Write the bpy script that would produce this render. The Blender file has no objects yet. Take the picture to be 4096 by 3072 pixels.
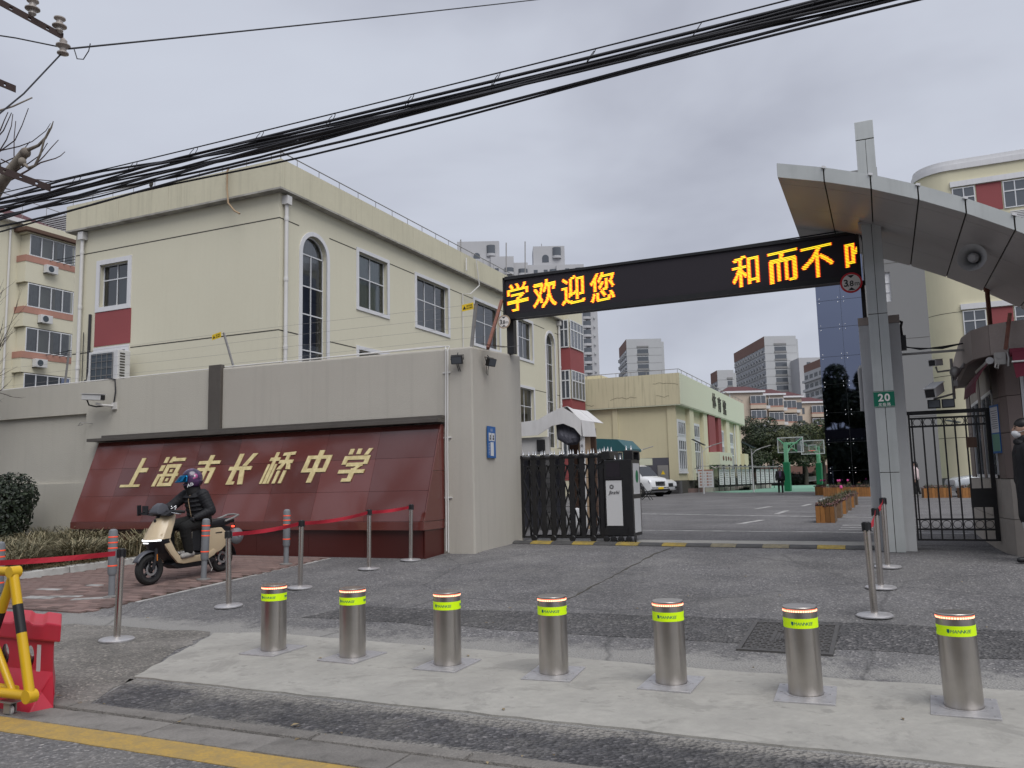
import bpy, bmesh, math, random
from mathutils import Vector, Matrix
from mathutils.bvhtree import BVHTree
random.seed(7)
SC = bpy.context.scene
COL = SC.collection
PI = math.pi
sin, cos = math.sin, math.cos
R = math.radians

# ------------------------------------------------------------------ camera
cam = bpy.data.cameras.new('camera'); cam.sensor_width = 36.0; cam.sensor_fit = 'HORIZONTAL'
cam.lens = 36.0*3293/4096; cam.clip_start = 0.05; cam.clip_end = 6000
camo = bpy.data.objects.new('camera', cam); COL.objects.link(camo)
camo.matrix_world = Matrix(((0.911, 0.069, 0.406, 0.0), (0.411, -0.097, -0.906, 0.0), (-0.023, 0.993, -0.117, 1.45), (0, 0, 0, 1)))
_q = camo.matrix_world.to_quaternion(); _q.normalize()
camo.matrix_world = Matrix.Translation((0, 0, 1.45)) @ _q.to_matrix().to_4x4()
SC.camera = camo

# ------------------------------------------------------------------ world: overcast sky
SUN_EL, SUN_AZ = R(55), R(134)
w = bpy.data.worlds.new('World'); SC.world = w; w.use_nodes = True
nt = w.node_tree; nt.nodes.clear()
def N(t, typ, **kw):
    n = t.nodes.new(typ)
    for k, v in kw.items():
        if hasattr(n, k): setattr(n, k, v)
    return n
def ramp(t, fac, stops):
    n = t.nodes.new('ShaderNodeValToRGB'); e = n.color_ramp.elements
    while len(e) < len(stops): e.new(0.5)
    for i, (p, c) in enumerate(stops):
        e[i].position = p; e[i].color = (*c, 1) if len(c) == 3 else c
    t.links.new(fac, n.inputs[0]); return n.outputs[0]
out = N(nt, 'ShaderNodeOutputWorld')
sky = N(nt, 'ShaderNodeTexSky'); sky.sky_type = 'NISHITA'; sky.sun_disc = False
sky.sun_elevation = SUN_EL; sky.sun_rotation = SUN_AZ; sky.dust_density = 3.0
b1 = N(nt, 'ShaderNodeBackground'); b1.inputs[1].default_value = 0.08
nt.links.new(sky.outputs[0], b1.inputs[0])
tc = N(nt, 'ShaderNodeTexCoord')
mp = N(nt, 'ShaderNodeMapping'); mp.inputs['Scale'].default_value = (1.0, 1.0, 2.2); mp.inputs['Location'].default_value = (0.55, 0.2, 0.35)
nt.links.new(tc.outputs['Generated'], mp.inputs[0])
n1 = N(nt, 'ShaderNodeTexNoise'); n1.inputs['Scale'].default_value = 1.75; n1.inputs['Detail'].default_value = 5; n1.inputs['Roughness'].default_value = 0.48
n1.inputs['Distortion'].default_value = 0.25
nt.links.new(mp.outputs[0], n1.inputs[0])
cl = ramp(nt, n1.outputs[0], [(0.34, (0.415, 0.44, 0.498)), (0.47, (0.38, 0.40, 0.457)), (0.56, (0.33, 0.346, 0.40)), (0.68, (0.26, 0.272, 0.322))])
b2 = N(nt, 'ShaderNodeBackground'); b2.inputs[1].default_value = 0.93
nt.links.new(cl, b2.inputs[0])
mx = N(nt, 'ShaderNodeMixShader'); mx.inputs[0].default_value = 0.94
nt.links.new(b1.outputs[0], mx.inputs[1]); nt.links.new(b2.outputs[0], mx.inputs[2]); nt.links.new(mx.outputs[0], out.inputs[0])
# sun behind thick cloud
sl = bpy.data.lights.new('sun', 'SUN'); sl.energy = 1.5; sl.angle = R(48); sl.color = (1.0, 0.985, 0.96)
so = bpy.data.objects.new('sun', sl); COL.objects.link(so)
sd = Vector((sin(SUN_AZ)*cos(SUN_EL), cos(SUN_AZ)*cos(SUN_EL), sin(SUN_EL)))
so.rotation_euler = sd.to_track_quat('Z', 'Y').to_euler(); so.location = (0, -20, 40)
vs = SC.view_settings; vs.view_transform = 'Standard'; vs.look = 'None'; vs.gamma = 1; vs.use_curve_mapping = False
SC.display_settings.display_device = 'sRGB'; vs.exposure = 0.72
SC.render.engine = 'CYCLES'
SC.cycles.max_bounces = 6; SC.cycles.diffuse_bounces = 3; SC.cycles.glossy_bounces = 3; SC.cycles.transparent_max_bounces = 12
SC.cycles.caustics_reflective = False; SC.cycles.caustics_refractive = False

# ------------------------------------------------------------------ materials
def mat(name, col, rough=0.7, metal=0.0, var=0.0, vscale=3.0, dark=None, bump=0.0, bscale=40.0, emit=None, estr=1.0, spec=0.5,
        rand=0.0, streak=0.0, coat=0.0, stain=0.0, fine=0.0, fscale=200.0):
    """Procedural surface: broad mottling (var), fine grain (fine), vertical dirt streaks, per-piece tone (rand), bump."""
    m = bpy.data.materials.new(name); m.use_nodes = True; t = m.node_tree; L = t.links.new
    p = t.nodes['Principled BSDF']
    p.inputs['Roughness'].default_value = rough; p.inputs['Metallic'].default_value = metal
    p.inputs['Specular IOR Level'].default_value = spec
    if coat: p.inputs['Coat Weight'].default_value = coat; p.inputs['Coat Roughness'].default_value = 0.05
    c3 = tuple(col)
    tcn = N(t, 'ShaderNodeTexCoord'); src = tcn.outputs['Object']
    cur = None
    rgb = N(t, 'ShaderNodeRGB'); rgb.outputs[0].default_value = (*c3, 1); cur = rgb.outputs[0]
    def mixin(fac, colb, mode='MIX', amt=None):
        nonlocal cur
        mxn = N(t, 'ShaderNodeMix'); mxn.data_type = 'RGBA'; mxn.blend_type = mode
        if fac is None: mxn.inputs[0].default_value = amt
        else: L(fac, mxn.inputs[0])
        L(cur, mxn.inputs[6])
        if isinstance(colb, tuple): mxn.inputs[7].default_value = (*colb, 1)
        else: L(colb, mxn.inputs[7])
        cur = mxn.outputs[2]
    def noise(scale, detail=4, rough_=0.6, vec=None, dist=0.0):
        n = N(t, 'ShaderNodeTexNoise'); n.inputs['Scale'].default_value = scale; n.inputs['Detail'].default_value = detail
        n.inputs['Roughness'].default_value = rough_; n.inputs['Distortion'].default_value = dist
        L(vec if vec is not None else src, n.inputs[0]); return n.outputs[0]
    dk = dark or tuple(x*0.55 for x in c3)
    if var:
        f = ramp(t, noise(vscale, 6, 0.62), [(0.38, (0, 0, 0)), (0.68, (var, var, var))]); mixin(f, dk)
    if stain:
        f = ramp(t, noise(2.1, 9, 0.7, dist=0.6), [(0.53, (0, 0, 0)), (0.60, (stain,)*3)]); mixin(f, tuple(x*0.72 for x in dk))
        f = ramp(t, noise(5.5, 6, 0.65), [(0.60, (0, 0, 0)), (0.66, (stain,)*3)]); mixin(f, tuple(x*0.62 for x in dk))
    if streak:
        mpn = N(t, 'ShaderNodeMapping'); mpn.inputs['Scale'].default_value = (5.0, 5.0, 0.25); L(src, mpn.inputs[0])
        f = ramp(t, noise(1.4, 5, 0.6, mpn.outputs[0]), [(0.5, (0, 0, 0)), (0.78, (streak,)*3)]); mixin(f, tuple(x*0.5 for x in dk))
    if fine:
        f = ramp(t, noise(fscale, 2, 0.5), [(0.3, (0, 0, 0)), (0.75, (fine,)*3)]); mixin(f, dk)
    if rand:
        oi = N(t, 'ShaderNodeObjectInfo')
        f = ramp(t, oi.outputs['Random'], [(0.0, (1-rand,)*3), (1.0, (1+rand*0.4,)*3)]); mixin(None, f, 'MULTIPLY', 1.0)
    L(cur, p.inputs['Base Color'])
    if bump:
        b = N(t, 'ShaderNodeBump'); b.inputs['Strength'].default_value = bump; b.inputs['Distance'].default_value = 0.02
        L(noise(bscale, 3, 0.6), b.inputs['Height']); L(b.outputs[0], p.inputs['Normal'])
    if emit:
        p.inputs['Emission Color'].default_value = (*emit, 1); p.inputs['Emission Strength'].default_value = estr
    return m

M = {}
M['cream'] = mat('cream_render', (0.63, 0.60, 0.475), 0.85, var=0.18, vscale=0.35, dark=(0.54, 0.50, 0.38), streak=0.05, fine=0.12, fscale=8)
M['cream_dirty'] = mat('cream_render_weathered', (0.585, 0.55, 0.415), 0.85, var=0.45, vscale=0.5, dark=(0.47, 0.44, 0.33), streak=0.28, fine=0.15, fscale=8)
M['lemon'] = mat('lemon_render', (0.66, 0.62, 0.45), 0.85, var=0.15, vscale=0.4, streak=0.05)
M['greenish'] = mat('pale_green_yellow_render', (0.61, 0.625, 0.49), 0.85, var=0.15, vscale=0.3, dark=(0.52, 0.53, 0.42), streak=0.05)
M['gymwall'] = mat('gym_yellow_render', (0.60, 0.545, 0.37), 0.85, var=0.15, vscale=0.3, streak=0.06)
M['gymfascia'] = mat('gym_fascia_render', (0.58, 0.525, 0.365), 0.85, var=0.3, vscale=0.5, dark=(0.46, 0.41, 0.28), streak=0.6)
M['soffit'] = mat('grey_soffit', (0.40, 0.385, 0.35), 0.9, var=0.8, vscale=1.5, dark=(0.16, 0.15, 0.135))
M['groove'] = mat('dark_groove', (0.06, 0.055, 0.045), 0.9)
M['white'] = mat('white_trim_paint', (0.66, 0.66, 0.68), 0.6, var=0.25, vscale=1.2, dark=(0.5, 0.5, 0.5), streak=0.15)
M['alu'] = mat('white_window_frame', (0.62, 0.63, 0.65), 0.45)
M['pvc'] = mat('white_plastic_pipe', (0.62, 0.61, 0.60), 0.5, var=0.3, vscale=1.0, dark=(0.45, 0.43, 0.40))
M['redpanel'] = mat('dark_red_render', (0.27, 0.062, 0.066), 0.75, var=0.25, vscale=0.8, dark=(0.2, 0.05, 0.05))
M['stucco'] = mat('grey_stucco', (0.53, 0.50, 0.445), 0.95, var=0.35, vscale=0.8, dark=(0.43, 0.405, 0.36), bump=0.45, bscale=150, fine=0.42, fscale=70, streak=0.2)
M['stucco_smooth'] = mat('grey_wall_paint', (0.53, 0.505, 0.445), 0.9, var=0.3, vscale=0.7, dark=(0.44, 0.42, 0.375), bump=0.25, bscale=40, fine=0.15, fscale=30, streak=0.12)
M['granite'] = mat('polished_red_granite', (0.122, 0.030, 0.025), 0.12, var=0.5, vscale=0.9, dark=(0.145, 0.045, 0.039), spec=0.8, fine=0.25, fscale=90, rand=0.35, coat=0.3)
M['granite_dark'] = mat('dark_red_granite', (0.075, 0.014, 0.011), 0.3, var=0.4, vscale=1.2, dark=(0.06, 0.012, 0.01), rand=0.35, fine=0.25, fscale=90)
M['gold'] = mat('worn_gold_letter_paint', (0.72, 0.62, 0.34), 0.5, var=0.55, vscale=9, dark=(0.36, 0.27, 0.10), fine=0.3, fscale=25)
M['steelcap'] = mat('dull_metal_capping', (0.14, 0.125, 0.11), 0.45, metal=0.5, var=0.4, vscale=3)
M['dark'] = mat('black_painted_metal', (0.012, 0.012, 0.014), 0.38, var=0.3, vscale=6, dark=(0.03, 0.028, 0.026))
M['black'] = mat('black_plastic', (0.012, 0.012, 0.014), 0.5)
M['rubber'] = mat('black_rubber', (0.02, 0.02, 0.02), 0.85, bump=0.3, bscale=60)
M['cable'] = mat('black_cable_sheath', (0.022, 0.022, 0.027), 0.6)
M['ss'] = mat('brushed_stainless', (0.55, 0.52, 0.485), 0.30, metal=1.0, var=0.4, vscale=5, dark=(0.38, 0.355, 0.33), streak=0.35)
M['ss_post'] = mat('polished_stainless', (0.62, 0.58, 0.54), 0.22, metal=1.0)
M['ss_plate'] = mat('stainless_floor_plate', (0.58, 0.57, 0.58), 0.5, metal=0.75, var=0.4, vscale=14, dark=(0.34, 0.33, 0.33), fine=0.25, fscale=60)
M['hivis'] = mat('fluorescent_yellow_tape_glow', (0.58, 0.85, 0.0), 0.5, emit=(0.55, 0.85, 0.0), estr=0.10)  # weak emission added so the tape looks bright; it is no lamp
M['teal'] = mat('teal_print', (0.0, 0.12, 0.14), 0.6)
M['led_red'] = mat('red_light_ring', (0.5, 0.05, 0.02), 0.4, emit=(1.0, 0.16, 0.08), estr=1.0)
M['led_warm'] = mat('lit_amber_diode', (1.0, 0.7, 0.4), 0.4, emit=(1.0, 0.42, 0.26), estr=1.5)
M['led_char'] = mat('lit_yellow_diodes', (0.9, 0.6, 0.05), 0.5, emit=(1.0, 0.74, 0.02), estr=0.82)
M['led_rim'] = mat('lit_red_diodes', (0.8, 0.1, 0.02), 0.5, emit=(1.0, 0.06, 0.02), estr=0.6)
M['led_face'] = mat('black_diode_board', (0.012, 0.008, 0.014), 0.6)
M['belt'] = mat('red_webbing', (0.42, 0.012, 0.03), 0.75, var=0.3, vscale=12, dark=(0.3, 0.01, 0.02))
M['orange'] = mat('orange_reflective_tape_glow', (0.85, 0.075, 0.02), 0.5, emit=(0.9, 0.09, 0.03), estr=0.18)  # a little self-glow put in; neither tape nor hoop rim is a lamp
M['greypost'] = mat('grey_rubber_post', (0.19, 0.20, 0.215), 0.6, var=0.35, vscale=8, dark=(0.14, 0.14, 0.15))
M['redplastic'] = mat('red_moulded_plastic', (0.52, 0.022, 0.05), 0.42, var=0.35, vscale=5, dark=(0.42, 0.03, 0.05))
M['yellowpaint'] = mat('glossy_yellow_paint', (0.66, 0.40, 0.012), 0.35, var=0.25, vscale=5, dark=(0.5, 0.3, 0.02))
M['yellowsign'] = mat('yellow_warning_plate', (0.80, 0.55, 0.02), 0.5)
M['brick'] = mat('red_paving_brick', (0.225, 0.145, 0.128), 0.9, rand=0.45, var=0.5, vscale=7, dark=(0.16, 0.125, 0.115), fine=0.3, fscale=60)
M['kerb'] = mat('pale_kerbstone', (0.60, 0.60, 0.58), 0.85, var=0.4, vscale=4, rand=0.1, fine=0.2, fscale=60)
M['kerbgrey'] = mat('rough_grey_kerb', (0.225, 0.21, 0.195), 0.95, var=0.6, vscale=6, rand=0.15, fine=0.5, fscale=70, bump=0.8, bscale=50)
M['slab'] = mat('concrete_gutter_slab', (0.235, 0.22, 0.205), 0.95, var=0.5, vscale=5, rand=0.25, fine=0.5, fscale=60, stain=0.4, bump=0.6, bscale=60)
M['whitepaint'] = mat('worn_white_marking', (0.45, 0.44, 0.43), 0.8, var=0.9, vscale=3.5, dark=(0.13, 0.125, 0.12))
M['courtgreen'] = mat('green_court_paint', (0.16, 0.33, 0.24), 0.85, var=0.35, vscale=0.8, dark=(0.2, 0.3, 0.25))
M['alupanel'] = mat('silver_composite_panel', (0.53, 0.55, 0.545), 0.38, metal=0.3, var=0.35, vscale=1.6, dark=(0.33, 0.35, 0.34), streak=0.2)
M['alusoffit'] = mat('grey_soffit_panel', (0.40, 0.38, 0.38), 0.42, metal=0.0, var=0.25, vscale=1.2)
M['concrete_col'] = mat('painted_column', (0.50, 0.505, 0.515), 0.75, var=0.3, vscale=1.5, streak=0.3, dark=(0.30, 0.30, 0.30))
M['beigestone'] = mat('beige_stone_cladding', (0.37, 0.31, 0.28), 0.7, var=0.3, vscale=2, rand=0.15, fine=0.2, fscale=40)
M['brownstone'] = mat('brown_stone_cladding', (0.20, 0.155, 0.14), 0.65, var=0.3, vscale=2, rand=0.15)
M['palestone'] = mat('pale_stone_cladding', (0.40, 0.36, 0.32), 0.75, var=0.35, vscale=2, rand=0.12, streak=0.2)
M['awning'] = mat('maroon_awning_cloth', (0.13, 0.010, 0.028), 0.85, var=0.3, vscale=6)
M['greenplate'] = mat('green_enamel_plate', (0.0, 0.13, 0.075), 0.4)
M['bluepanel'] = mat('blue_print_board', (0.012, 0.11, 0.36), 0.5, var=0.3, vscale=6)
M['paper'] = mat('white_print_paper', (0.62, 0.62, 0.63), 0.7)
M['signwhite'] = mat('white_sign_face', (0.72, 0.68, 0.66), 0.5)
M['signred'] = mat('red_sign_rim', (0.55, 0.015, 0.03), 0.5)
M['signfaded'] = mat('faded_brown_sign_rim', (0.40, 0.30, 0.22), 0.6)
M['rust'] = mat('rusty_steel', (0.19, 0.075, 0.05), 0.8, var=0.6, vscale=9, dark=(0.08, 0.035, 0.03))
M['galv'] = mat('galvanised_steel', (0.30, 0.29, 0.28), 0.5, metal=0.5)
M['ivory'] = mat('cream_scooter_paint', (0.56, 0.45, 0.30), 0.3, coat=0.2)
M['scootblack'] = mat('matt_black_plastic', (0.013, 0.013, 0.016), 0.45)
M['scootgrey'] = mat('dark_grey_cowl', (0.07, 0.072, 0.085), 0.4)
M['chrome'] = mat('bright_metal', (0.7, 0.7, 0.7), 0.15, metal=1.0)
M['lampwhite'] = mat('lit_white_lamp', (0.9, 0.9, 0.9), 0.3, emit=(0.95, 0.98, 1.0), estr=1.1)
M['lampred'] = mat('lit_red_lamp', (0.9, 0.05, 0.03), 0.3, emit=(1.0, 0.06, 0.03), estr=2.0)
M['amber'] = mat('amber_reflector', (0.6, 0.2, 0.03), 0.3)
M['jacket'] = mat('black_quilted_cloth', (0.007, 0.007, 0.010), 0.72, bump=0.5, bscale=18)
M['trousers'] = mat('dark_trouser_cloth', (0.006, 0.006, 0.006), 0.9, bump=0.4, bscale=22)
M['gaiter'] = mat('black_face_mask_cloth', (0.012, 0.011, 0.012), 0.85)
M['skin'] = mat('skin', (0.42, 0.26, 0.19), 0.55)
M['hair'] = mat('black_hair', (0.010, 0.009, 0.010), 0.5)
M['maskwhite'] = mat('white_face_mask', (0.68, 0.69, 0.71), 0.8)
M['shoe'] = mat('grey_sneaker', (0.36, 0.35, 0.33), 0.7, var=0.6, vscale=22, dark=(0.16, 0.15, 0.15))
M['helmet'] = mat('dark_patterned_helmet', (0.025, 0.022, 0.05), 0.2, var=0.8, vscale=9, dark=(0.16, 0.06, 0.19), coat=0.5)
M['visor'] = mat('iridium_blue_visor', (0.015, 0.16, 0.33), 0.08, metal=0.9)
M['pink'] = mat('pink_graphic', (0.45, 0.10, 0.26), 0.35)
M['carwhite'] = mat('white_car_paint', (0.66, 0.67, 0.69), 0.25, coat=0.5)
M['carsilver'] = mat('silver_car_paint', (0.42, 0.44, 0.46), 0.25, coat=0.5, metal=0.2)
M['carglass'] = mat('dark_car_glass', (0.012, 0.014, 0.018), 0.05, spec=0.7)
M['hoopgreen'] = mat('pale_green_paint', (0.20, 0.50, 0.30), 0.5)
M['padgreen'] = mat('deep_green_pad', (0.0, 0.17, 0.065), 0.55)
M['planter'] = mat('orange_stained_wood', (0.31, 0.135, 0.035), 0.75, rand=0.4, var=0.5, vscale=9, dark=(0.2, 0.08, 0.02))
M['planter_old'] = mat('grey_weathered_wood', (0.17, 0.105, 0.06), 0.85, rand=0.35, var=0.5, vscale=9)
M['tealroof'] = mat('teal_metal_roof', (0.015, 0.085, 0.095), 0.5, var=0.3, vscale=3)
M['canvas'] = mat('white_tent_fabric', (0.60, 0.59, 0.59), 0.6, var=0.3, vscale=2.5, dark=(0.45, 0.43, 0.41), streak=0.2)
M['tanwall'] = mat('tan_board', (0.36, 0.255, 0.16), 0.8, var=0.4, vscale=3)
M['brownboard'] = mat('dark_brown_board', (0.12, 0.07, 0.05), 0.8, var=0.3, vscale=3)
M['darkgrey'] = mat('dark_grey_wall', (0.085, 0.085, 0.105), 0.8, var=0.2, vscale=1)
M['slate'] = mat('grey_ledge_stone', (0.10, 0.098, 0.10), 0.9, rand=0.5, var=0.5, vscale=4)
M['towergrey'] = mat('tower_grey_cladding', (0.44, 0.45, 0.46), 0.7, var=0.15, vscale=0.1, rand=0.03)
M['towerwhite'] = mat('tower_white_render', (0.43, 0.43, 0.445), 0.75, var=0.15, vscale=0.1)
M['towerbrown'] = mat('tower_brown_cladding', (0.19, 0.105, 0.082), 0.8, var=0.15, vscale=0.1)
M['pinkwall'] = mat('pale_pink_render', (0.52, 0.435, 0.35), 0.85, var=0.2, vscale=0.3, streak=0.15)
M['salmon'] = mat('salmon_band_paint', (0.42, 0.22, 0.17), 0.85, var=0.3, vscale=1)
M['roofred'] = mat('dark_red_tiles', (0.085, 0.024, 0.026), 0.8, var=0.3, vscale=1.5)
M['slabgrey'] = mat('grey_slab_wall', (0.225, 0.225, 0.225), 0.8, var=0.12, vscale=0.2)
M['farglass'] = mat('dark_window_glass', (0.075, 0.085, 0.10), 0.08, spec=0.9)
M['blueglass'] = mat('dark_blue_curtain_glass', (0.185, 0.21, 0.285), 0.02, metal=1.0)
M['interior'] = mat('dim_room', (0.26, 0.27, 0.285), 0.9, var=0.6, vscale=1.2)
M['curtain'] = mat('pale_green_curtain', (0.42, 0.50, 0.47), 0.9, var=0.3, vscale=3)
M['curtainw'] = mat('grey_white_curtain', (0.48, 0.46, 0.45), 0.9, var=0.4, vscale=3)
M['acwhite'] = mat('white_appliance_casing', (0.58, 0.58, 0.58), 0.5, var=0.2, vscale=2)
M['acgrill'] = mat('dark_coil_fins', (0.045, 0.06, 0.075), 0.5)
M['bark'] = mat('pale_mottled_bark', (0.25, 0.22, 0.18), 0.9, var=0.7, vscale=7, dark=(0.11, 0.09, 0.08))
M['twig'] = mat('dark_red_brown_twig', (0.055, 0.035, 0.032), 0.9)
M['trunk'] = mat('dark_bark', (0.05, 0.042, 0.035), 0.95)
M['wood_pole'] = mat('concrete_pole', (0.30, 0.29, 0.27), 0.9, var=0.3, vscale=3)
M['ceramic'] = mat('brown_white_porcelain', (0.38, 0.34, 0.31), 0.25)
M['soil'] = mat('planter_soil', (0.06, 0.045, 0.03), 1.0, var=0.5, vscale=8)
M['rock'] = mat('tan_rock', (0.28, 0.22, 0.16), 0.95, var=0.5, vscale=2)
M['iron'] = mat('cast_iron', (0.075, 0.072, 0.072), 0.6, metal=0.3, var=0.5, vscale=10, dark=(0.12, 0.115, 0.11), fine=0.4, fscale=50)

def leafmat(name, a, b, c):
    m = bpy.data.materials.new(name); m.use_nodes = True; t = m.node_tree; p = t.nodes['Principled BSDF']
    g = N(t, 'ShaderNodeNewGeometry')
    cc = ramp(t, g.outputs['Random Per Island'], [(0.0, a), (0.5, b), (1.0, c)])
    t.links.new(cc, p.inputs['Base Color']); p.inputs['Roughness'].default_value = 0.55
    return m
M['leaf'] = leafmat('dark_green_leaves', (0.012, 0.022, 0.009), (0.024, 0.038, 0.014), (0.055, 0.068, 0.025))
M['leaf2'] = leafmat('olive_green_leaves', (0.022, 0.03, 0.012), (0.05, 0.066, 0.022), (0.11, 0.115, 0.04))
M['bushleaf'] = leafmat('very_dark_shrub_leaves', (0.006, 0.012, 0.007), (0.014, 0.026, 0.012), (0.035, 0.05, 0.025))
M['grass'] = leafmat('dry_green_blades', (0.085, 0.082, 0.045), (0.185, 0.168, 0.095), (0.34, 0.285, 0.18))
M['straw'] = leafmat('dry_straw_blades', (0.13, 0.095, 0.05), (0.22, 0.165, 0.09), (0.33, 0.26, 0.15))
M['heuchera'] = leafmat('purple_brown_leaves', (0.04, 0.012, 0.018), (0.10, 0.035, 0.035), (0.17, 0.09, 0.06))
M['tulip'] = mat('pink_petal', (0.65, 0.07, 0.28), 0.5)

# window glass: a clear sheet that reflects the sky
gm = bpy.data.materials.new('window_glass'); gm.use_nodes = True; t = gm.node_tree; t.nodes.clear()
o_ = N(t, 'ShaderNodeOutputMaterial'); tr = N(t, 'ShaderNodeBsdfTransparent'); tr.inputs[0].default_value = (0.78, 0.83, 0.85, 1)
gl = N(t, 'ShaderNodeBsdfGlossy'); gl.inputs['Roughness'].default_value = 0.02; gl.inputs[0].default_value = (0.9, 0.92, 0.95, 1)
fr = N(t, 'ShaderNodeFresnel'); fr.inputs[0].default_value = 1.95
ms = N(t, 'ShaderNodeMixShader'); t.links.new(fr.outputs[0], ms.inputs[0]); t.links.new(tr.outputs[0], ms.inputs[1]); t.links.new(gl.outputs[0], ms.inputs[2]); t.links.new(ms.outputs[0], o_.inputs[0])
M['glass'] = gm
gm2 = gm.copy(); gm2.name = 'clear_acrylic_board'; gm2.node_tree.nodes['Transparent BSDF'].inputs[0].default_value = (0.86, 0.9, 0.88, 1); M['acrylic'] = gm2

# asphalt and concrete with wear
def asphalt(name, base, dust, dustamt, crackamt=0.0, coarse=0.0, patch=0.35, bands=()):
    m = bpy.data.materials.new(name); m.use_nodes = True; t = m.node_tree; L = t.links.new; p = t.nodes['Principled BSDF']
    tcn = N(t, 'ShaderNodeTexCoord'); src = tcn.outputs['Object']
    def noise(s, d=4, r=0.6, di=0.0):
        n = N(t, 'ShaderNodeTexNoise'); n.inputs['Scale'].default_value = s; n.inputs['Detail'].default_value = d
        n.inputs['Roughness'].default_value = r; n.inputs['Distortion'].default_value = di; L(src, n.inputs[0]); return n.outputs[0]
    cur = ramp(t, noise(0.5, 6, 0.65), [(0.3, tuple(x*(1-patch) for x in base)), (0.7, tuple(x*(1+patch) for x in base))])
    def mixin(f, c, mode='MIX', amt=1.0):
        nonlocal cur
        x = N(t, 'ShaderNodeMix'); x.data_type = 'RGBA'; x.blend_type = mode
        if f is None: x.inputs[0].default_value = amt
        else: L(f, x.inputs[0])
        L(cur, x.inputs[6])
        if isinstance(c, tuple): x.inputs[7].default_value = (*c, 1)
        else: L(c, x.inputs[7])
        cur = x.outputs[2]
    # stone chips
    v = N(t, 'ShaderNodeTexVoronoi'); v.inputs['Scale'].default_value = 34 if coarse else 55; L(src, v.inputs[0])
    sp = ramp(t, v.outputs['Color'], [(0.0, (0.42, 0.42, 0.43)), (0.7, (1.0, 1.0, 1.0)), (1.0, (2.6, 2.5, 2.4))]); mixin(None, sp, 'MULTIPLY', 0.9)
    f = ramp(t, noise(38, 3, 0.7), [(0.42, (0, 0, 0)), (0.62, (0.55, 0.55, 0.55))]); mixin(f, tuple(x*0.42 for x in base))
    fd = ramp(t, noise(1.1, 8, 0.72), [(0.46, (0, 0, 0)), (0.72, (dustamt,)*3)]); mixin(fd, dust)
    if bands:      # cement dust trodden out beside the poured strip (worn zones along the road)
        sx = N(t, 'ShaderNodeSeparateXYZ'); L(src, sx.inputs[0]); nz = noise(1.3, 8, 0.7)
        def math_(op, a, b_=None, c_=None):
            q = N(t, 'ShaderNodeMath'); q.operation = op
            for i_, z_ in enumerate((a, b_, c_)):
                if z_ is None: continue
                if isinstance(z_, (int, float)): q.inputs[i_].default_value = z_
                else: L(z_, q.inputs[i_])
            return q.outputs[0]
        for yc, hw, amt in bands:
            d_ = math_('ABSOLUTE', math_('SUBTRACT', sx.outputs[1], yc)); e_ = math_('SUBTRACT', 1.0, math_('DIVIDE', d_, hw))
            e_ = math_('ADD', e_, math_('MULTIPLY', math_('SUBTRACT', nz, 0.5), 2.6))
            n2 = noise(14, 6, 0.75); e_ = math_('ADD', e_, math_('MULTIPLY', math_('SUBTRACT', n2, 0.5), 1.6))
            f = ramp(t, e_, [(0.25, (0, 0, 0)), (0.75, (amt,)*3)]); mixin(f, dust)
    if crackamt:
        v2 = N(t, 'ShaderNodeTexVoronoi'); v2.feature = 'DISTANCE_TO_EDGE'; v2.inputs['Scale'].default_value = 0.33
        mpn = N(t, 'ShaderNodeMix'); mpn.data_type = 'VECTOR'; mpn.inputs[0].default_value = 0.12
        nn = N(t, 'ShaderNodeTexNoise'); nn.inputs['Scale'].default_value = 2.5; nn.inputs['Detail'].default_value = 6; L(src, nn.inputs[0])
        L(src, mpn.inputs[4]); L(nn.outputs['Color'], mpn.inputs[5]); L(mpn.outputs[1], v2.inputs[0])
        fc = ramp(t, v2.outputs['Distance'], [(0.0, (crackamt,)*3), (0.007, (0, 0, 0))]); mixin(fc, tuple(x*0.3 for x in base))
    L(cur, p.inputs['Base Color']); p.inputs['Roughness'].default_value = 0.9
    b = N(t, 'ShaderNodeBump'); b.inputs['Strength'].default_value = 1.0 if coarse else 0.7; b.inputs['Distance'].default_value = 0.04 if coarse else 0.02
    L(v.outputs['Distance'], b.inputs['Height']); L(b.outputs[0], p.inputs['Normal'])
    return m
M['asphalt'] = asphalt('worn_asphalt', (0.165, 0.161, 0.165), (0.27, 0.262, 0.25), 0.45, 0.5, bands=((6.6, .55, .95), (4.6, .5, .9)))
M['asphalt_road'] = asphalt('road_asphalt', (0.15, 0.146, 0.148), (0.24, 0.225, 0.205), 0.6, 0.4)
M['asphalt_coarse'] = asphalt('coarse_patched_asphalt', (0.122, 0.119, 0.122), (0.22, 0.212, 0.20), 0.3, 0.0, coarse=1)
M['asphalt_dark'] = asphalt('dark_apron_asphalt', (0.102, 0.10, 0.107), (0.27, 0.255, 0.235), 0.7, 0.0, coarse=1, bands=((4.78, .30, .95), (4.08, .14, .8)))
M['asphalt_yard'] = asphalt('yard_asphalt', (0.158, 0.153, 0.157), (0.19, 0.185, 0.18), 0.4, 0.3)
M['dustyedge'] = asphalt('cement_dusted_asphalt', (0.20, 0.188, 0.172), (0.30, 0.28, 0.26), 0.8, 0.0, patch=0.5)
M['cement'] = mat('trowelled_cement', (0.365, 0.352, 0.322), 0.9, var=0.8, vscale=1.9, dark=(0.27, 0.26, 0.24), fine=0.45, fscale=16, bump=0.5, bscale=10, stain=0.5)
M['yellowline'] = mat('worn_yellow_line', (0.46, 0.29, 0.06), 0.85, var=0.6, vscale=9, dark=(0.22, 0.17, 0.09), fine=0.6, fscale=70)

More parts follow.
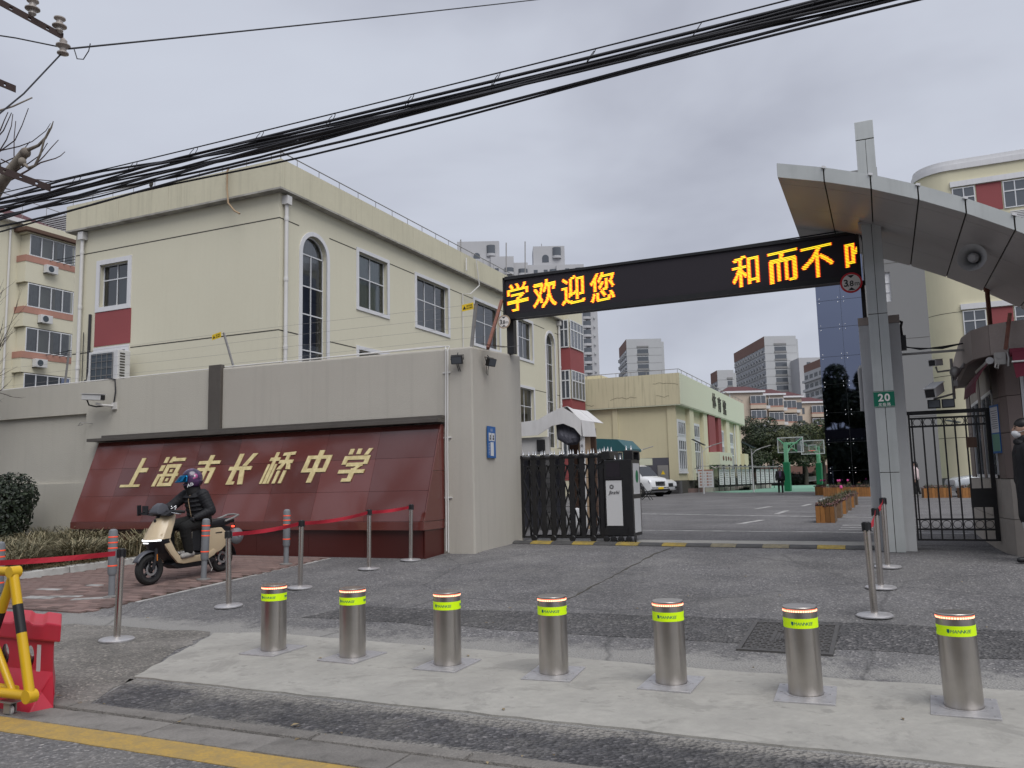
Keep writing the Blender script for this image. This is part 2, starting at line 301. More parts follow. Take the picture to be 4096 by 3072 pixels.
# ------------------------------------------------------------------ mesh helpers
ORG = {}
class MB:
    def __init__(s): s.v = []; s.f = []; s.mt = []; s.cm = 0
    def add(s, vs, fs):
        o = len(s.v); s.v += [tuple(x) for x in vs]; s.f += [tuple(o+i for i in f) for f in fs]; s.mt += [s.cm]*len(fs); return s
    def box(s, x0, x1, y0, y1, z0, z1):
        x0, x1 = sorted((x0, x1)); y0, y1 = sorted((y0, y1)); z0, z1 = sorted((z0, z1))
        return s.add([(x0, y0, z0), (x1, y0, z0), (x1, y1, z0), (x0, y1, z0), (x0, y0, z1), (x1, y0, z1), (x1, y1, z1), (x0, y1, z1)],
                     [(0, 3, 2, 1), (4, 5, 6, 7), (0, 1, 5, 4), (1, 2, 6, 5), (2, 3, 7, 6), (3, 0, 4, 7)])
    def bar(s, p0, p1, wx, wz, up=(0, 0, 1)):
        """square bar from p0 to p1"""
        a, b = Vector(p0), Vector(p1); d = (b-a).normalized(); u = Vector(up)
        if abs(d.dot(u)) > 0.98: u = Vector((0, 1, 0))
        r = d.cross(u).normalized()*wx/2; u = r.cross(d).normalized()*wz/2
        vs = [a-r-u, a+r-u, a+r+u, a-r+u, b-r-u, b+r-u, b+r+u, b-r+u]
        return s.add(vs, [(0, 1, 2, 3), (4, 7, 6, 5), (0, 4, 5, 1), (1, 5, 6, 2), (2, 6, 7, 3), (3, 7, 4, 0)])
    def tube(s, pts, r, n=8, cap=True):
        pts = [Vector(p) for p in pts]; rs = r if isinstance(r, (list, tuple)) else [r]*len(pts)
        o = len(s.v); ref = None; fs = []; vs = []
        for i, p in enumerate(pts):
            d = (pts[min(i+1, len(pts)-1)]-pts[max(i-1, 0)])
            d = d.normalized() if d.length > 1e-9 else Vector((0, 0, 1))
            if ref is None: ref = Vector((0, 0, 1)) if abs(d.z) < 0.9 else Vector((1, 0, 0))
            a = d.cross(ref).normalized(); b = a.cross(d).normalized(); ref = b
            vs += [p+a*rs[i]*cos(2*PI*k/n)+b*rs[i]*sin(2*PI*k/n) for k in range(n)]
        for i in range(len(pts)-1):
            for k in range(n):
                k2 = (k+1) % n; fs.append((i*n+k, i*n+k2, (i+1)*n+k2, (i+1)*n+k))
        if cap: fs.append(tuple(range(n))[::-1]); fs.append(tuple((len(pts)-1)*n+k for k in range(n)))
        return s.add(vs, fs)
    def lathe(s, prof, n=24, c=(0, 0, 0), axis='z', caps=True):
        """prof: list of (radius, height)"""
        vs = []; fs = []
        for (r, h) in prof:
            for k in range(n):
                a = 2*PI*k/n; x, y = r*cos(a), r*sin(a)
                q = (x, y, h) if axis == 'z' else ((x, h, y) if axis == 'y' else (h, x, y))
                vs.append((c[0]+q[0], c[1]+q[1], c[2]+q[2]))
        for i in range(len(prof)-1):
            for k in range(n):
                k2 = (k+1) % n; fs.append((i*n+k, i*n+k2, (i+1)*n+k2, (i+1)*n+k))
        caps = caps and prof[0] != prof[-1]
        if caps and prof[0][0] > 1e-6: fs.append(tuple(range(n))[::-1])
        if caps and prof[-1][0] > 1e-6: fs.append(tuple((len(prof)-1)*n+k for k in range(n)))
        return s.add(vs, fs)
    def prism(s, poly, f, d0, d1):
        """poly of 2-D points, f(a, b, d) -> 3-D, extruded between d0 and d1"""
        n = len(poly); vs = [f(a, b, d0) for a, b in poly]+[f(a, b, d1) for a, b in poly]
        fs = [tuple(range(n)), tuple(range(2*n-1, n-1, -1))]+[(i, n+i, n+(i+1) % n, (i+1) % n) for i in range(n)]
        return s.add(vs, fs)
    def ell(s, c, r, n=16, m=10, rot=None):
        vs = []; fs = []
        for i in range(m+1):
            t = PI*i/m
            for k in range(n):
                a = 2*PI*k/n; p = Vector((r[0]*sin(t)*cos(a), r[1]*sin(t)*sin(a), r[2]*cos(t)))
                if rot: p = rot @ p
                vs.append(Vector(c)+p)
        for i in range(m):
            for k in range(n):
                k2 = (k+1) % n; fs.append((i*n+k, (i+1)*n+k, (i+1)*n+k2, i*n+k2))
        return s.add(vs, fs)
    def build(s, name, m, parent=None, smooth=False, recalc=True, kind=None, bevel=0.0):
        me = bpy.data.meshes.new(name); o = ORG.get(parent, Vector((0, 0, 0)))
        me.from_pydata([(x-o.x, y-o.y, z-o.z) for x, y, z in s.v], [], s.f); me.validate()
        if recalc or bevel:
            bm = bmesh.new(); bm.from_mesh(me); bmesh.ops.remove_doubles(bm, verts=bm.verts, dist=1e-6)
            if recalc: bmesh.ops.recalc_face_normals(bm, faces=bm.faces)
            if bevel: bmesh.ops.bevel(bm, geom=[e for e in bm.edges if len(e.link_faces) == 2 and e.calc_face_angle(0) > 0.5], offset=bevel, segments=2, affect='EDGES', profile=0.6, clamp_overlap=True)
            bm.to_mesh(me); bm.free()
        mats = m if isinstance(m, (list, tuple)) else [m]
        for x in mats: me.materials.append(M[x] if isinstance(x, str) else x)
        if len(mats) > 1 and len(me.polygons) == len(s.mt):
            for p, k in zip(me.polygons, s.mt): p.material_index = k
        if smooth:
            me.polygons.foreach_set('use_smooth', [True]*len(me.polygons))
            if smooth != 'all': me.set_sharp_from_angle(angle=R(38))
        ob = bpy.data.objects.new(name, me); COL.objects.link(ob)
        if parent is not None: ob.parent = parent; ORG[ob] = o
        if kind: ob['kind'] = kind
        return ob
def thing(name, label, cat, loc=(0, 0, 0), group=None):
    e = bpy.data.objects.new(name, None); e.empty_display_size = 0.2; COL.objects.link(e); e.location = loc
    ORG[e] = Vector(loc); e['label'] = label; e['category'] = cat
    if group: e['group'] = group
    return e
def tag(o, label, cat, group=None):
    o['label'] = label; o['category'] = cat
    if group: o['group'] = group
    return o
KIDS = {}
def copy_tree(root, loc, rz=0.0, label=None, group=None):
    c = root.copy(); COL.objects.link(c); c.location = loc; c.rotation_euler = (0, 0, rz)
    if label: c['label'] = label
    if group: c['group'] = group
    for ch in list(root.children):
        k = ch.copy(); COL.objects.link(k); k.parent = c
        for g in list(ch.children):
            q = g.copy(); COL.objects.link(q); q.parent = k
    return c
def inst(me, name, parent, loc, rz=0.0, sc=None):
    """another piece sharing a mesh; loc is relative to the parent"""
    o = bpy.data.objects.new(name, me); COL.objects.link(o)
    if parent is not None: o.parent = parent
    o.location = loc; o.rotation_euler = (0, 0, rz)
    if sc: o.scale = sc
    return o
def zg(y): return min(max((y-6.3)*0.0475, 0.0), 0.3)
_tcache = {}
def glyph(ch, bold=0.0):
    """triangulated outline of one character, one unit high"""
    if (ch, bold) in _tcache: return _tcache[(ch, bold)]
    cu = bpy.data.curves.new('glyph', 'FONT'); cu.body = ch; cu.size = 1.0; cu.offset = bold; cu.fill_mode = 'FRONT'; cu.resolution_u = 3
    ob = bpy.data.objects.new('glyph', cu); COL.objects.link(ob); dg = bpy.context.evaluated_depsgraph_get(); dg.update()
    me = bpy.data.meshes.new_from_object(ob.evaluated_get(dg))
    vs = [(v.co.x, v.co.y) for v in me.vertices]; fs = [tuple(p.vertices) for p in me.polygons]
    es = {}
    for p in me.polygons:
        for a, b in p.edge_keys: es[(a, b)] = es.get((a, b), 0)+1
    be = [e for e, c in es.items() if c == 1]
    bpy.data.objects.remove(ob); bpy.data.curves.remove(cu); bpy.data.meshes.remove(me)
    _tcache[(ch, bold)] = (vs, fs, be); return _tcache[(ch, bold)]
def put_glyph(mb, ch, f, size, sx=1.0, shear=0.0, bold=0.0, depth=0.01, center=True):
    """f(u, v, d) maps glyph plane to space"""
    vs, fs, be = glyph(ch, bold)
    if not vs: return 0
    xs = [x for x, y in vs]; ys = [y for x, y in vs]
    cx, cy = ((min(xs)+max(xs))/2, (min(ys)+max(ys))/2) if center else (0, 0)
    T = lambda x, y: ((x-cx)*size*sx+(y-cy)*size*shear, (y-cy)*size)
    P2 = [T(x, y) for x, y in vs]; n = len(P2)
    V = [f(u, v, depth) for u, v in P2]+[f(u, v, 0) for u, v in P2]
    F = list(fs)+[(a, b, n+b, n+a) for a, b in be]
    mb.add(V, F); return (max(xs)-min(xs))*size*sx
def put_text(mb, s, f, size, sx=1.0, shear=0.0, bold=0.0, depth=0.003, gap=0.08):
    """a line of text centred on the origin of f"""
    ws = []
    for ch in s:
        if ch == ' ': ws.append((0.3, 0)); continue
        vs = glyph(ch, bold)[0]; xs = [x for x, y in vs]; ws.append((max(xs)-min(xs), min(xs)))
    tot = sum(a for a, b in ws)+gap*(len(s)-1); x = -tot/2
    for ch, (wd, mn) in zip(s, ws):
        if ch != ' ':
            ox = x-mn
            put_glyph(mb, ch, lambda u, v, d, ox=ox: f(u+ox*size*sx, v-0.35*size, d), size, sx, shear, bold, depth, center=False)
        x += wd+gap
def frame_x(X, s=1): return lambda u, z, d: (X+s*d, u, z)       # wall facing +x (s=1)
def frame_y(Y, s=-1): return lambda u, z, d: (u, Y+s*d, z)      # wall facing -y
def pb(mb, F, u0, u1, z0, z1, d0, d1):
    """box in a wall frame"""
    c = [F(u, z, d) for d in (d0, d1) for (u, z) in ((u0, z0), (u1, z0), (u1, z1), (u0, z1))]
    return mb.add(c, [(0, 3, 2, 1), (4, 5, 6, 7), (0, 1, 5, 4), (1, 2, 6, 5), (2, 3, 7, 6), (3, 0, 4, 7)])
def wall_holes(mb, F, u0, u1, z0, z1, holes, depth=0.25):
    us = sorted({u0, u1} | {h[0] for h in holes} | {h[1] for h in holes}); zs = sorted({z0, z1} | {h[2] for h in holes} | {h[3] for h in holes})
    us = [u for u in us if u0 <= u <= u1]; zs = [z for z in zs if z0 <= z <= z1]
    for a, b in zip(us, us[1:]):
        for c, d in zip(zs, zs[1:]):
            mu, mz = (a+b)/2, (c+d)/2
            if any(h[0] < mu < h[1] and h[2] < mz < h[3] for h in holes): continue
            mb.add([F(a, c, 0), F(b, c, 0), F(b, d, 0), F(a, d, 0)], [(0, 1, 2, 3)])
    for h in holes:
        a, b, c, d = h[:4]
        q = [(a, c), (b, c), (b, d), (a, d)]
        for i in range(4):
            p, r = q[i], q[(i+1) % 4]
            mb.add([F(*p, 0), F(*r, 0), F(*r, -depth), F(*p, -depth)], [(0, 1, 2, 3)])
def capsules(name, caps, m, parent, vox=0.012, sm=4):
    """one continuous skin grown over tapered limbs: list of (p0, p1, r0, r1[, flat])"""
    mb = MB()
    for c in caps:
        if len(c) == 3: mb.ell(c[0], c[1] if isinstance(c[1], tuple) else (c[1],)*3, 14, 10, c[2]); continue
        p0, p1, r0, r1 = c[:4]; a, b = Vector(p0), Vector(p1); k = 7
        pts = [a.lerp(b, i/k) for i in range(k+1)]; rs = [r0+(r1-r0)*i/k for i in range(k+1)]
        d = (b-a).normalized() if (b-a).length > 1e-6 else Vector((0, 0, 1))
        head = [a-d*r0*0.9, a-d*r0*0.6]; tail = [b+d*r1*0.6, b+d*r1*0.9]
        mb.tube(head+pts+tail, [r0*0.35, r0*0.8]+rs+[r1*0.8, r1*0.35], 12)
    ob = mb.build(name, m, parent)
    rm = ob.modifiers.new('r', 'REMESH'); rm.mode = 'VOXEL'; rm.voxel_size = vox
    s2 = ob.modifiers.new('s', 'SMOOTH'); s2.iterations = sm; s2.factor = 0.5
    dg = bpy.context.evaluated_depsgraph_get(); dg.update()
    me = bpy.data.meshes.new_from_object(ob.evaluated_get(dg)); ob.modifiers.clear(); old = ob.data; ob.data = me; bpy.data.meshes.remove(old); me.name = name
    me.polygons.foreach_set('use_smooth', [True]*len(me.polygons))
    return ob

# ================================================================== THE SETTING
def struct(o, kind='structure'): o['kind'] = kind; return o
def sheet(name, m, pts, lift, kind='structure', parent=None, sub=0.5):
    """flat patch following the ramp of the ground, cut into strips along y"""
    ys = [p[1] for p in pts]; y0, y1 = min(ys), max(ys)
    bm = bmesh.new(); vs = [bm.verts.new((x, y, 0)) for x, y in pts]; bm.faces.new(vs)
    cuts = [6.3] + [6.3+0.7*i for i in range(1, 9)] + [12.6]
    for c in cuts:
        if y0 < c < y1: bmesh.ops.bisect_plane(bm, geom=bm.verts[:]+bm.edges[:]+bm.faces[:], plane_co=(0, c, 0), plane_no=(0, 1, 0))
    for v in bm.verts: v.co.z = zg(v.co.y)+lift
    bmesh.ops.triangulate(bm, faces=bm.faces[:]); bm.normal_update()
    for f in bm.faces:
        if f.normal.z < 0: f.normal_flip()
    be = [e for e in bm.edges if e.is_boundary]
    ex = bmesh.ops.extrude_edge_only(bm, edges=be)          # a skirt, so the sheet has an edge and no gap below
    for v in [g for g in ex['geom'] if isinstance(g, bmesh.types.BMVert)]: v.co.z -= lift+.012
    me = bpy.data.meshes.new(name); bm.to_mesh(me); bm.free(); me.materials.append(M[m])
    o = bpy.data.objects.new(name, me); COL.objects.link(o)
    if parent: o.parent = parent
    if kind: o['kind'] = kind
    return o
def wobble(a, b, n, amp, seed=0):
    rr = random.Random(seed); out_ = []
    for i in range(n):
        t_ = i/n; out_.append((a[0]+(b[0]-a[0])*t_+rr.uniform(-amp, amp), a[1]+(b[1]-a[1])*t_+rr.uniform(-amp, amp)))
    return out_
def loop(corners, n, amp, seed=0):
    """ragged outline: points spaced wider than they stray, so the edge never crosses itself"""
    o = []; step = max(0.18, amp*3.2); amp = min(amp, 0.055)
    for i in range(len(corners)):
        p, q = corners[i], corners[(i+1) % len(corners)]; L_ = math.hypot(q[0]-p[0], q[1]-p[1])
        w_ = wobble(p, q, max(1, int(L_/step)), amp, seed+i); w_[0] = p; o += w_
    return o
mb = MB()
ys = [-1500, -60, 0, 6.3]+[6.3+0.7*i for i in range(1, 9)]+[12.6, 30, 120, 400, 4000]
for i, y in enumerate(ys): mb.add([(-2500, y, zg(y)), (2500, y, zg(y))], [])
mb.f = [(2*i, 2*i+1, 2*i+3, 2*i+2) for i in range(len(ys)-1)]; mb.mt = [0]*len(mb.f)
ground = struct(mb.build('ground', 'asphalt'))
struct(sheet('road', 'asphalt_road', [(-200, -9), (200, -9), (200, 3.66), (-200, 3.66)], 0.004))
struct(sheet('yellow_edge_line', 'yellowline', loop([(-30, 3.475), (30, 3.475), (30, 3.70), (-30, 3.70)], 60, 0.008, 3), 0.008))
struct(sheet('forecourt_patch', 'dustyedge', loop([(-9.4, 4.1), (-5.05, 4.1), (-5.45, 4.9), (-6.3, 6.5), (-8.2, 6.45)], 10, 0.06, 5), 0.004))
struct(sheet('dark_asphalt_apron', 'asphalt_dark', loop([(-5.02, 4.1), (6, 4.1), (6, 4.72), (-5.42, 4.76)], 30, 0.02, 8), 0.004))
struct(sheet('cement_strip', 'cement', loop([(-5.42, 4.80), (6, 4.78), (6, 6.46), (-1.2, 6.40), (-3.4, 6.5), (-5.69, 6.58), (-6.2, 6.44)], 26, 0.016, 14), 0.012))
struct(sheet('coarse_asphalt_band', 'asphalt_coarse', loop([(-5.8, 7.3), (6, 7.25), (6, 8.22), (-2, 8.25), (-5.6, 7.95)], 22, 0.12, 20), 0.004))
struct(sheet('white_edge_line', 'whitepaint', loop([(-8.60, 7.6), (-8.54, 7.6), (-8.46, 11.4), (-8.52, 11.4)], 12, 0.012, 23), 0.008))
struct(sheet('asphalt_seam', 'groove', wobble((-3.34, 8.7), (-3.28, 13.7), 30, 0.02, 40)+[(-3.27, 13.7)]+wobble((-3.26, 13.6), (-3.32, 8.7), 30, 0.02, 41), 0.005))
struct(sheet('school_yard', 'asphalt_yard', [(-70, 14.5), (60, 14.5), (60, 58), (-70, 58)], 0.004))
struct(sheet('gate_track', 'cement', loop([(-6.4, 14.42), (0.3, 14.36), (0.3, 15.15), (-6.4, 15.15)], 10, 0.02, 26), 0.008))
struct(sheet('sports_court', 'courtgreen', [(-12.4, 62.6), (-9.5, 58.3), (-4.6, 57.6), (20, 57.6), (20, 92), (-12.4, 92)], 0.008))
struct(sheet('garden_soil', 'soil', [(-40, 92), (40, 92), (40, 120), (-40, 120)], 0.012))
k = 0
for (a, b, c, d) in [(-4.16, 29.47, -3.94, 31.68), (-3.3, 20.33, -2.99, 22.17), (-3.03, 25.59, -2.98, 27.97), (-2.85, 31.77, -2.73, 33.94), (-2.77, 38.68, -2.69, 41.28), (-2.87, 52.3, -2.8, 56)]:
    struct(sheet('white_parking_mark', 'whitepaint', [(a-.06, b), (a+.09, b), (c+.09, d), (c-.06, d)], 0.008))
struct(sheet('white_yard_line', 'whitepaint', [(-6.3, 18.0), (2.5, 17.15), (2.5, 17.27), (-6.3, 18.12)], 0.008))
struct(sheet('white_yard_line', 'whitepaint', [(-9, 26.8), (0.8, 22.7), (0.8, 22.85), (-9, 26.97)], 0.008))
for i, yy in enumerate((18.2, 19.0, 19.8)):
    struct(sheet('white_crossing_bar', 'whitepaint', [(-0.95, yy), (0.6, yy-0.15), (0.6, yy), (-0.95, yy+0.15)], 0.008))
# kerbs and gutter slabs (piece by piece)
gut = struct(sheet('gutter', 'kerbgrey', [(-30, 3.69), (30, 3.69), (30, 4.1), (-30, 4.1)], 0.001))
pm = MB().box(-0.418, 0.418, -0.128, 0.128, -0.03, 0.014).build('gutter_slab', 'slab', gut, bevel=0.006)
pm.location = (-2.9-0.42, 3.822, 0)
x = -11.3
while x < 5:
    if abs(x+3.32) > 0.2: inst(pm.data, 'gutter_slab', gut, (x, 3.822, random.uniform(-.004, .003)), random.uniform(-.006, .006))
    x += 0.846
km = MB().box(-0.49, 0.49, -0.062, 0.062, -0.05, 0.024).build('kerbstone', 'kerbgrey', gut, bevel=0.016); km.location = (-4.6, 4.03, 0)
x = -11.58
while x < 5:
    if abs(x+4.6) > 0.2: inst(km.data, 'kerbstone', gut, (x, 4.03+random.uniform(-.01, .01), random.uniform(-.008, .004)), random.uniform(-.008, .008))
    x += 0.998
# brick pavement
pave = struct(sheet('brick_pavement', 'soil', loop([(-14.5, 6.75), (-8.66, 6.95), (-8.56, 11.5), (-11.5, 11.5), (-12.6, 7.6), (-14.5, 7.2)], 8, 0.01, 31), 0.002))
bmesh_brick = MB().box(-0.0975, 0.0975, -0.0475, 0.0475, -0.03, 0.018)
cells = []
def in_pave(x, y):
    if y > 11.42 or y < 6.9 or x > -8.66+0.022*(y-7): return False
    lim = -12.35+(y-7.9)*(1.0/3.6)
    return x > lim+0.02 if y > 7.6 else x > -14
r = 0; y = 6.95
while y < 11.45:
    x = -14+(0.1 if r % 2 else 0)
    while x < -8.5:
        if in_pave(x, y): cells.append((x, y))
        x += 0.2
    y += 0.1; r += 1
cells.sort(key=lambda c: c[0]**2+c[1]**2)
br0 = bmesh_brick.build('brick', 'brick', pave, bevel=0.004)
for i, (x, y) in enumerate(cells[:300]):
    o = br0 if i == 0 else inst(br0.data, 'brick', pave, (0, 0, 0))
    o.location = (x, y, zg(y)+random.uniform(-.002, .003)); o.rotation_euler = (0.0475+random.uniform(-.01, .01), random.uniform(-.01, .01), random.uniform(-.015, .015))
mb = MB()
for (x, y) in cells[300:]:
    z = zg(y)+random.uniform(-.002, .003); dz = 0.0475*0.0475
    mb.add([(x-.0965, y-.0465, z+.018-dz), (x+.0965, y-.0465, z+.018-dz), (x+.0965, y+.0465, z+.018+dz), (x-.0965, y+.0465, z+.018+dz),
            (x-.0975, y-.0475, z-.02), (x+.0975, y-.0475, z-.02), (x+.0975, y+.0475, z-.02), (x-.0975, y+.0475, z-.02)],
           [(0, 1, 2, 3), (4, 5, 1, 0), (5, 6, 2, 1), (6, 7, 3, 2), (7, 4, 0, 3)])
mb.build('bricks_beyond', 'brick', pave, kind='stuff', recalc=False)
for (x, y, a, l, wd) in [(-10.2, 7.5, .1, .5, .16), (-9.9, 7.62, .2, .5, .1), (-10.7, 8.0, .05, .4, .1), (-9.35, 7.6, .5, .5, .12), (-10.3, 8.4, 0, .25, .1)]:
    c, s_ = cos(a), sin(a); q = [(-l/2, -wd/2), (l/2, -wd/2), (l/2, wd/2), (-l/2, wd/2)]
    struct(sheet('white_paint_mark', 'whitepaint', [(x+u*c-v*s_, y+u*s_+v*c) for u, v in q], 0.0245))
# planter bed with pale kerb
bed = struct(sheet('planting_bed', 'soil', [(-40, 7.7), (-12.65, 7.7), (-11.55, 11.5), (-14.8, 11.5), (-14.8, 12.2), (-40, 12.2)], 0.05))
for i in range(6):
    a, b = Vector((-12.72, 7.25, 0)), Vector((-11.5, 11.45, 0)); p = a.lerp(b, (i+.5)/6); L_ = (b-a).length/6
    m_ = MB().box(-L_/2+.004, L_/2-.004, -.12, .12, -.1, .11)
    o = m_.build('kerbstone', 'kerb', bed, bevel=0.012); o.location = (p.x, p.y, zg(p.y)); o.rotation_euler = (0, -0.045, math.atan2(b.y-a.y, b.x-a.x))
# grass of the bed
def blades(name, m, n, fn, h, wd, lean, parent=None):
    rr = random.Random(5); V = []; F = []
    for _ in range(n):
        x, y, z, hs = fn(rr); a = rr.uniform(0, 2*PI); hh = h*rr.uniform(.55, 1.25)*hs; l = lean*rr.uniform(.4, 1.3)*hs
        dx, dy = cos(a), sin(a); px_, py_ = -dy*wd/2, dx*wd/2; o = len(V)
        for t_, k_ in ((0, 1), (.4, 1.0), (.75, .8), (1, .1)):
            zz = z+hh*(1.5*t_-.85*t_*t_ if t_ < 1 else .62); q = t_*t_*l+t_*l*.35
            V += [(x+dx*q-px_*k_, y+dy*q-py_*k_, zz), (x+dx*q+px_*k_, y+dy*q+py_*k_, zz)]
        F += [(o+2*i, o+2*i+1, o+2*i+3, o+2*i+2) for i in range(3)]
    me = bpy.data.meshes.new(name); me.from_pydata(V, [], F); me.materials.append(M[m])
    ob = bpy.data.objects.new(name, me); COL.objects.link(ob); ob['kind'] = 'stuff'
    if parent: ob.parent = parent
    return ob
clumps = [(random.uniform(-19, -11.7), random.uniform(7.8, 12.05), random.uniform(.6, 1.2)) for _ in range(240)]
clumps = [c for c in clumps if c[0] < -12.75+(c[1]-7.25)*0.29-.12 and not (c[0] > -14.9 and c[1] > 11.35)]
def gr(rr):
    c = rr.choice(clumps); return (c[0]+rr.gauss(0, .12), min(c[1]+rr.gauss(0, .12), 12.1), zg(c[1])+.04, c[2])
blades("grass", "grass", 34000, gr, 0.52, 0.014, 0.42)
def gs(rr):
    t_ = rr.random(); x = -12.75+t_*1.2-rr.random()**1.5*1.4; y = 7.4+t_*4.0+rr.uniform(-.1, .1); return (x, y, zg(y)+.05, .6)
blades('dry_grass', 'straw', 7000, gs, 0.20, 0.011, 0.34)

# ================================================================== BOUNDARY WALL
YW = 12.2
bw = thing('boundary_wall', 'long grey stucco boundary wall with a square gate pier at its right end', 'wall', (-12, 12.3, 0.2))
mb = MB(); F = frame_y(YW)
wall_holes(mb, F, -34, -11.781, -0.1, 3.75, [(-33, -15.39, 1.61, 3.08)], 0.07)
mb.add([F(-33, 1.61, -.07), F(-15.39, 1.61, -.07), F(-15.39, 3.08, -.07), F(-33, 3.08, -.07)], [(0, 1, 2, 3)])
mb.add([(-34, YW, 3.75), (-11.78, YW, 3.75), (-11.78, YW+.3, 3.75), (-34, YW+.3, 3.75), (-34, YW+.3, -.1), (-11.78, YW+.3, -.1)], [(0, 1, 2, 3), (3, 2, 5, 4)])
mb.build('wall_face', 'stucco_smooth', bw, recalc=False)
mb = MB(); poly = [(-11.78, 12.197), (-6.19, 12.197), (-6.42, 14.75), (-7.4, 14.75), (-7.4, 12.5), (-11.78, 12.5)]
zt = [3.765, 3.71, 3.90, 3.92, 3.74, 3.765]
vs_ = [(x, y, -.1) for x, y in poly]+[(x, y, z) for (x, y), z in zip(poly, zt)]
mb.add(vs_, [(3, 2, 1, 0), (5, 4, 3, 0), (6, 7, 8, 9), (6, 9, 10, 11)]+[(i, (i+1) % 6, 6+(i+1) % 6, 6+i) for i in range(6)])
mb.build('gate_pier', 'stucco', bw, bevel=0.03)
MB().box(-11.93, -11.62, YW-.07, YW+.03, 2.54, 3.83).build('steel_channel', 'steelcap', bw, bevel=0.006)
mb = MB()
mb.tube([(-30, 12.3, 3.775), (-12.1, 12.28, 3.785), (-11.5, 12.3, 3.80), (-7.3, 12.3, 3.775), (-6.72, 12.25, 3.76), (-6.67, 12.17, 3.70), (-6.69, 12.165, 2.5), (-6.71, 12.165, .32)], .013, 8)
mb.tube([(-11.6, 12.36, 3.80), (-8.5, 12.36, 3.80), (-6.95, 12.3, 3.79), (-6.62, 12.22, 3.75), (-6.63, 12.165, 3.68), (-6.66, 12.165, 2.0), (-6.67, 12.165, .30)], .012, 8)
for zz in (3.3, 2.2, 1.2): mb.box(-6.74, -6.60, 12.175, 12.2, zz-.012, zz+.012)
mb.build('conduit', 'pvc', bw, smooth=True)
# electric fence along the wall
ef = thing('electric_fence', 'four strand electric fence with leaning posts along the wall top', 'fence', (-12, 12.35, 3.76))
for i, (xb, xt) in enumerate([(-11.485, -11.773), (-6.275, -6.173), (-19.0, -19.2), (-16.3, -16.2)]):
    MB().bar((xb, 12.35, 3.74), (xt, 12.35, 4.50), .035, .03).build('fence_post', 'galv', ef) if i != 1 else MB().bar((xb, 12.35, 3.70), (xt, 12.35, 4.47), .055, .03).build('fence_post', 'galv', ef)
for j in range(4):
    pts = []
    for x in [-34+i*1.0 for i in range(29)]+[-6.22]: pts.append((x, 12.33, 3.87+.2*j+.012*sin(x*.7+j)))
    MB().tube(pts, .0022, 4, cap=False).build('wire', 'galv', ef)
for i in range(3): MB().tube([(-6.02+i*.06, 12.2, 3.75-.02*i), (-5.95+i*.06, 12.9, 3.77), (-6.1+i*.03, 13.9, 3.95)], .004, 5).build('wire', 'dark', ef)
def plate_sign(name, label, x0, x1, z0, z1, y, tilt):
    t_ = thing(name, label, 'sign', ((x0+x1)/2, y, (z0+z1)/2), 'yellow warning plates on the electric fence')
    f = lambda u, v, d: ((x0+x1)/2+u, y-d, (z0+z1)/2+v+u*tilt)
    hw, hh = (x1-x0)/2, (z1-z0)/2
    mb = MB(); mb.prism([(-hw, -hh), (hw, -hh), (hw, hh), (-hw, hh)], f, 0, .004); mb.build('plate', 'yellowsign', t_)
    mb = MB(); mb.prism([(-hw*.85, -hh*.55), (-hw*.3, -hh*.55), (-hw*.57, hh*.55)], f, .005, .006)
    put_text(mb, '高压危险', lambda u, v, d: f(u+hw*.32, v+hh*.32, d+.005), hh*.52, depth=.001)
    put_text(mb, '禁止攀爬', lambda u, v, d: f(u+hw*.32, v-hh*.38, d+.005), hh*.52, depth=.001)
    mb.build('print', 'black', t_)
plate_sign('warning_sign', 'small yellow warning plate on the fence post further left above the wall', -12.03, -11.80, 4.385, 4.495, 12.31, .18)
plate_sign('warning_sign', 'small yellow warning plate on the fence post atop the gate pier', -6.42, -6.20, 4.36, 4.475, 12.31, .10)
# sloping red granite school sign
sg = thing('school_name_sign', 'long sloping polished red granite sign with gold characters against the wall', 'sign', (-10.8, 11.8, 0.25))
EY, EZ = 0.58/1.692, 1.59/1.692
fs = lambda u, v, d: (u, 11.5+EY*v-EZ*d, 0.84+EZ*v+EY*d)
rows = [0, .52, 1.10, 1.692]; cols = [-14.84, -13.9, -12.95, -11.98, -10.98, -9.98, -8.98, -7.9, -6.76]
for a, b in zip(rows, rows[1:]):
    for c, d in zip(cols, cols[1:]):
        MB().prism([(c+.002, a+.002), (d-.002, a+.002), (d-.002, b-.002), (c+.002, b-.002)], fs, -.03, random.uniform(0, .0012)).build('granite_panel', 'granite', sg)
MB().prism([(-14.84, 0.001), (-6.76, .001), (-6.76, 1.69), (-14.84, 1.69)], fs, -.09, -.034).build('panel_backing', 'granite_dark', sg)
MB().box(-14.84, -6.745, 11.49, 12.19, 0.70, 0.837).build('lip', 'granite', sg, bevel=0.004)
x = -14.7
while x < -6.9:
    e = min(x+1.13, -6.78); MB().box(x+.002, e-.002, 11.56+random.uniform(0, .002), 11.9, 0.0, .698).build('base_panel', 'granite_dark', sg); x += 1.13
for (z0, z1) in ((.84, 1.65), (1.65, 2.43)):
    yy = lambda z: 11.5+.58*(z-.84)/1.59
    MB().prism([(yy(z0)+.004, z0+.002), (12.19, z0+.002), (12.19, z1-.002), (yy(z1)+.004, z1-.002)], lambda a, b, d: (-6.757+d, a, b), 0, .018).build('side_panel', 'granite', sg)
MB().prism([(11.56, .0), (12.19, .0), (12.19, .698), (11.56, .698)], lambda a, b, d: (-6.779+d, a, b), 0, .02).build('side_panel', 'granite_dark', sg)
mb = MB(); mb.box(-15.02, -6.70, 11.93, 12.19, 2.452, 2.515); mb.build('capping', 'steelcap', sg, bevel=0.005)
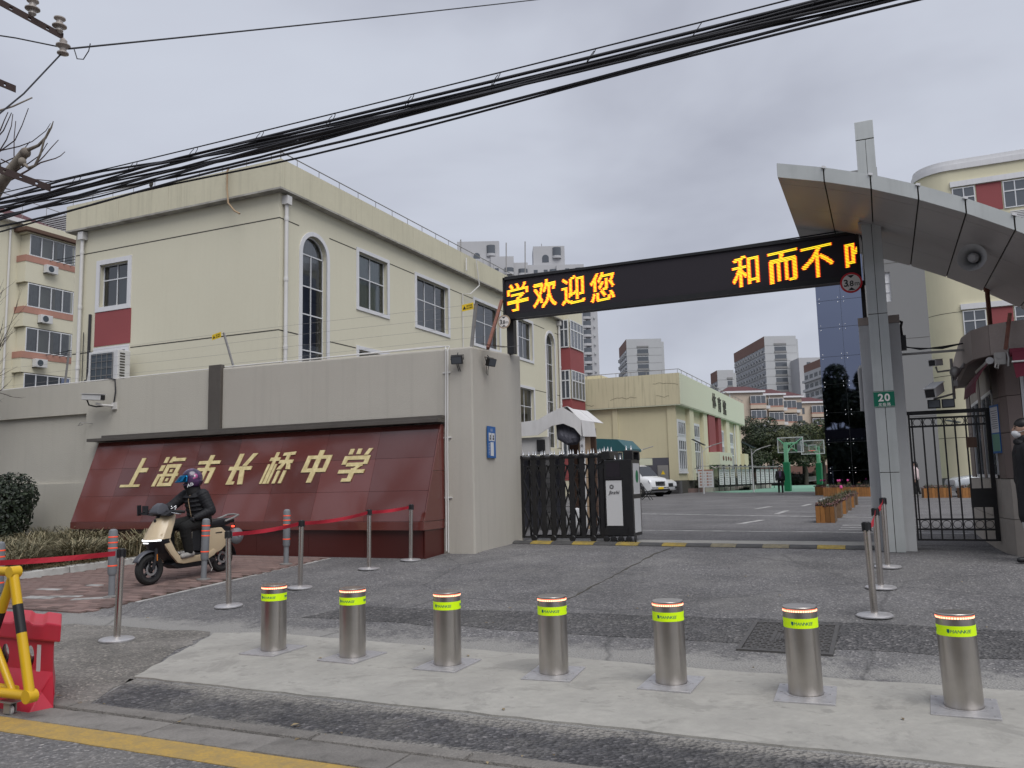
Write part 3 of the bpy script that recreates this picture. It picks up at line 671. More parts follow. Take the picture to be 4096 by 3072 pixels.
MB().box(-14.75, -6.70, 12.06, 12.19, 2.517, 2.575).build('capping', 'steelcap', sg, bevel=0.005)
Rq = lambda x0, y0, x1, y1: [(x0, y0), (x1, y0), (x1, y1), (x0, y1)]
STROKES = {   # heavy squared strokes of each character on a unit square
 '上': [Rq(.42, .05, .62, 1), Rq(.60, .50, 1.0, .65), Rq(0, 0, .98, .085)],
 '海': [Rq(.03, .80, .20, 1), Rq(0, .52, .19, .72), [(0, 0), (.17, 0), (.20, .42), (.03, .42)], [(.30, .80), (.46, .80), (.52, 1), (.36, 1)], Rq(.40, .84, 1.04, .95), Rq(.30, .62, .98, .74), Rq(.27, 0, .45, .74), Rq(.79, 0, .97, .74), Rq(.27, 0, .97, .11), Rq(.20, .33, 1.04, .42), Rq(.56, .47, .68, .57), Rq(.56, .16, .68, .27)],
 '市': [Rq(.40, .80, .60, 1), Rq(0, .70, 1, .81), Rq(.08, .06, .27, .58), Rq(.08, .47, .92, .58), Rq(.73, .06, .92, .58), Rq(.41, 0, .59, .72)],
 '长': [Rq(.18, 0, .38, 1), [(.54, .60), (.74, .60), (1.0, 1), (.78, 1)], Rq(0, .46, 1, .58), Rq(.18, 0, .52, .10), [(.52, .46), (.72, .46), (.92, 0), (.70, 0)]],
 '桥': [Rq(.14, 0, .28, 1), Rq(0, .72, .42, .83), Rq(0, 0, .10, .62), Rq(.31, 0, .40, .62), [(.48, .87), (.98, .90), (.98, 1), (.48, .97)], Rq(.44, .63, 1.02, .74), [(.64, .70), (.78, .70), (.66, .44), (.46, .44)], [(.76, .70), (.90, .70), (1.04, .44), (.86, .44)], Rq(.54, 0, .67, .40), Rq(.80, 0, .93, .40), Rq(.66, .70, .80, .95)],
 '中': [Rq(0, .32, .18, .84), Rq(.82, .32, 1, .84), Rq(0, .73, 1, .84), Rq(0, .32, 1, .44), Rq(.40, 0, .60, 1)],
 '学': [Rq(.10, .83, .26, 1), Rq(.40, .83, .56, 1), [(.72, .80), (.88, .80), (.98, 1), (.82, 1)], Rq(0, .66, 1, .78), Rq(0, .52, .17, .78), Rq(.83, .52, 1, .78), Rq(.20, .46, .84, .57), [(.66, .50), (.84, .50), (.64, .34), (.46, .34)], Rq(.45, 0, .64, .40), Rq(0, .25, 1, .36), Rq(.26, 0, .64, .10)]}
for ch, xc in zip('上海市长桥中学', (-13.45, -12.60, -11.66, -10.83, -9.95, -9.12, -8.31)):
    mb = MB()
    for k, q in enumerate(STROKES[ch]):
        mb.prism(q, lambda a, b, d, xc=xc: fs(xc+(a-.5)*.53+(b-.5)*.15, .70+b*.60, d), .002, .0135+.0006*k)
    mb.build('gold_character', 'gold', sg)
# flood lights and notice board on the pier
def flood(loc, rz, label):
    t_ = thing('floodlight', label, 'lamp', (0, 0, 0), 'black floodlights under the pier top')
    MB().box(-.10, .10, -.05, .02, -.07, .07).build('housing', 'dark', t_, bevel=.012)
    MB().box(-.085, .085, -.056, -.0505, -.055, .055).build('lens', 'farglass', t_)
    mb = MB(); mb.tube([(-.11, 0, 0), (-.11, .05, .07), (.11, .05, .07), (.11, 0, 0)], .008, 6); mb.tube([(0, .05, .07), (0, .10, .10)], .008, 6); mb.build('bracket', 'dark', t_)
    mb = MB(); mb.tube([(0, .02, -.05), (.02, .03, -.16), (.05, .03, -.24), (.0, .04, -.2), (-.03, .05, -.06)], .006, 6); mb.build('cord', 'cable', t_)
    t_.location = loc; t_.rotation_euler = (R(18), 0, rz)
flood((-6.42, 12.10, 3.49), 0.25, 'black floodlight on the left face of the pier beside the white conduit')
flood((-6.10, 12.72, 3.50), R(75), 'black floodlight with dangling cord on the gate side of the pier')
nb = thing('notice_board', 'tall blue printed notice board with two photos on the grey pier', 'notice board', (-6.24, 12.98, 2.13))
fn = lambda u, v, d: (-6.243-.0875*u+d, 12.98+u, 2.13+v)
MB().prism([(-.20, -.275), (.20, -.275), (.20, .275), (-.20, .275)], fn, 0.004, .014).build('board', 'bluepanel', nb)
mb = MB()
for (a, b, c, d) in ((-.14, -.01, .02, .16), (.01, .14, .02, .16), (-.06, .09, -.24, .0)): mb.prism([(a, c), (b, c), (b, d), (a, d)], fn, .0145, .0165)
for i in range(8): mb.prism([(-.16, -.03-.026*i), (-.09, -.03-.026*i), (-.09, -.024-.026*i), (-.16, -.024-.026*i)], fn, .0145, .016)
put_text(mb, '公示', lambda u, v, d: fn(u, v+.21, d+.0145), .055, depth=.001)
mb.build('print', 'paper', nb)
mb = MB()
for a in (-.075, .075):
    mb.prism([(a-.035, .04), (a+.035, .04), (a+.03, .08), (a-.03, .08)], fn, .017, .0175); mb.lathe([(0, 0), (.022, 0), (.022, .001), (0, .001)], 10, (-6.2255-.0875*a, 12.98+a, 2.13+.105), 'x')
mb.build('portrait', 'black', nb)
# security camera at the left of the wall
cc = thing('security_camera', 'white box security camera on a bracket high on the grey wall', 'camera', (-15.2, 12.2, 3.3))
mb = MB(); mb.bar((-15.62, 11.88, 3.385), (-15.12, 11.92, 3.345), .13, .12); mb.build('housing', 'acwhite', cc, bevel=.012)
mb = MB(); mb.bar((-15.63, 11.88, 3.452), (-15.09, 11.92, 3.412), .16, .012); mb.build('sun_shield', 'acwhite', cc)
mb = MB(); mb.bar((-15.13, 11.92, 3.346), (-15.11, 11.92, 3.344), .10, .09); mb.build('lens', 'black', cc)
mb = MB(); mb.tube([(-15.1, 12.2, 3.19), (-15.12, 11.95, 3.19), (-15.3, 11.92, 3.23)], .025, 8); mb.box(-15.14, -15.02, 12.15, 12.2, 3.12, 3.26); mb.build('bracket', 'pvc', cc, smooth=True)
mb = MB(); mb.tube([(-15.55, 11.9, 3.32), (-15.55, 11.95, 3.22), (-15.4, 12.0, 3.18), (-15.15, 12.1, 3.2)], .016, 7); mb.tube([(-15.1, 12.17, 3.2), (-15.05, 12.17, 3.5), (-15.08, 12.17, 3.75), (-15.5, 12.25, 3.82)], .014, 7); mb.build('cord', 'cable', cc, smooth=True)
MB().tube([(-15.44, 12.18, 2.86), (-15.44, 12.05, 2.82), (-15.36, 12.05, 2.88), (-15.17, 12.18, 2.86)], .008, 6).build('wall_hook', 'galv', bw)
cc.location.x += 0.54

rr = random.Random(51); V = []; Fc = []
for _ in range(90):
    x, y = rr.uniform(-9, 3), rr.choice((rr.uniform(3.9, 4.2), rr.uniform(4.6, 14))); a = rr.uniform(0, 6.28); s_ = rr.uniform(.012, .03); z = zg(y)+.016; o = len(V); c, q = cos(a), sin(a)
    V += [(x-c*s_, y-q*s_, z), (x+q*s_*.5, y-c*s_*.5, z+.006), (x+c*s_, y+q*s_, z+.003), (x-q*s_*.5, y+c*s_*.5, z+.008)]; Fc.append((o, o+1, o+2, o+3))
mb = MB(); mb.add(V, Fc); o = mb.build('fallen_leaves', 'straw', recalc=False); o['kind'] = 'stuff'

# ================================================================== BOLLARDS
def bollard(label):
    t_ = thing('bollard', label, 'bollard', (0, 0, 0), 'row of stainless bollards across the driveway')
    MB().lathe([(.1095, 0.0), (.1095, .50), (.108, .542)], 40).build('shaft', 'ss', t_, smooth=True)
    MB().lathe([(.1075, .536), (.1075, .556)], 40).build('light_ring', 'led_red', t_, smooth=True)
    mb = MB()
    for k in range(44):
        a = 2*PI*k/44; c, s_ = cos(a), sin(a); u = Vector((-s_, c, 0)); n_ = Vector((c, s_, 0))*.109
        q = [n_+u*.0058*i+Vector((0, 0, .546+.0055*j)) for i, j in ((-1, -1), (1, -1), (1, 1), (-1, 1))]
        mb.add(q, [(0, 1, 2, 3)])
    mb.build('diodes', 'led_warm', t_)
    MB().lathe([(.110, .557), (.111, .561), (.111, .567), (.107, .571), (0.0, .573)], 40).build('cap', 'ss', t_, smooth=True)
    MB().lathe([(.1102, .438), (.1102, .500)], 40).build('reflective_band', 'hivis', t_, smooth=True)
    mb = MB()
    for a0 in (-1.35, .75, 2.85):
        fb = lambda u, v, d, a0=a0: ((.1108+d)*cos(a0+u/.11), (.1108+d)*sin(a0+u/.11), .469+v)
        put_text(mb, 'MANNKEE', fb, .028, sx=1.0, shear=.25, bold=0.0, depth=.0004, gap=.06)
        mb.prism([(-.078, .012), (-.062, .012), (-.062, -.004), (-.070, -.013), (-.078, -.004)], fb, 0, .0004)
    mb.build('print', 'teal', t_)
    pl = MB().box(-.185, .185, -.235, .235, -.01, .010).build('base_plate', 'ss_plate', t_, bevel=.004)
    mb = MB().lathe([(.118, .0105), (.118, .0125), (.138, .0125), (.138, .0105)], 32, caps=False)
    for sx in (-1, 1):
        for sy in (-1, 0, 1): mb.lathe([(.009, .0105), (.009, .013), (0, .0135)], 8, (sx*.155, sy*.20, 0))
    mb.build('plate_fittings', 'ss_plate', pl)
    return t_
BL = ['stainless bollard with lit ring, first from the left, nearest the steel belt posts', 'stainless bollard with lit ring, second from the left',
      'stainless bollard with lit ring, third from the left', 'stainless bollard with lit ring, middle one of the seven', 'stainless bollard with lit ring, third from the right',
      'stainless bollard with lit ring standing before the rectangular manhole cover', 'stainless bollard with lit ring, rightmost and largest in the photo']
b0 = bollard(BL[0]); ZC = 0.013
for i, x in enumerate((-5.032, -4.185, -3.27, -2.36, -1.47, -0.575, 0.34)):
    o = b0 if i == 0 else copy_tree(b0, (0, 0, 0), label=BL[i])
    o.location = (x, 5.95-.012*i, ZC); o.rotation_euler = (0, -R((0, 0, 0, .2, .5, .9, 1.3)[i]), R(random.uniform(-6, 6)))

# ================================================================== BELT POSTS
def stanchion(label):
    t_ = thing('belt_post', label, 'stanchion', (0, 0, 0), 'stainless belt barrier posts')
    MB().lathe([(.155, 0), (.162, .004), (.162, .016), (.150, .026), (.05, .032), (.033, .036)], 36).build('base', 'ss_plate', t_, smooth=True)
    MB().lathe([(.032, .03), (.032, .845)], 24).build('post', 'ss_post', t_, smooth=True)
    mb = MB(); mb.lathe([(.034, .80), (.034, .872), (.030, .878), (0, .879)], 24)
    for a in range(4): mb.box(*((.03, .042, -.012, .012) if a == 0 else (-.042, -.03, -.012, .012) if a == 1 else (-.012, .012, .03, .042) if a == 2 else (-.012, .012, -.042, -.03)), .79, .868)
    mb.build('belt_head', 'black', t_)
    return t_
SP = [(-6.90, 5.896, 'nearest steel belt post on the left beside the cement strip'), (-7.105, 7.614, 'steel belt post just right of the scooter rear wheel'),
      (-7.06, 8.848, 'steel belt post in the middle of the left red belt line'), (-7.064, 10.437, 'steel belt post second farthest, before the red granite sign'),
      (-6.901, 11.349, 'farthest left steel belt post at the right end of the granite sign'), (-0.184, 8.592, 'nearest steel belt post of the right trio before the column'),
      (-0.134, 10.097, 'middle steel belt post of the right trio before the column'), (-0.055, 11.60, 'farthest steel belt post of the right trio against the column'),
      (-7.3, 4.75, 'steel belt post mostly hidden behind the red barrier at the left edge')]
s0 = stanchion(SP[0][2]); rr = random.Random(3)
for i, (x, y, lb) in enumerate(SP):
    o = s0 if i == 0 else copy_tree(s0, (0, 0, 0), label=lb)
    o.location = (x, y, zg(y)+.002); o.rotation_euler = (R([-.6, .6, .6, -.4, .5, 0, .3, 0, 0][i]), R([1.0, -1.3, 1.1, .4, .8, -1.2, 0, 0, 1.5][i]), rr.uniform(0, 1.5))
def belt(label, i, j, sag):
    a, b = SP[i], SP[j]; p = Vector((a[0], a[1], zg(a[1])+.835)); q = Vector((b[0], b[1], zg(b[1])+.835)); d = (q-p).normalized(); p += d*.04; q -= d*.04
    sd_ = Vector((-d.y, d.x, 0))*.0012; V = []; n = 14
    for k in range(n+1):
        t_ = k/n; c = p.lerp(q, t_); c.z -= sag*4*t_*(1-t_); tw = .006*sin(t_*9)
        for s_ in (-1, 1):
            for w_ in (-1, 1): V.append((c.x+sd_.x*s_+tw*w_, c.y+sd_.y*s_, c.z+.024*w_))
    Fc = []
    for k in range(n):
        o = 4*k
        Fc += [(o, o+1, o+5, o+4), (o+2, o+6, o+7, o+3), (o+1, o+3, o+7, o+5), (o, o+4, o+6, o+2)]
    Fc += [(0, 2, 3, 1), (4*n, 4*n+1, 4*n+3, 4*n+2)]
    m_ = MB(); m_.add(V, Fc); tag(m_.build('red_belt', 'belt'), label, 'belt', 'red barrier belts')
belt('red belt between the two posts right of the scooter', 1, 2, .02)
belt('red belt crossing in front of the granite sign base', 2, 3, .03)
belt('short red belt between the two farthest left posts', 3, 4, .015)
belt('red belt between the nearest two right posts by the column', 5, 6, .05)
belt('red belt between the farther two right posts by the column', 6, 7, .03)
belt('red belt running left from the nearest belt post over the pale kerb', 8, 0, .012)

# ================================================================== GREY DELINEATOR POSTS
def delineator(label):
    t_ = thing('delineator_post', label, 'post', (0, 0, 0), 'grey rubber posts with orange rings on the brick pavement')
    MB().lathe([(.10, 0), (.10, .012), (.06, .02), (.038, .024)], 24).build('foot', 'galv', t_, smooth=True)
    MB().lathe([(.040, .02), (.040, .30)], 20).build('spigot', 'greypost', t_, smooth=True)
    MB().lathe([(.048, .28), (.056, .31), (.056, .81), (.050, .845), (.030, .862), (0, .866)], 24).build('sleeve', 'greypost', t_, smooth=True)
    for z in (.395, .62, .69, .762): MB().lathe([(.0565, z-.008), (.0578, z-.006), (.0578, z+.006), (.0565, z+.008)], 24).build('orange_ring', 'orange', t_, smooth=True)
    return t_
DP = [(-8.995, 9.13, 'grey delineator post directly in front of the scooter'), (-8.75, 10.62, 'grey delineator post standing before the granite sign'),
      (-9.189, 7.75, 'grey delineator post right behind the nearest steel belt post'), (-9.45, 6.42, 'grey delineator post behind the yellow barrier at the left edge')]
d0 = delineator(DP[0][2])
for i, (x, y, lb) in enumerate(DP):
    o = d0 if i == 0 else copy_tree(d0, (0, 0, 0), label=lb)
    o.location = (x, y, zg(y)+.016); o.rotation_euler = (R([-.8, .5, -1, 0][i]), R([1.2, .4, 1.5, .5][i]), i)

# ================================================================== RED WATER BARRIER + YELLOW FRAME
wbx = thing('water_barrier', 'red plastic water filled barrier at the left edge of the photo', 'barrier', (-5.9, 3.98, 0))
x0, x1, ya, yb_ = -6.55, -5.19, 3.955, 4.26
hs = [(-5.454, .322, .040, .078), (-5.713, .320, .040, .078), (-5.97, .32, .040, .078)]
mb = MB(); ff = lambda yy: (lambda u, z, d: (u, yy-d, z))
bm = bmesh.new()
prof = [(.175, 0), (.170, .06), (.150, .18), (.145, .36), (.150, .455), (.185, .462), (.185, .565)]
mbb = MB()
nu = 46
def hole(u, z): return any(((u-h[0])/h[2])**2+((z-h[1])/h[3])**2 < 1 for h in hs)
# front and back shells cut by three oval holes
outer = [(x0, 0.0), (x1-.02, 0.0), (x1-.005, .10), (x1-.03, .22), (x1-.035, .40), (x1-.02, .458), (x0, .458)]
for sgn, yy in ((-1, ya), (1, yb_)):
    cu = bpy.data.curves.new('shell', 'CURVE'); cu.dimensions = '2D'; cu.fill_mode = 'BOTH'; cu.resolution_u = 6
    sp = cu.splines.new('POLY'); sp.points.add(len(outer)-1); sp.use_cyclic_u = True
    for p_, (u, z) in zip(sp.points, outer): p_.co = (u, z, 0, 1)
    for h in hs:
        sp = cu.splines.new('POLY'); sp.points.add(27); sp.use_cyclic_u = True
        for k, p_ in enumerate(sp.points): p_.co = (h[0]+h[2]*cos(2*PI*k/28), h[1]+h[3]*sin(2*PI*k/28), 0, 1)
    tmp = bpy.data.objects.new('shell', cu); COL.objects.link(tmp); dg = bpy.context.evaluated_depsgraph_get(); dg.update()
    me = bpy.data.meshes.new_from_object(tmp.evaluated_get(dg))
    mbb.add([(v.co.x, yy, v.co.y) for v in me.vertices], [tuple(p_.vertices) for p_ in me.polygons])
    bpy.data.objects.remove(tmp); bpy.data.curves.remove(cu); bpy.data.meshes.remove(me)
for i in range(len(outer)):
    (u0, z0_), (u1, z1_) = outer[i], outer[(i+1) % len(outer)]; mbb.add([(u0, ya, z0_), (u1, ya, z1_), (u1, yb_, z1_), (u0, yb_, z0_)], [(0, 1, 2, 3)])
for h in hs:
    for k in range(28):
        a, b = 2*PI*k/28, 2*PI*(k+1)/28; P_ = lambda q, y_: (h[0]+h[2]*cos(q), y_, h[1]+h[3]*sin(q)); mbb.add([P_(a, ya), P_(b, ya), P_(b, yb_), P_(a, yb_)], [(0, 1, 2, 3)])
SHR = lambda m_: [(x-(y-3.955)*1.3, y, z) for x, y, z in m_.v]
mbb.v = SHR(mbb); mbb.build('body', 'redplastic', wbx, recalc=False)
mb = MB(); top = [(x0, .44), (x1+.03, .44), (x1+.035, .558), (-5.30, .566), (-5.34, .548), (-5.44, .548), (-5.48, .568), (-5.62, .57), (-5.66, .55), (-5.78, .55), (-5.82, .57), (x0, .572)]
mb.prism(top, lambda u, z, d: (u, 4.105-d, z), -.19, .17); mb.v = SHR(mb); mb.build('top_rim', 'redplastic', wbx, bevel=.012)
MB().box(-5.382, -5.345, ya-.004, ya-.001, .225, .41).build('reflector', 'paper', wbx)
mb = MB(); mb.add([(x0, 3.80, 0), (-5.24, 3.80, 0), (-5.20, 3.954, 0), (x0, 3.954, 0), (x0, 3.90, .12), (-5.25, 3.90, .12), (-5.215, 3.954, .24), (x0, 3.954, .24)], [(0, 3, 2, 1), (0, 1, 5, 4), (4, 5, 6, 7), (1, 2, 6, 5), (0, 4, 7, 3)]); mb.build('foot', 'redplastic', wbx, bevel=.012)
yf = thing('tube_barrier', 'yellow and black tubular barrier on castors at the left edge', 'barrier', (-5.9, 3.72, 0))
rT = .031; A_, B_ = (-5.333, 3.72, .925), (-5.085, 3.70, .152)
mb = MB(); mb.tube([(-6.9, 3.74, .925), (-5.36, 3.74, .925)], rT, 16); mb.lathe([(.0, -.001), (.038, 0), (.038, .07), (0, .071)], 20, (-5.333, 3.69, .925), 'y'); mb.build('top_rail', 'yellowpaint', yf, smooth=True)
def seg(a, b, t0, t1): a, b = Vector(a), Vector(b); return [a.lerp(b, t0), a.lerp(b, t1)]
MB().tube(seg(A_, B_, .03, .27), rT, 16).build('end_leg', 'yellowpaint', yf, smooth=True)
MB().tube(seg(A_, B_, .27, .50), rT+.0004, 16).build('black_band', 'black', yf, smooth=True)
MB().tube(seg(A_, B_, .50, .97), rT, 16).build('end_leg', 'yellowpaint', yf, smooth=True)
C_, D_ = (-5.36, 3.74, .90), (-5.72, 3.76, .155)
MB().tube(seg(C_, D_, 0, .32), rT, 16).build('brace', 'yellowpaint', yf, smooth=True)
MB().tube(seg(C_, D_, .32, .55), rT+.0004, 16).build('black_band', 'black', yf, smooth=True)
MB().tube(seg(C_, D_, .55, 1), rT, 16).build('brace', 'yellowpaint', yf, smooth=True)
MB().tube([(-5.60, 3.745, .56), (-5.30, 3.735, .15)], .024, 12).build('brace', 'yellowpaint', yf, smooth=True)
mb = MB(); mb.tube([(-6.9, 3.72, .135), (-5.10, 3.715, .150)], rT, 16); mb.lathe([(0, -.001), (.042, 0), (.042, .065), (0, .066)], 20, (-5.09, 3.67, .152), 'y'); mb.tube([(-6.9, 3.78, .17), (-5.32, 3.77, .165)], .022, 12)
mb.build('bottom_rail', 'yellowpaint', yf, smooth=True)
mb = MB(); mb.box(-5.40, -5.27, 3.70, 3.78, .088, .096); mb.box(-5.36, -5.30, 3.715, 3.722, .02, .09); mb.box(-5.36, -5.30, 3.758, 3.765, .02, .09); mb.build('castor_fork', 'galv', yf)
MB().lathe([(.0, -.014), (.030, -.014), (.036, -.008), (.036, .008), (.030, .014), (0, .014)], 20, (-5.335, 3.74, .037), 'y').build('castor_wheel', 'pvc', yf, smooth=True)

# ================================================================== MANHOLE, SPEED BUMP
mh = thing('manhole_cover', 'rectangular cast iron manhole cover set in the asphalt', 'manhole cover', (-.84, 7.58, zg(7.58)))
mh_z = lambda y: zg(y)+.006
fm = lambda u, v, d: (-.84+u, 7.58+v, mh_z(7.58+v)+d)
mb = MB()
for (a, b, c, d) in ((-.37, .37, -.54, -.50), (-.37, .37, .50, .54), (-.37, -.335, -.50, .50), (.335, .37, -.50, .50)): mb.prism([(a, c), (b, c), (b, d), (a, d)], fm, -.02, .010)
mb.build('frame', 'iron', mh)
MB().prism([(-.33, -.495), (.33, -.495), (.33, .495), (-.33, .495)], fm, -.02, .0).build('cover', 'iron', mh)
mb = MB(); rr = random.Random(4)
for i in range(11):
    for j in range(16):
        u, v = -.30+i*.06, -.465+j*.062
        if abs(u) < .14 and abs(v) < .2: continue
        hz = (i+j) % 2; a, b = (.026, .011) if hz else (.011, .026); mb.prism([(u-a, v-b), (u+a, v-b), (u+a, v+b), (u-a, v+b)], fm, 0, .008)
for k in range(4):
    q = .13-.032*k; r_ = .19-.045*k
    for (a, b, c, d) in ((-q, q, -r_, -r_+.01), (-q, q, r_-.01, r_), (-q, -q+.01, -r_, r_), (q-.01, q, -r_, r_)): mb.prism([(a, c), (b, c), (b, d), (a, d)], fm, 0, .007)
mb.build('raised_pattern', 'iron', mh)
sb = thing('speed_bump', 'black and yellow rubber speed bump along the gate line', 'speed bump', (-3.3, 14.0, .3))
xa, xb = -6.40, -0.22; nm = 15
M['bump_black'] = mat('black_rubber_bump', (0.05, 0.05, 0.052), .8, var=.5, vscale=9, dark=(.10, .095, .09)); M['bump_yellow'] = mat('worn_yellow_rubber', (.33, .235, .045), .8, var=.7, vscale=9, dark=(.12, .10, .06))
M['bump_worn'] = mat('dusty_yellow_rubber', (.22, .19, .12), .85, var=.7, vscale=9, dark=(.10, .095, .085))
for i in range(nm):
    a = xa+(xb-xa)*i/nm; b = xa+(xb-xa)*(i+1)/nm-.006; yc = lambda x: 14.20-.42*(x-xa)/(xb-xa)
    prof = [(-.17, .0), (-.14, .022), (-.05, .042), (.05, .042), (.14, .022), (.17, .0)]
    mb = MB(); V = [(x, yc(x)+p, .306+h) for x in (a, b) for p, h in prof]; mb.add(V, [(j, j+1, 7+j, 6+j) for j in range(5)]+[(0, 6, 11, 5)[::-1], (5, 4, 3, 2, 1, 0), (6, 7, 8, 9, 10, 11)])
    for q in range(7):
        xx = a+(b-a)*(.12+.8*q/7)
        if i % 2: mb.box(xx, xx+.02, yc(xx)-.045, yc(xx)+.045, .346, .351)
    mb.box((a+b)/2-.03, (a+b)/2+.0, yc(a)-.11, yc(a)-.09, .33, .34)
    mb.build('bump_module', 'bump_black' if i % 2 == 0 else ('bump_yellow' if i < 8 or i == 13 else 'bump_worn'), sb)

# ================================================================== RETRACTABLE GATE
rg = thing('retractable_gate', 'black accordion retractable gate with spikes beside the pier', 'gate', (-5.6, 14.84, .3))
YG = 14.84; GZ = .308
px_ = [-6.40, -6.14, -5.95, -5.75, -5.56, -5.37, -5.165, -4.965, -4.79]
for i, x in enumerate(px_):
    mb = MB(); fG = lambda u, z, d, x=x: (x+u, YG-d, z)
    o_ = [(-.043, GZ+.06), (.043, GZ+.06), (.043, 1.62), (.055, 1.66), (.055, 1.73), (.040, 1.76), (.052, 1.80), (.052, 1.87), (-.052, 1.87), (-.052, 1.80), (-.040, 1.76), (-.055, 1.73), (-.055, 1.66), (-.043, 1.62)]
    mb.prism([(u*.45, z) for u, z in o_], fG, -.22, -.19); mb.prism(o_, fG, .18, .22)
    mb.prism([(-.055, 1.865), (.055, 1.865), (.05, 1.91), (.03, 1.925), (-.03, 1.925), (-.05, 1.91)], fG, -.24, .24)
    mb.build('upright', 'dark', rg, bevel=.004)
    for dy in (-.17, .17):
        for dx in (-.025, .025) if dy > 0 else (0,): MB().lathe([(.016, 1.92), (.02, 1.935), (.013, 1.95), (.017, 1.955), (0, 2.02)], 8, (x+dx, YG-dy, 0)).build('spike', 'chrome', rg, smooth=True)
    if i < len(px_)-1:
        xm = (x+px_[i+1])/2; w_ = px_[i+1]-x
        for dy in (.185,):
            # bowed lattice arms in three tiers
            for z0_ in (.40, .93, 1.44):
                for s_ in (-1, 1):
                    xs_ = [xm-s_*w_*.42, xm-s_*w_*.10, xm+s_*w_*.10, xm+s_*w_*.42]; zz = [z0_, z0_+.20, z0_+.34, z0_+.54]
                    pts = [(xs_[k], YG-dy, min(zz[k], 1.72)) for k in range(4)]
                    mb = MB()
                    for p_, q_ in zip(pts, pts[1:]): mb.bar(p_, q_, .02, .026)
                    mb.build('lattice_arm', 'dark', rg)
            for z0_ in (.95, 1.48): MB().tube([(x, YG-dy, z0_), (px_[i+1], YG-dy, z0_)], .006, 6).build('cross_rod', 'dark', rg)
    if i % 2 == 1 or i == 7:
        mb = MB(); mb.box(x-.03, x+.03, YG-.24, YG-.17, GZ+.03, GZ+.09); mb.lathe([(0, -.018), (.052, -.018), (.06, -.01), (.06, .01), (.052, .018), (0, .018)], 18, (x+.0, YG-.265, GZ+.055), 'y'); mb.build('wheel', 'dark', rg, smooth=True)
for yy, zz in ((-.2, GZ+.075), (.2, GZ+.075), (-.2, 1.86)): MB().bar((-6.4, YG+yy, zz), (-4.79, YG+yy, zz), .03, .035).build('rail', 'dark', rg)
dm = thing('gate_drive_unit', 'gate drive unit with white panels and black frame at the end of the accordion gate', 'gate motor', (-4.5, 14.84, .3))
mb = MB(); mb.box(-4.72, -4.19, YG-.28, YG+.28, GZ+.10, 1.79); mb.build('cabinet', 'dark', dm, bevel=.012)
mb = MB(); fG = lambda u, z, d: (u, YG-.281-d, z); pb(mb, fG, -4.685, -4.385, .60, 1.415, 0, .006); mb.build('front_panel', 'paper', dm)
mb = MB(); fS = lambda u, z, d: (-4.189+d, YG+u, z)
pb(mb, fS, -.20, .20, 1.16, 1.72, 0, .006); mb.build('side_panel', 'paper', dm)
mb = MB(); pb(mb, fS, -.20, .20, .47, 1.08, 0, .006); mb.build('side_panel', 'paper', dm)
mb = MB(); fL = lambda u, v, d: (-4.182+d, YG+.02+u, 1.48+v); mb.prism([(.09*cos(a), .115*sin(a)) for a in [2*PI*k/20 for k in range(20)]], fL, 0, .003); mb.build('oval_badge', 'padgreen', dm)
mb = MB(); pb(mb, fG, -4.70, -4.375, 1.435, 1.455, 0, .02); pb(mb, fG, -4.67, -4.41, 1.48, 1.74, -.001, .004); mb.build('screen', 'led_face', dm)
mb = MB(); put_text(mb, 'Jinzhi', lambda u, v, d: (-4.54+u, YG-.288-d, 1.20+v), .085, shear=.25, bold=.02, depth=.003)
for k in range(8):
    a = 2*PI*k/8; mb.prism([(-4.575+.012*cos(a), 1.30+.012*sin(a)), (-4.575+.042*cos(a-.3), 1.30+.042*sin(a-.3)), (-4.575+.042*cos(a+.3), 1.30+.042*sin(a+.3))], lambda u, z, d: (u, YG-.288-d, z), 0, .003)
mb.build('print', 'black', dm)
mb = MB(); mb.box(-4.34, -4.17, YG-.26, YG-.18, 1.78, 1.93); mb.box(-4.34, -4.17, YG+.16, YG+.24, 1.78, 1.93); mb.box(-4.34, -4.17, YG-.26, YG+.24, 1.92, 1.955); mb.box(-4.76, -4.60, YG-.28, YG+.28, 1.80, 1.95); mb.build('hood', 'dark', dm, bevel=.012)
for (x, y, z) in ((-4.30, YG-.2, 1.955), (-4.21, YG-.2, 1.955), (-4.52, YG-.2, 1.79), (-4.42, YG-.2, 1.79), (-4.72, YG-.2, 1.95), (-4.65, YG-.2, 1.95), (-4.68, YG+.1, 1.95)): MB().lathe([(.016, 0), (.02, .015), (.013, .03), (.017, .035), (0, .10)], 8, (x, y, z)).build('spike', 'chrome', dm, smooth=True)
mb = MB(); pb(mb, fG, -4.73, -4.30, GZ+.12, .56, -.001, .012); mb.build('kick_plate', 'dark', dm)
for x in (-4.70, -4.57, -4.43, -4.28):
    MB().lathe([(0, -.025), (.028, -.03), (.052, -.022), (.058, -.012), (.058, .012), (.052, .022), (0, .022)], 18, (x, YG-.30, GZ+.055), 'y').build('wheel', 'dark', dm, smooth=True)
MB().lathe([(0, -.02), (.058, -.012), (.058, .012), (0, .02)], 18, (-4.18, YG-.22, GZ+.055), 'x').build('wheel', 'dark', dm, smooth=True)
MB().tube([(-4.74, YG-.22, 1.78), (-4.80, YG-.25, 1.74), (-4.86, YG-.24, 1.71), (-4.84, YG-.24, 1.4), (-4.85, YG-.24, .5)], .008, 6).build('cord', 'cable', dm)

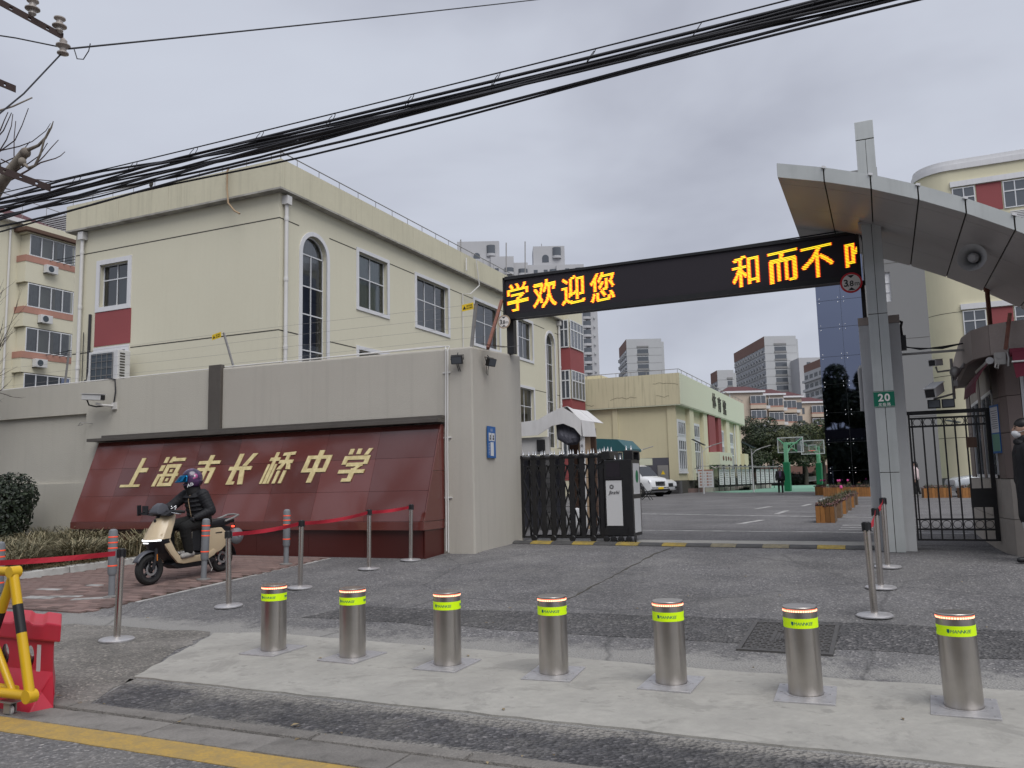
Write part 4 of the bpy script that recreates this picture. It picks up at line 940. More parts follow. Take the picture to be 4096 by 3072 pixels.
# ================================================================== LED BOARD, COLUMN, CANOPY
lb_ = thing('led_display', 'long black display board with scrolling yellow characters spanning the gateway', 'display board', (-3.2, 14.0, 4.5))
MB().box(-6.385, -0.14, 13.98, 14.20, 4.50, 5.285).build('cabinet', 'led_face', lb_)
mb = MB(); fb = lambda u, z, d: (u, 13.98-d, z)
for (a, b, c, d) in ((-6.40, -.13, 5.25, 5.295), (-6.40, -.13, 4.49, 4.575), (-6.40, -6.365, 4.49, 5.295), (-.17, -.13, 4.49, 5.295)): pb(mb, fb, a, b, c, d, .001, .03)
mb.build('frame', 'dark', lb_)
def led_char(ch, xc, zc, h, clip=None):
    vs_, fs_, be = glyph(ch, 0.0); bvh = BVHTree.FromPolygons([(x, y, 0) for x, y in vs_], fs_)
    xs = [a for a, b in vs_]; yv = [b for a, b in vs_]; x0_, x1_, y0_, y1_ = min(xs), max(xs), min(yv), max(yv); k = h/(y1_-y0_)
    nr = 22; st = h/nr; mb = MB(); mr = MB(); W_ = (x1_-x0_)*k*.84; nc = int(W_/st*1.6)
    grid = {}
    for r_ in range(nr):
        for c in range(nc):
            gx = x0_+(c+.5)/nc*(x1_-x0_); gy = y0_+(r_+.5)/nr*(y1_-y0_)
            if any(bvh.ray_cast(Vector((gx+ox, gy+oy, 1)), Vector((0, 0, -1)))[0] is not None for ox, oy in ((0, 0), (.012, 0), (-.012, 0), (0, .012), (0, -.012))): grid[(r_, c)] = 1
    for (r_, c) in grid:
        if clip and c > clip*nc: continue
        u = xc-W_/2+W_*c/nc; v = zc-h/2+st*r_+(u-xc)*.10; cw = W_/nc
        edge = not ((r_, c-1) in grid and (r_, c+1) in grid)
        if edge: mr.add([fb(u-cw*(1.0 if (r_, c-1) not in grid else 0), v+st*.10, .006), fb(u+cw*1.9, v+st*.10, .006), fb(u+cw*1.9, v+st*.80, .006), fb(u-cw*(1.0 if (r_, c-1) not in grid else 0), v+st*.80, .006)], [(0, 1, 2, 3)])
        mb.add([fb(u, v+st*.14, .009), fb(u+cw*1.01, v+st*.14, .009), fb(u+cw*1.01, v+st*.72, .009), fb(u, v+st*.72, .009)], [(0, 1, 2, 3)])
    o = mb.build('lit_character', 'led_char', lb_, recalc=False); mr.build('red_fringe', 'led_rim', o, recalc=False)
for ch, xc, zc in (('学', -6.10, 4.90), ('欢', -5.55, 4.905), ('迎', -4.99, 4.91), ('您', -4.43, 4.90), ('和', -1.91, 4.87), ('而', -1.31, 4.87), ('不', -.775, 4.88)): led_char(ch, xc, zc, .53)
led_char('唯', -.135, 4.905, .53, .42)
MB().tube([(-6.4, 14.05, 5.33), (-4.5, 14.03, 5.30), (-2.5, 14.03, 5.305), (-.6, 14.03, 5.34), (-.12, 14.0, 5.34), (-.08, 13.98, 5.1), (-.09, 13.98, 4.4)], .012, 6).build('cable', 'cable', lb_)
MB().box(-6.40, -6.26, 14.10, 14.24, 3.85, 4.50).build('support_post', 'dark', lb_); MB().box(-.16, -.10, 14.06, 14.18, 3.6, 4.5).build('support_post', 'dark', lb_)
MB().bar((-6.0, 12.42, 3.69), (-6.43, 13.96, 4.86), .05, .05).build('stay_bar', 'rust', lb_)
def height_sign(label, x, y, z, rd, rim):
    t_ = thing('height_limit_sign', label, 'road sign', (x, y, z), 'round height limit signs below the display board'); f = lambda u, v, d: (x+u, y-d, z+v)
    MB().prism([(rd*cos(2*PI*k/40), rd*sin(2*PI*k/40)) for k in range(40)], f, 0, .012).build('rim', rim, t_)
    MB().prism([(rd*.82*cos(2*PI*k/40), rd*.82*sin(2*PI*k/40)) for k in range(40)], f, .0125, .0145).build('face', 'signwhite', t_)
    mb = MB(); s_ = rd/.165
    put_text(mb, '3', lambda u, v, d: f(u-.078*s_, v, d+.0147), .155*s_, bold=.025, depth=.001); put_text(mb, '.8', lambda u, v, d: f(u-.008*s_, v-.012*s_, d+.0147), .125*s_, bold=.022, depth=.001, gap=.05); put_text(mb, 'm', lambda u, v, d: f(u+.085*s_, v-.015*s_, d+.0147), .105*s_, bold=.01, depth=.001)
    for q in (-1, 1): mb.prism([(-.055*s_, q*.122*s_), (.055*s_, q*.122*s_), (0, q*.075*s_)][::q], f, .0147, .0157)
    mb.build('print', 'black', t_)
height_sign('faded round 3.8m height limit sign at the left end of the display board', -6.375, 13.93, 4.44, .13, 'signfaded')
height_sign('red rimmed round 3.8m height limit sign near the column', -.29, 13.93, 4.455, .165, 'signred')
gc = thing('gate_column', 'tall silver panelled gate column with grey wing walls', 'column', (.06, 13.4, .3))
ZS = [.30, 1.447, 2.63, 3.79, 5.20]
for a, b in zip(ZS, ZS[1:]):
    for (u0, u1) in ((-.077, .056), (.064, .190)): MB().box(u0, u1, 13.20, 13.50, a+.005, b-.005).build('metal_panel', 'alupanel', gc, bevel=.003)
MB().box(-.070, .183, 13.22, 13.48, .28, 5.3).build('core', 'groove', gc)
MB().box(-.225, .345, 13.50, 14.20, .28, 3.68).build('wing_wall', 'concrete_col', gc, bevel=.01)
MB().box(-.228, .348, 13.497, 14.203, 3.682, 3.80).build('wing_cap', 'beigestone', gc)
for (u0, u1, a, b) in ((-.070, .062, 5.25, 6.50), (.068, .190, 5.25, 6.50), (-.070, .190, 6.515, 6.80)): MB().box(u0, u1, 13.25, 13.50, a, b).build('metal_panel', 'alupanel', gc, bevel=.003)
MB().box(-.066, .186, 13.26, 13.49, 5.25, 6.78).build('core', 'groove', gc)
MB().box(-.12, .23, 13.15, 13.55, 5.165, 5.20).build('collar', 'alusoffit', gc)
MB().tube([(-.235, 13.9, 3.1), (-.26, 13.8, 3.05), (-.255, 13.8, 2.6), (-.26, 13.82, 2.4)], .03, 8).build('cloth_strip', 'concrete_col', gc, smooth=True)
hn = thing('house_number_plate', 'green enamel house number plate reading 20 on the column', 'sign', (.05, 13.19, 2.52)); fh = lambda u, v, d: (.055+u, 13.195-d, 2.515+v)
MB().prism([(-.14, -.115), (.14, -.115), (.14, .115), (-.14, .115)], fh, 0, .008).build('plate', 'greenplate', hn)
mb = MB(); put_text(mb, '20', lambda u, v, d: fh(u, v+.025, d+.0085), .15, bold=.03, depth=.001); put_text(mb, '龙临路', lambda u, v, d: fh(u, v-.078, d+.0085), .05, bold=.01, depth=.001, gap=.25)
for (a, b, c, d) in ((-.135, .135, .107, .110), (-.135, .135, -.110, -.107)): mb.prism([(a, c), (b, c), (b, d), (a, d)], fh, .0082, .0092)
mb.build('print', 'signwhite', hn)
# swept canopy
cp = thing('gate_canopy', 'swept silver canopy with grey soffit panels over the gatehouse', 'canopy', (1.0, 13.3, 5))
prof = [(-1.083, 5.722), (-.482, 5.552), (.084, 5.355), (.629, 5.119), (1.148, 4.856), (1.655, 4.56), (2.15, 4.23), (2.65, 3.86)]
def fine_(p, q, n): return [(p[0]+(q[0]-p[0])*i/n, p[1]+(q[1]-p[1])*i/n) for i in range(n+1)]
Y0, Y1 = 11.5, 15.25
for i in range(len(prof)-1):
    (xa_, za_), (xb_, zb_) = prof[i], prof[i+1]; g = .009
    dx = (xb_-xa_); xa2, za2 = xa_+g, za_-(za_-zb_)*g/dx; xb2, zb2 = xb_-g, zb_+(za_-zb_)*g/dx
    MB().add([(xa2, Y0, za2), (xb2, Y0, zb2), (xb2, Y0, zb2-.20), (xa2, Y0, za2-.20), (xa2, Y0+.03, za2), (xb2, Y0+.03, zb2), (xb2, Y0+.03, zb2-.2), (xa2, Y0+.03, za2-.2)],
             [(0, 3, 2, 1), (4, 5, 6, 7), (0, 1, 5, 4), (3, 7, 6, 2), (0, 4, 7, 3), (1, 2, 6, 5)]).build('fascia_panel', 'alupanel', cp)
    yr = [Y0+.031, Y0+.30, Y0+1.45, Y0+2.6, Y1]
    for a, b in zip(yr, yr[1:]):
        h_ = .20; c = [(xa2, a+.004, za2-h_), (xb2, a+.004, zb2-h_), (xb2, b-.004, zb2-h_), (xa2, b-.004, za2-h_)]
        MB().add(c+[(p[0], p[1], p[2]+.02) for p in c], [(0, 3, 2, 1), (4, 5, 6, 7), (0, 1, 5, 4), (1, 2, 6, 5), (2, 3, 7, 6), (3, 0, 4, 7)]).build('soffit_panel', 'alusoffit', cp)
mb = MB(); n = len(prof)
mb.add([(x+.004, Y0+.032, z-.001) for x, z in prof]+[(x+.004, Y1-.01, z-.001) for x, z in prof]+[(x+.004, Y0+.032, z-.178) for x, z in prof]+[(x+.004, Y1-.01, z-.178) for x, z in prof],
       [(i, i+1, n+i+1, n+i) for i in range(n-1)]+[(2*n+i, 3*n+i, 3*n+i+1, 2*n+i+1) for i in range(n-1)]+[(0, n, 3*n, 2*n)]+[(i, 2*n+i, 2*n+i+1, i+1) for i in range(n-1)]+[(n+i, n+i+1, 3*n+i+1, 3*n+i) for i in range(n-1)])
mb.build('canopy_core', 'groove', cp)
for x, z in prof[1:-1]: MB().bar((x-.02, Y0-.006, z+.006), (x+.03, Y0-.006, z-.012), .03, .03).build('joint_clip', 'white', cp)
hr = thing('horn_loudspeaker', 'grey horn loudspeaker hanging under the canopy', 'loudspeaker', (1.31, 12.85, 4.38))
q = Matrix.Rotation(R(-15), 3, 'Z') @ Matrix.Rotation(R(8), 3, 'X')
def rot_build(mb, c): mb.v = [tuple(Vector(c)+q @ (Vector(v)-Vector(c))) for v in mb.v]; return mb
cH = (1.31, 12.80, 4.375)
rot_build(MB().lathe([(.185, -.10), (.176, -.095), (.12, .0), (.07, .10), (.05, .2), (0, .2)], 32, cH, 'y', caps=False), cH).build('horn', 'concrete_col', hr, smooth=True)
rot_build(MB().lathe([(0, -.06), (.04, -.06), (.065, -.03), (.07, .08), (.0, .08)], 24, cH, 'y'), cH).build('reflex_cone', 'concrete_col', hr, smooth=True)
MB().tube([(1.36, 12.95, 4.45), (1.44, 13.05, 4.52), (1.46, 13.05, 4.60)], .018, 8).build('bracket', 'dark', hr)

# ================================================================== GUARDHOUSE
gh = thing('guardhouse', 'round cornered stone gatehouse with slab eaves at the right edge', 'gatehouse', (2.0, 13.6, .3))
def facets(poly, zs, d, name, m, parent, gap=.004):
    for (xa, ya_), (xb, yb2) in zip(poly, poly[1:]):
        a, b = Vector((xa, ya_, 0)), Vector((xb, yb2, 0)); t_ = (b-a).normalized(); nrm = Vector((-t_.y, t_.x, 0))
        for z0_, z1_ in zip(zs, zs[1:]):
            c = [a+t_*gap, b-t_*gap]; q = [c[0], c[1], c[1]+nrm*d, c[0]+nrm*d]
            mb = MB(); mb.add([(p.x, p.y, z) for z in (z0_+gap, z1_-gap) for p in q], [(0, 3, 2, 1), (4, 5, 6, 7), (0, 1, 5, 4), (1, 2, 6, 5), (2, 3, 7, 6), (3, 0, 4, 7)]); mb.build(name, m, parent)
base = [(1.42, 17.5), (1.40, 15.6), (1.41, 14.3), (1.45, 13.35), (1.53, 12.98), (1.72, 12.80), (2.1, 12.72), (2.7, 12.70), (3.6, 12.70), (4.5, 12.70)]
facets(base, [.26, .78, 1.32], .09, 'stone_slab', 'palestone', gh)
MB().prism([(x+.05, y+.06) for x, y in base[:4]]+[(x+.02, y+.08) for x, y in base[4:]]+[(4.52, 17.5)], lambda a, b, d: (a, b, d), .25, 1.315).build('plinth_core', 'groove', gh)
wall_ = [(1.47, 13.55), (1.505, 13.18), (1.575, 13.0), (1.735, 12.90)]
facets(wall_, [1.325, 1.95, 2.45, 3.0], .08, 'stone_slab', 'brownstone', gh)
facets([(2.72, 12.90), (3.6, 12.90), (4.5, 12.90)], [1.325, 1.95, 2.45, 3.0], .08, 'stone_slab', 'brownstone', gh)
facets([(1.46, 17.5), (1.45, 16.7)], [1.325, 2.1, 3.0], .08, 'stone_slab', 'brownstone', gh)
facets([(1.45, 15.3), (1.455, 15.05)], [1.325, 2.1, 3.0], .08, 'stone_slab', 'brownstone', gh)
MB().prism([(1.57, 13.6), (1.60, 13.2), (1.66, 13.06), (1.78, 12.98), (1.78, 14.0)], lambda a, b, d: (a, b, d), 1.3, 3.02).build('wall_core', 'groove', gh)
for ya_, yb2 in ((13.6, 15.0), (15.35, 16.65)):
    wd = MB(); wd.box(1.46, 1.50, ya_, yb2, 1.33, 1.38); wd.box(1.46, 1.50, ya_, yb2, 2.55, 2.60); wd.box(1.46, 1.50, ya_, ya_+.05, 1.33, 2.6); wd.box(1.46, 1.50, (ya_+yb2)/2-.02, (ya_+yb2)/2+.02, 1.33, 2.6); wd.box(1.46, 1.50, yb2-.05, yb2, 1.33, 2.6)
    wo = wd.build('window', 'alu', gh); MB().box(1.475, 1.482, ya_+.05, yb2-.05, 1.38, 2.55).build('pane', 'farglass', wo)
    MB().box(1.46, 1.52, ya_, yb2, 2.6, 3.0).build('lintel', 'palestone', gh)
wd = MB()
for i in range(9): wd.box(1.75+.08*i, 1.755+.08*i, 12.93, 13.0, 1.33, 2.98)
wd.box(1.74, 2.7, 12.90, 12.94, 1.32, 1.37); wd.box(1.742, 1.78, 12.90, 12.94, 1.37, 3.0); wd.box(2.1, 2.14, 12.90, 12.94, 1.37, 3.0)
wo = wd.build('window', 'alu', gh); MB().box(1.76, 2.7, 12.96, 12.965, 1.37, 3.0).build('blind', 'curtainw', wo)
ring = [(1.30, 17.8), (1.24, 16.2), (1.19, 14.8), (1.17, 13.9), (1.24, 13.25), (1.42, 12.86), (1.62, 12.71), (1.84, 12.64), (2.2, 12.60), (2.7, 12.6), (3.6, 12.6), (4.5, 12.6)]
facets(ring, [3.005, 3.43], .06, 'eaves_slab', 'beigestone', gh)
MB().prism([(x+.03, y+.06) for x, y in ring]+[(4.53, 17.8)], lambda a, b, d: (a, b, d), 3.02, 3.40).build('roof_slab', 'brownstone', gh)
mb = MB(); mb.tube([(1.69, 15, 3.4), (1.69, 15, 4.31)], .035, 10); mb.ell((1.69, 15, 4.33), (.05, .05, .05)); mb.build('vent_pipe', 'rust', gh, smooth=True)
MB().bar((1.66, 12.60, 3.52), (1.56, 12.52, 3.03), .035, .035).build('awning_stay', 'rust', gh)
aw = thing('side_awning', 'maroon scalloped awning folded on the left side of the gatehouse', 'awning', (1.36, 13.4, 2.9))
mb = MB(); V = []; n = 16
for i in range(n+1):
    y = 12.86+1.35*i/n; sc_ = .03*abs(sin(i*PI/2.2)); V += [(1.40-.02*i/n, y, 2.93), (1.30-.03*i/n, y, 2.80), (1.215-.03*i/n, y+.02, 2.66), (1.195-.03*i/n, y+.02, 2.50+sc_)]
mb.add(V, [(4*i+j, 4*i+j+1, 4*i+j+5, 4*i+j+4) for i in range(n) for j in range(3)]); o = mb.build('cloth', 'awning', aw); o.modifiers.new('t', 'SOLIDIFY').thickness = .006
MB().tube([(1.41, 12.85, 2.94), (1.38, 14.3, 2.94)], .03, 12).build('roller', 'pvc', aw, smooth=True)
MB().lathe([(0, 0), (.048, 0), (.048, .02), (0, .021)], 20, (1.40, 12.82, 2.93), 'y').build('end_cap', 'acwhite', aw, smooth=True)
aw = thing('front_awning', 'maroon awning with white bar on the gatehouse front at the right edge', 'awning', (2.0, 12.5, 2.9))
mb = MB(); mb.tube([(1.60, 12.5, 2.98), (2.7, 12.5, 2.98)], .055, 14); mb.build('rolled_cloth', 'awning', aw, smooth=True)
mb = MB(); V = []; n = 20
for i in range(n+1): x = 1.615+1.0*i/n; V += [(x, 12.44, 2.98), (x, 12.40, 2.83), (x+.02, 12.40, 2.63+.02*abs(sin(i*.9)))]
mb.add(V, [(3*i+j, 3*i+j+1, 3*i+j+4, 3*i+j+3) for i in range(n) for j in range(2)]); o = mb.build('valance', 'awning', aw); o.modifiers.new('t', 'SOLIDIFY').thickness = .006
MB().tube([(1.60, 12.39, 2.845), (2.7, 12.39, 2.845)], .012, 8).build('front_bar', 'acwhite', aw, smooth=True)
mb = MB(); mb.box(1.43, 1.56, 12.55, 12.66, 2.84, 3.0); mb.tube([(1.58, 12.55, 3.0), (1.585, 12.5, 2.9), (1.57, 12.5, 2.8)], .016, 8); mb.tube([(1.44, 12.55, 2.86), (1.42, 12.52, 2.80), (1.45, 12.5, 2.78), (1.47, 12.55, 2.85)], .012, 7); mb.lathe([(0, 0), (.035, 0), (.035, .012), (0, .013)], 16, (1.485, 12.54, 2.945), 'y'); mb.build('motor_box', 'galv', aw, smooth=True)
po = MB(); fp = lambda u, v, d: (1.463-.05*u/.2-d, 13.40+u, 2.02+v); po.prism([(-.14, -.34), (.14, -.34), (.14, .34), (-.14, .34)], fp, 0, .01); po = po.build('wall_poster', 'bluepanel'); tag(po, 'tall framed notice poster on the gatehouse corner', 'poster')
mb = MB(); mb.prism([(-.125, -.05), (.125, -.05), (.125, .31), (-.125, .31)], fp, .0105, .012); o = mb.build('sheet', 'paper', po)
mb = MB(); [mb.prism([(-.105, .25-.03*i), (.105-.02*(i % 3), .25-.03*i), (.105-.02*(i % 3), .258-.03*i), (-.105, .258-.03*i)], fp, .0122, .0127) for i in range(9)]; mb.build('print', 'darkgrey', po)
mb = MB(); mb.prism([(-.125, -.31), (.125, -.31), (.125, -.07), (-.125, -.07)], fp, .0105, .012); mb.build('sheet', 'courtgreen', po)
# cameras on the eaves
def box_cam(label, a, b, w_, h_):
    t_ = thing('security_camera', label, 'camera', a, 'cameras on the gatehouse bracket')
    MB().bar(a, b, w_, h_).build('housing', 'acwhite', t_, bevel=.01); d = (Vector(b)-Vector(a)).normalized()
    MB().bar(Vector(a)-d*.012, Vector(a), w_*.8, h_*.8).build('lens', 'black', t_)
    MB().bar(Vector(a)+Vector((0, 0, h_*.55))-d*.05, Vector(b)+Vector((0, 0, h_*.55)), w_*1.15, .008).build('sun_shield', 'acwhite', t_)
    return t_
t_ = box_cam('white bullet camera on the upper arm of the gatehouse eaves bracket', (.72, 13.25, 3.0), (.84, 13.65, 3.05), .10, .09)
MB().tube([(.78, 13.5, 2.97), (.80, 13.55, 2.90), (1.0, 13.6, 2.92), (1.16, 13.65, 2.95)], .014, 8).build('arm', 'galv', t_, smooth=True)
t_ = box_cam('white box camera above two floodlights below the gatehouse eaves', (.66, 13.2, 2.56), (.80, 13.6, 2.68), .15, .14)
mb = MB(); mb.tube([(1.00, 13.7, 3.1), (1.00, 13.7, 2.5)], .02, 8); mb.tube([(.72, 13.5, 2.50), (.8, 13.55, 2.52), (1.0, 13.7, 2.58)], .014, 8); mb.tube([(1.0, 13.7, 2.75), (1.17, 13.75, 3.02)], .02, 8); mb.build('bracket', 'galv', t_, smooth=True)
for x, lbl in ((.715, 'left'), (.90, 'right')):
    q_ = thing('floodlight', lbl+' one of two small square floodlights below the box camera', 'lamp', (x, 13.5, 2.43), 'small floodlights by the gatehouse')
    MB().box(x-.085, x+.085, 13.46, 13.51, 2.36, 2.49).build('housing', 'dark', q_, bevel=.008); MB().box(x-.07, x+.07, 13.453, 13.459, 2.375, 2.475).build('lens', 'farglass', q_)
mb = MB(); mb.ell((1.02, 13.5, 2.88), (.07, .08, .08)); mb.box(1.0, 1.05, 13.55, 13.62, 2.68, 2.76); o = mb.build('siren_horn', 'galv', smooth=True); tag(o, 'small grey horn under the eaves slab by the upper camera', 'horn')
tr_ = thing('cable_tray', 'thin steel cable tray with cables between the column and the gatehouse', 'cable tray', (.75, 13.8, 3.3))
MB().box(.346, 1.18, 13.78, 13.83, 3.215, 3.245).build('tray', 'galv', tr_)
for i in range(3): MB().tube([(.35, 13.77, 3.36-.01*i), (.6, 13.76, 3.28+.01*i), (.9, 13.77, 3.30-.015*i), (1.2, 13.8, 3.33)], .009, 6).build('cable', 'cable', tr_)
mb = MB(); mb.box(.347, .42, 13.62, 13.75, 3.28, 3.50); mb.tube([(.37, 13.66, 3.5), (.36, 13.6, 3.62), (.38, 13.62, 3.7), (.35, 13.66, 3.72)], .02, 7); mb.build('junction_box', 'black', tr_)
# pedestrian gate
pg_ = thing('pedestrian_gate', 'black steel bar gate with ring ornaments beside the gatehouse', 'gate', (.9, 13.7, .3))
YP = 13.7
mb = MB(); mb.box(.35, 1.44, YP-.03, YP+.03, 2.29, 2.345); mb.build('lintel_bar', 'dark', pg_)
for z in (2.235, 2.115, .748, .603, .452): MB().box(.375, 1.39, YP-.014, YP+.014, z-.014, z+.014).build('rail', 'dark', pg_)
MB().box(.36, .385, YP-.02, YP+.02, .44, 2.29).build('stile', 'dark', pg_); MB().box(1.37, 1.43, YP-.02, YP+.02, .44, 2.29).build('stile', 'dark', pg_)
bx = [.41+.141*i for i in range(7)]
br_ = MB().box(-.011, .011, -.011, .011, .452, 2.235).build('bar', 'dark', pg_); br_.location = (bx[0]-.9, 0, -.3)
br_.data.transform(Matrix.Translation((.9, 13.7, .3)))
for x in bx[1:]: inst(br_.data, 'bar', pg_, (x-.9, 0, -.3))
cs = [(bx[i]+bx[i+1])/2 for i in range(6)]+[1.31]
rgm = None
for zc in (2.175, .675):
    for x in cs:
        if rgm is None:
            mb = MB(); mb.lathe([(.050, -.006), (.058, -.006), (.058, .006), (.050, .006), (.050, -.006)], 24, (0, 0, 0), 'y'); rgm = mb.build('ring', 'dark', pg_); rgm.data.transform(Matrix.Translation((.9, 13.7, .3))); rgm.location = (x-.9, 0, zc-.3)
        else: inst(rgm.data, 'ring', pg_, (x-.9, 0, zc-.3))
MB().box(1.10, 1.39, YP-.024, YP-.004, .92, 1.19).build('lock_plate', 'dark', pg_)
MB().box(1.10, 1.237, YP-.028, YP-.012, 1.78, 1.93).build('tag_plate', 'brownboard', pg_)

# ================================================================== PEOPLE
def face(root, c, s, yaw, mask=False):
    q_ = Matrix.Rotation(yaw, 3, 'Z'); P_ = lambda x, y, z: Vector(c)+q_ @ Vector((x*s, y*s, z*s))
    return q_, P_
def standing(label, loc, rz, h, coat, trou, coat_len=.5, stride=.12, hair_len=0.0, mask=False, extra=None, lean=0.0):
    """a standing or walking figure facing local +x"""
    s = h/1.75; rt = thing('person', label, 'person', (0, 0, 0)); V = lambda x, y, z: (x*s, y*s, z*s)
    hip, kn, an = .90, .50, .09
    body = [(V(0, 0, 1.50), V(0, 0, 1.42), .055*s, .06*s), (V(.015, 0, 1.63), (.094*s, .074*s, .118*s), Matrix.Identity(3)), (V(.035, 0, 1.555), (.06*s, .055*s, .05*s), Matrix.Identity(3)), (V(.112, 0, 1.615), (.020*s, .016*s, .026*s), Matrix.Identity(3)),
            (V(.0, .078, 1.62), (.018*s, .010*s, .032*s), Matrix.Identity(3)), (V(.0, -.078, 1.62), (.018*s, .010*s, .032*s), Matrix.Identity(3)), (V(0, 0, 1.4), V(0, 0, .95), .11*s, .11*s)]
    for sd_ in (-1, 1):
        st = stride*sd_
        body += [(V(0, .19*sd_, 1.38), V(-.03+st*.3, .24*sd_, 1.10), .04*s, .035*s), (V(-.03+st*.3, .24*sd_, 1.10), V(.04-st*.6, .24*sd_, .86), .035*s, .028*s), (V(0, .09*sd_, hip), V(.02+st, .10*sd_, kn), .06*s, .05*s), (V(.02+st, .10*sd_, kn), V(st*1.4-.04, .10*sd_, an), .045*s, .035*s)]
        hx, hy, hz = .04-st*.6, .24*sd_, .80
        body += [(V(hx, hy, hz), (.030*s, .016*s, .045*s), Matrix.Identity(3))]
        for f_ in range(4): body.append((V(hx-.024+.016*f_, hy, hz-.035), V(hx-.024+.016*f_+.01, hy-.012*sd_, hz-.10+.008*abs(f_-1.5)), .0085*s, .007*s))
        body.append((V(hx+.028, hy, hz+.0), V(hx+.045, hy-.01*sd_, hz-.05), .009*s, .007*s))
    capsules('body', body, 'skin', rt, .011*s, 2)
    jk = [(V(0, 0, 1.34), (.125*s, .205*s, .13*s), Matrix.Identity(3)), (V(.0, 0, 1.34), V(0, 0, .98), .15*s, .155*s), (V(0, .06, 1.30), V(0, .06, 1.0), .14*s, .14*s), (V(0, -.06, 1.30), V(0, -.06, 1.0), .14*s, .14*s), (V(0, 0, 1.44), V(0, 0, 1.50), .085*s, .08*s)]
    z0_ = .95-coat_len
    for sd_ in (-1, 1):
        st = stride*sd_
        jk += [(V(0, .18*sd_, 1.38), V(-.03+st*.3, .245*sd_, 1.10), .075*s, .062*s), (V(-.03+st*.3, .245*sd_, 1.10), V(.03-st*.55, .245*sd_, .88), .062*s, .05*s), (V(0, .06*sd_, 1.0), V(st*.4, .075*sd_, z0_+.12), .14*s, .135*s)]
    capsules('jacket', jk, coat, rt, .014*s, 4)
    tr = []
    for sd_ in (-1, 1):
        st = stride*sd_
        tr += [(V(0, .085*sd_, hip), V(.02+st, .10*sd_, kn), .088*s, .068*s), (V(.02+st, .10*sd_, kn), V(st*1.4-.04, .10*sd_, .12), .066*s, .055*s)]
    tr.append((V(0, -.05, .93), V(0, .05, .93), .11*s, .11*s)); capsules('trousers', tr, trou, rt, .013*s, 3)
    for sd_ in (-1, 1):
        st = stride*sd_; capsules('shoe', [(V(st*1.4-.06, .10*sd_, .05), V(st*1.4+.13, .11*sd_, .035), .045*s, .034*s)], 'shoe' if not mask else 'black', rt, .011*s, 2)
    hr_ = [(V(-.002, 0, 1.676), (.106*s, .085*s, .088*s), Matrix.Identity(3)), (V(-.055, 0, 1.615), (.055*s, .074*s, .08*s), Matrix.Identity(3))]
    if hair_len: hr_.append((V(-.07, 0, 1.62), V(-.09, 0, 1.62-hair_len), .07*s, .055*s))
    capsules('hair', hr_, 'hair', rt, .011*s, 2)
    for sd_ in (-1, 1):
        e = MB(); e.ell(V(.098, .032*sd_, 1.634), (.006*s, .014*s, .006*s), 10, 6); e.build('eye', 'black', rt, smooth='all')
        e = MB(); e.tube([V(.094, .016*sd_, 1.652), V(.098, .034*sd_, 1.658), V(.086, .052*sd_, 1.652)], .005*s, 6); e.build('eyebrow', 'hair', rt)
    if mask:
        capsules('face_mask', [(V(.066, 0, 1.565), (.062*s, .062*s, .058*s), Matrix.Identity(3)), (V(.115, 0, 1.575), (.022*s, .03*s, .032*s), Matrix.Identity(3))], 'maskwhite', rt, .008*s, 3)
        for sd_ in (-1, 1): MB().tube([V(.07, .058*sd_, 1.585), V(.0, .082*sd_, 1.60)], .003*s, 5).build('mask_strap', 'maskwhite', rt)
    if extra: extra(rt, V, s)
    rt.location = loc; rt.rotation_euler = (0, 0, rz); return rt
def collar(rt, V, s): capsules('collar', [(V(-.03, -.07, 1.48), V(-.03, .07, 1.48), .055*s, .055*s), (V(.06, -.06, 1.45), V(.09, .0, 1.47), .04*s, .04*s), (V(.06, .06, 1.45), V(.09, .0, 1.47), .04*s, .04*s)], 'jacket', rt, .012, 3)
M['paletrouser'] = mat('pale_grey_trousers', (.5, .5, .49), .8); M['pinkcoat'] = mat('pale_pink_padded_coat', (.62, .50, .50), .8, bump=.5, bscale=14)
standing('person in a long black coat and white mask standing at the right edge', (1.64, 12.25, .288), PI, 1.80, 'jacket', 'paletrouser', .52, .04, 0, True, collar)
def shirt(rt, V, s):
    mb = MB(); mb.prism([(-.055, 1.02), (.055, 1.02), (.075, 1.42), (-.075, 1.42)], lambda a, b, d: V(.158+d+(.0 if b > 1.2 else .012), a, b), -.03, .006); mb.build('patterned_shirt', 'helmet', rt)
standing('person in dark open jacket walking across the yard before the green hoop', (-5.75, 51.6, .304), R(-80), 1.66, 'jacket', 'trousers', .12, .10, 0, False, shirt)
standing('person with long dark hair in a pale pink padded coat beyond the bar gate', (1.28, 43.2, .304), R(170), 1.62, 'pinkcoat', 'trousers', .15, .06, .25)

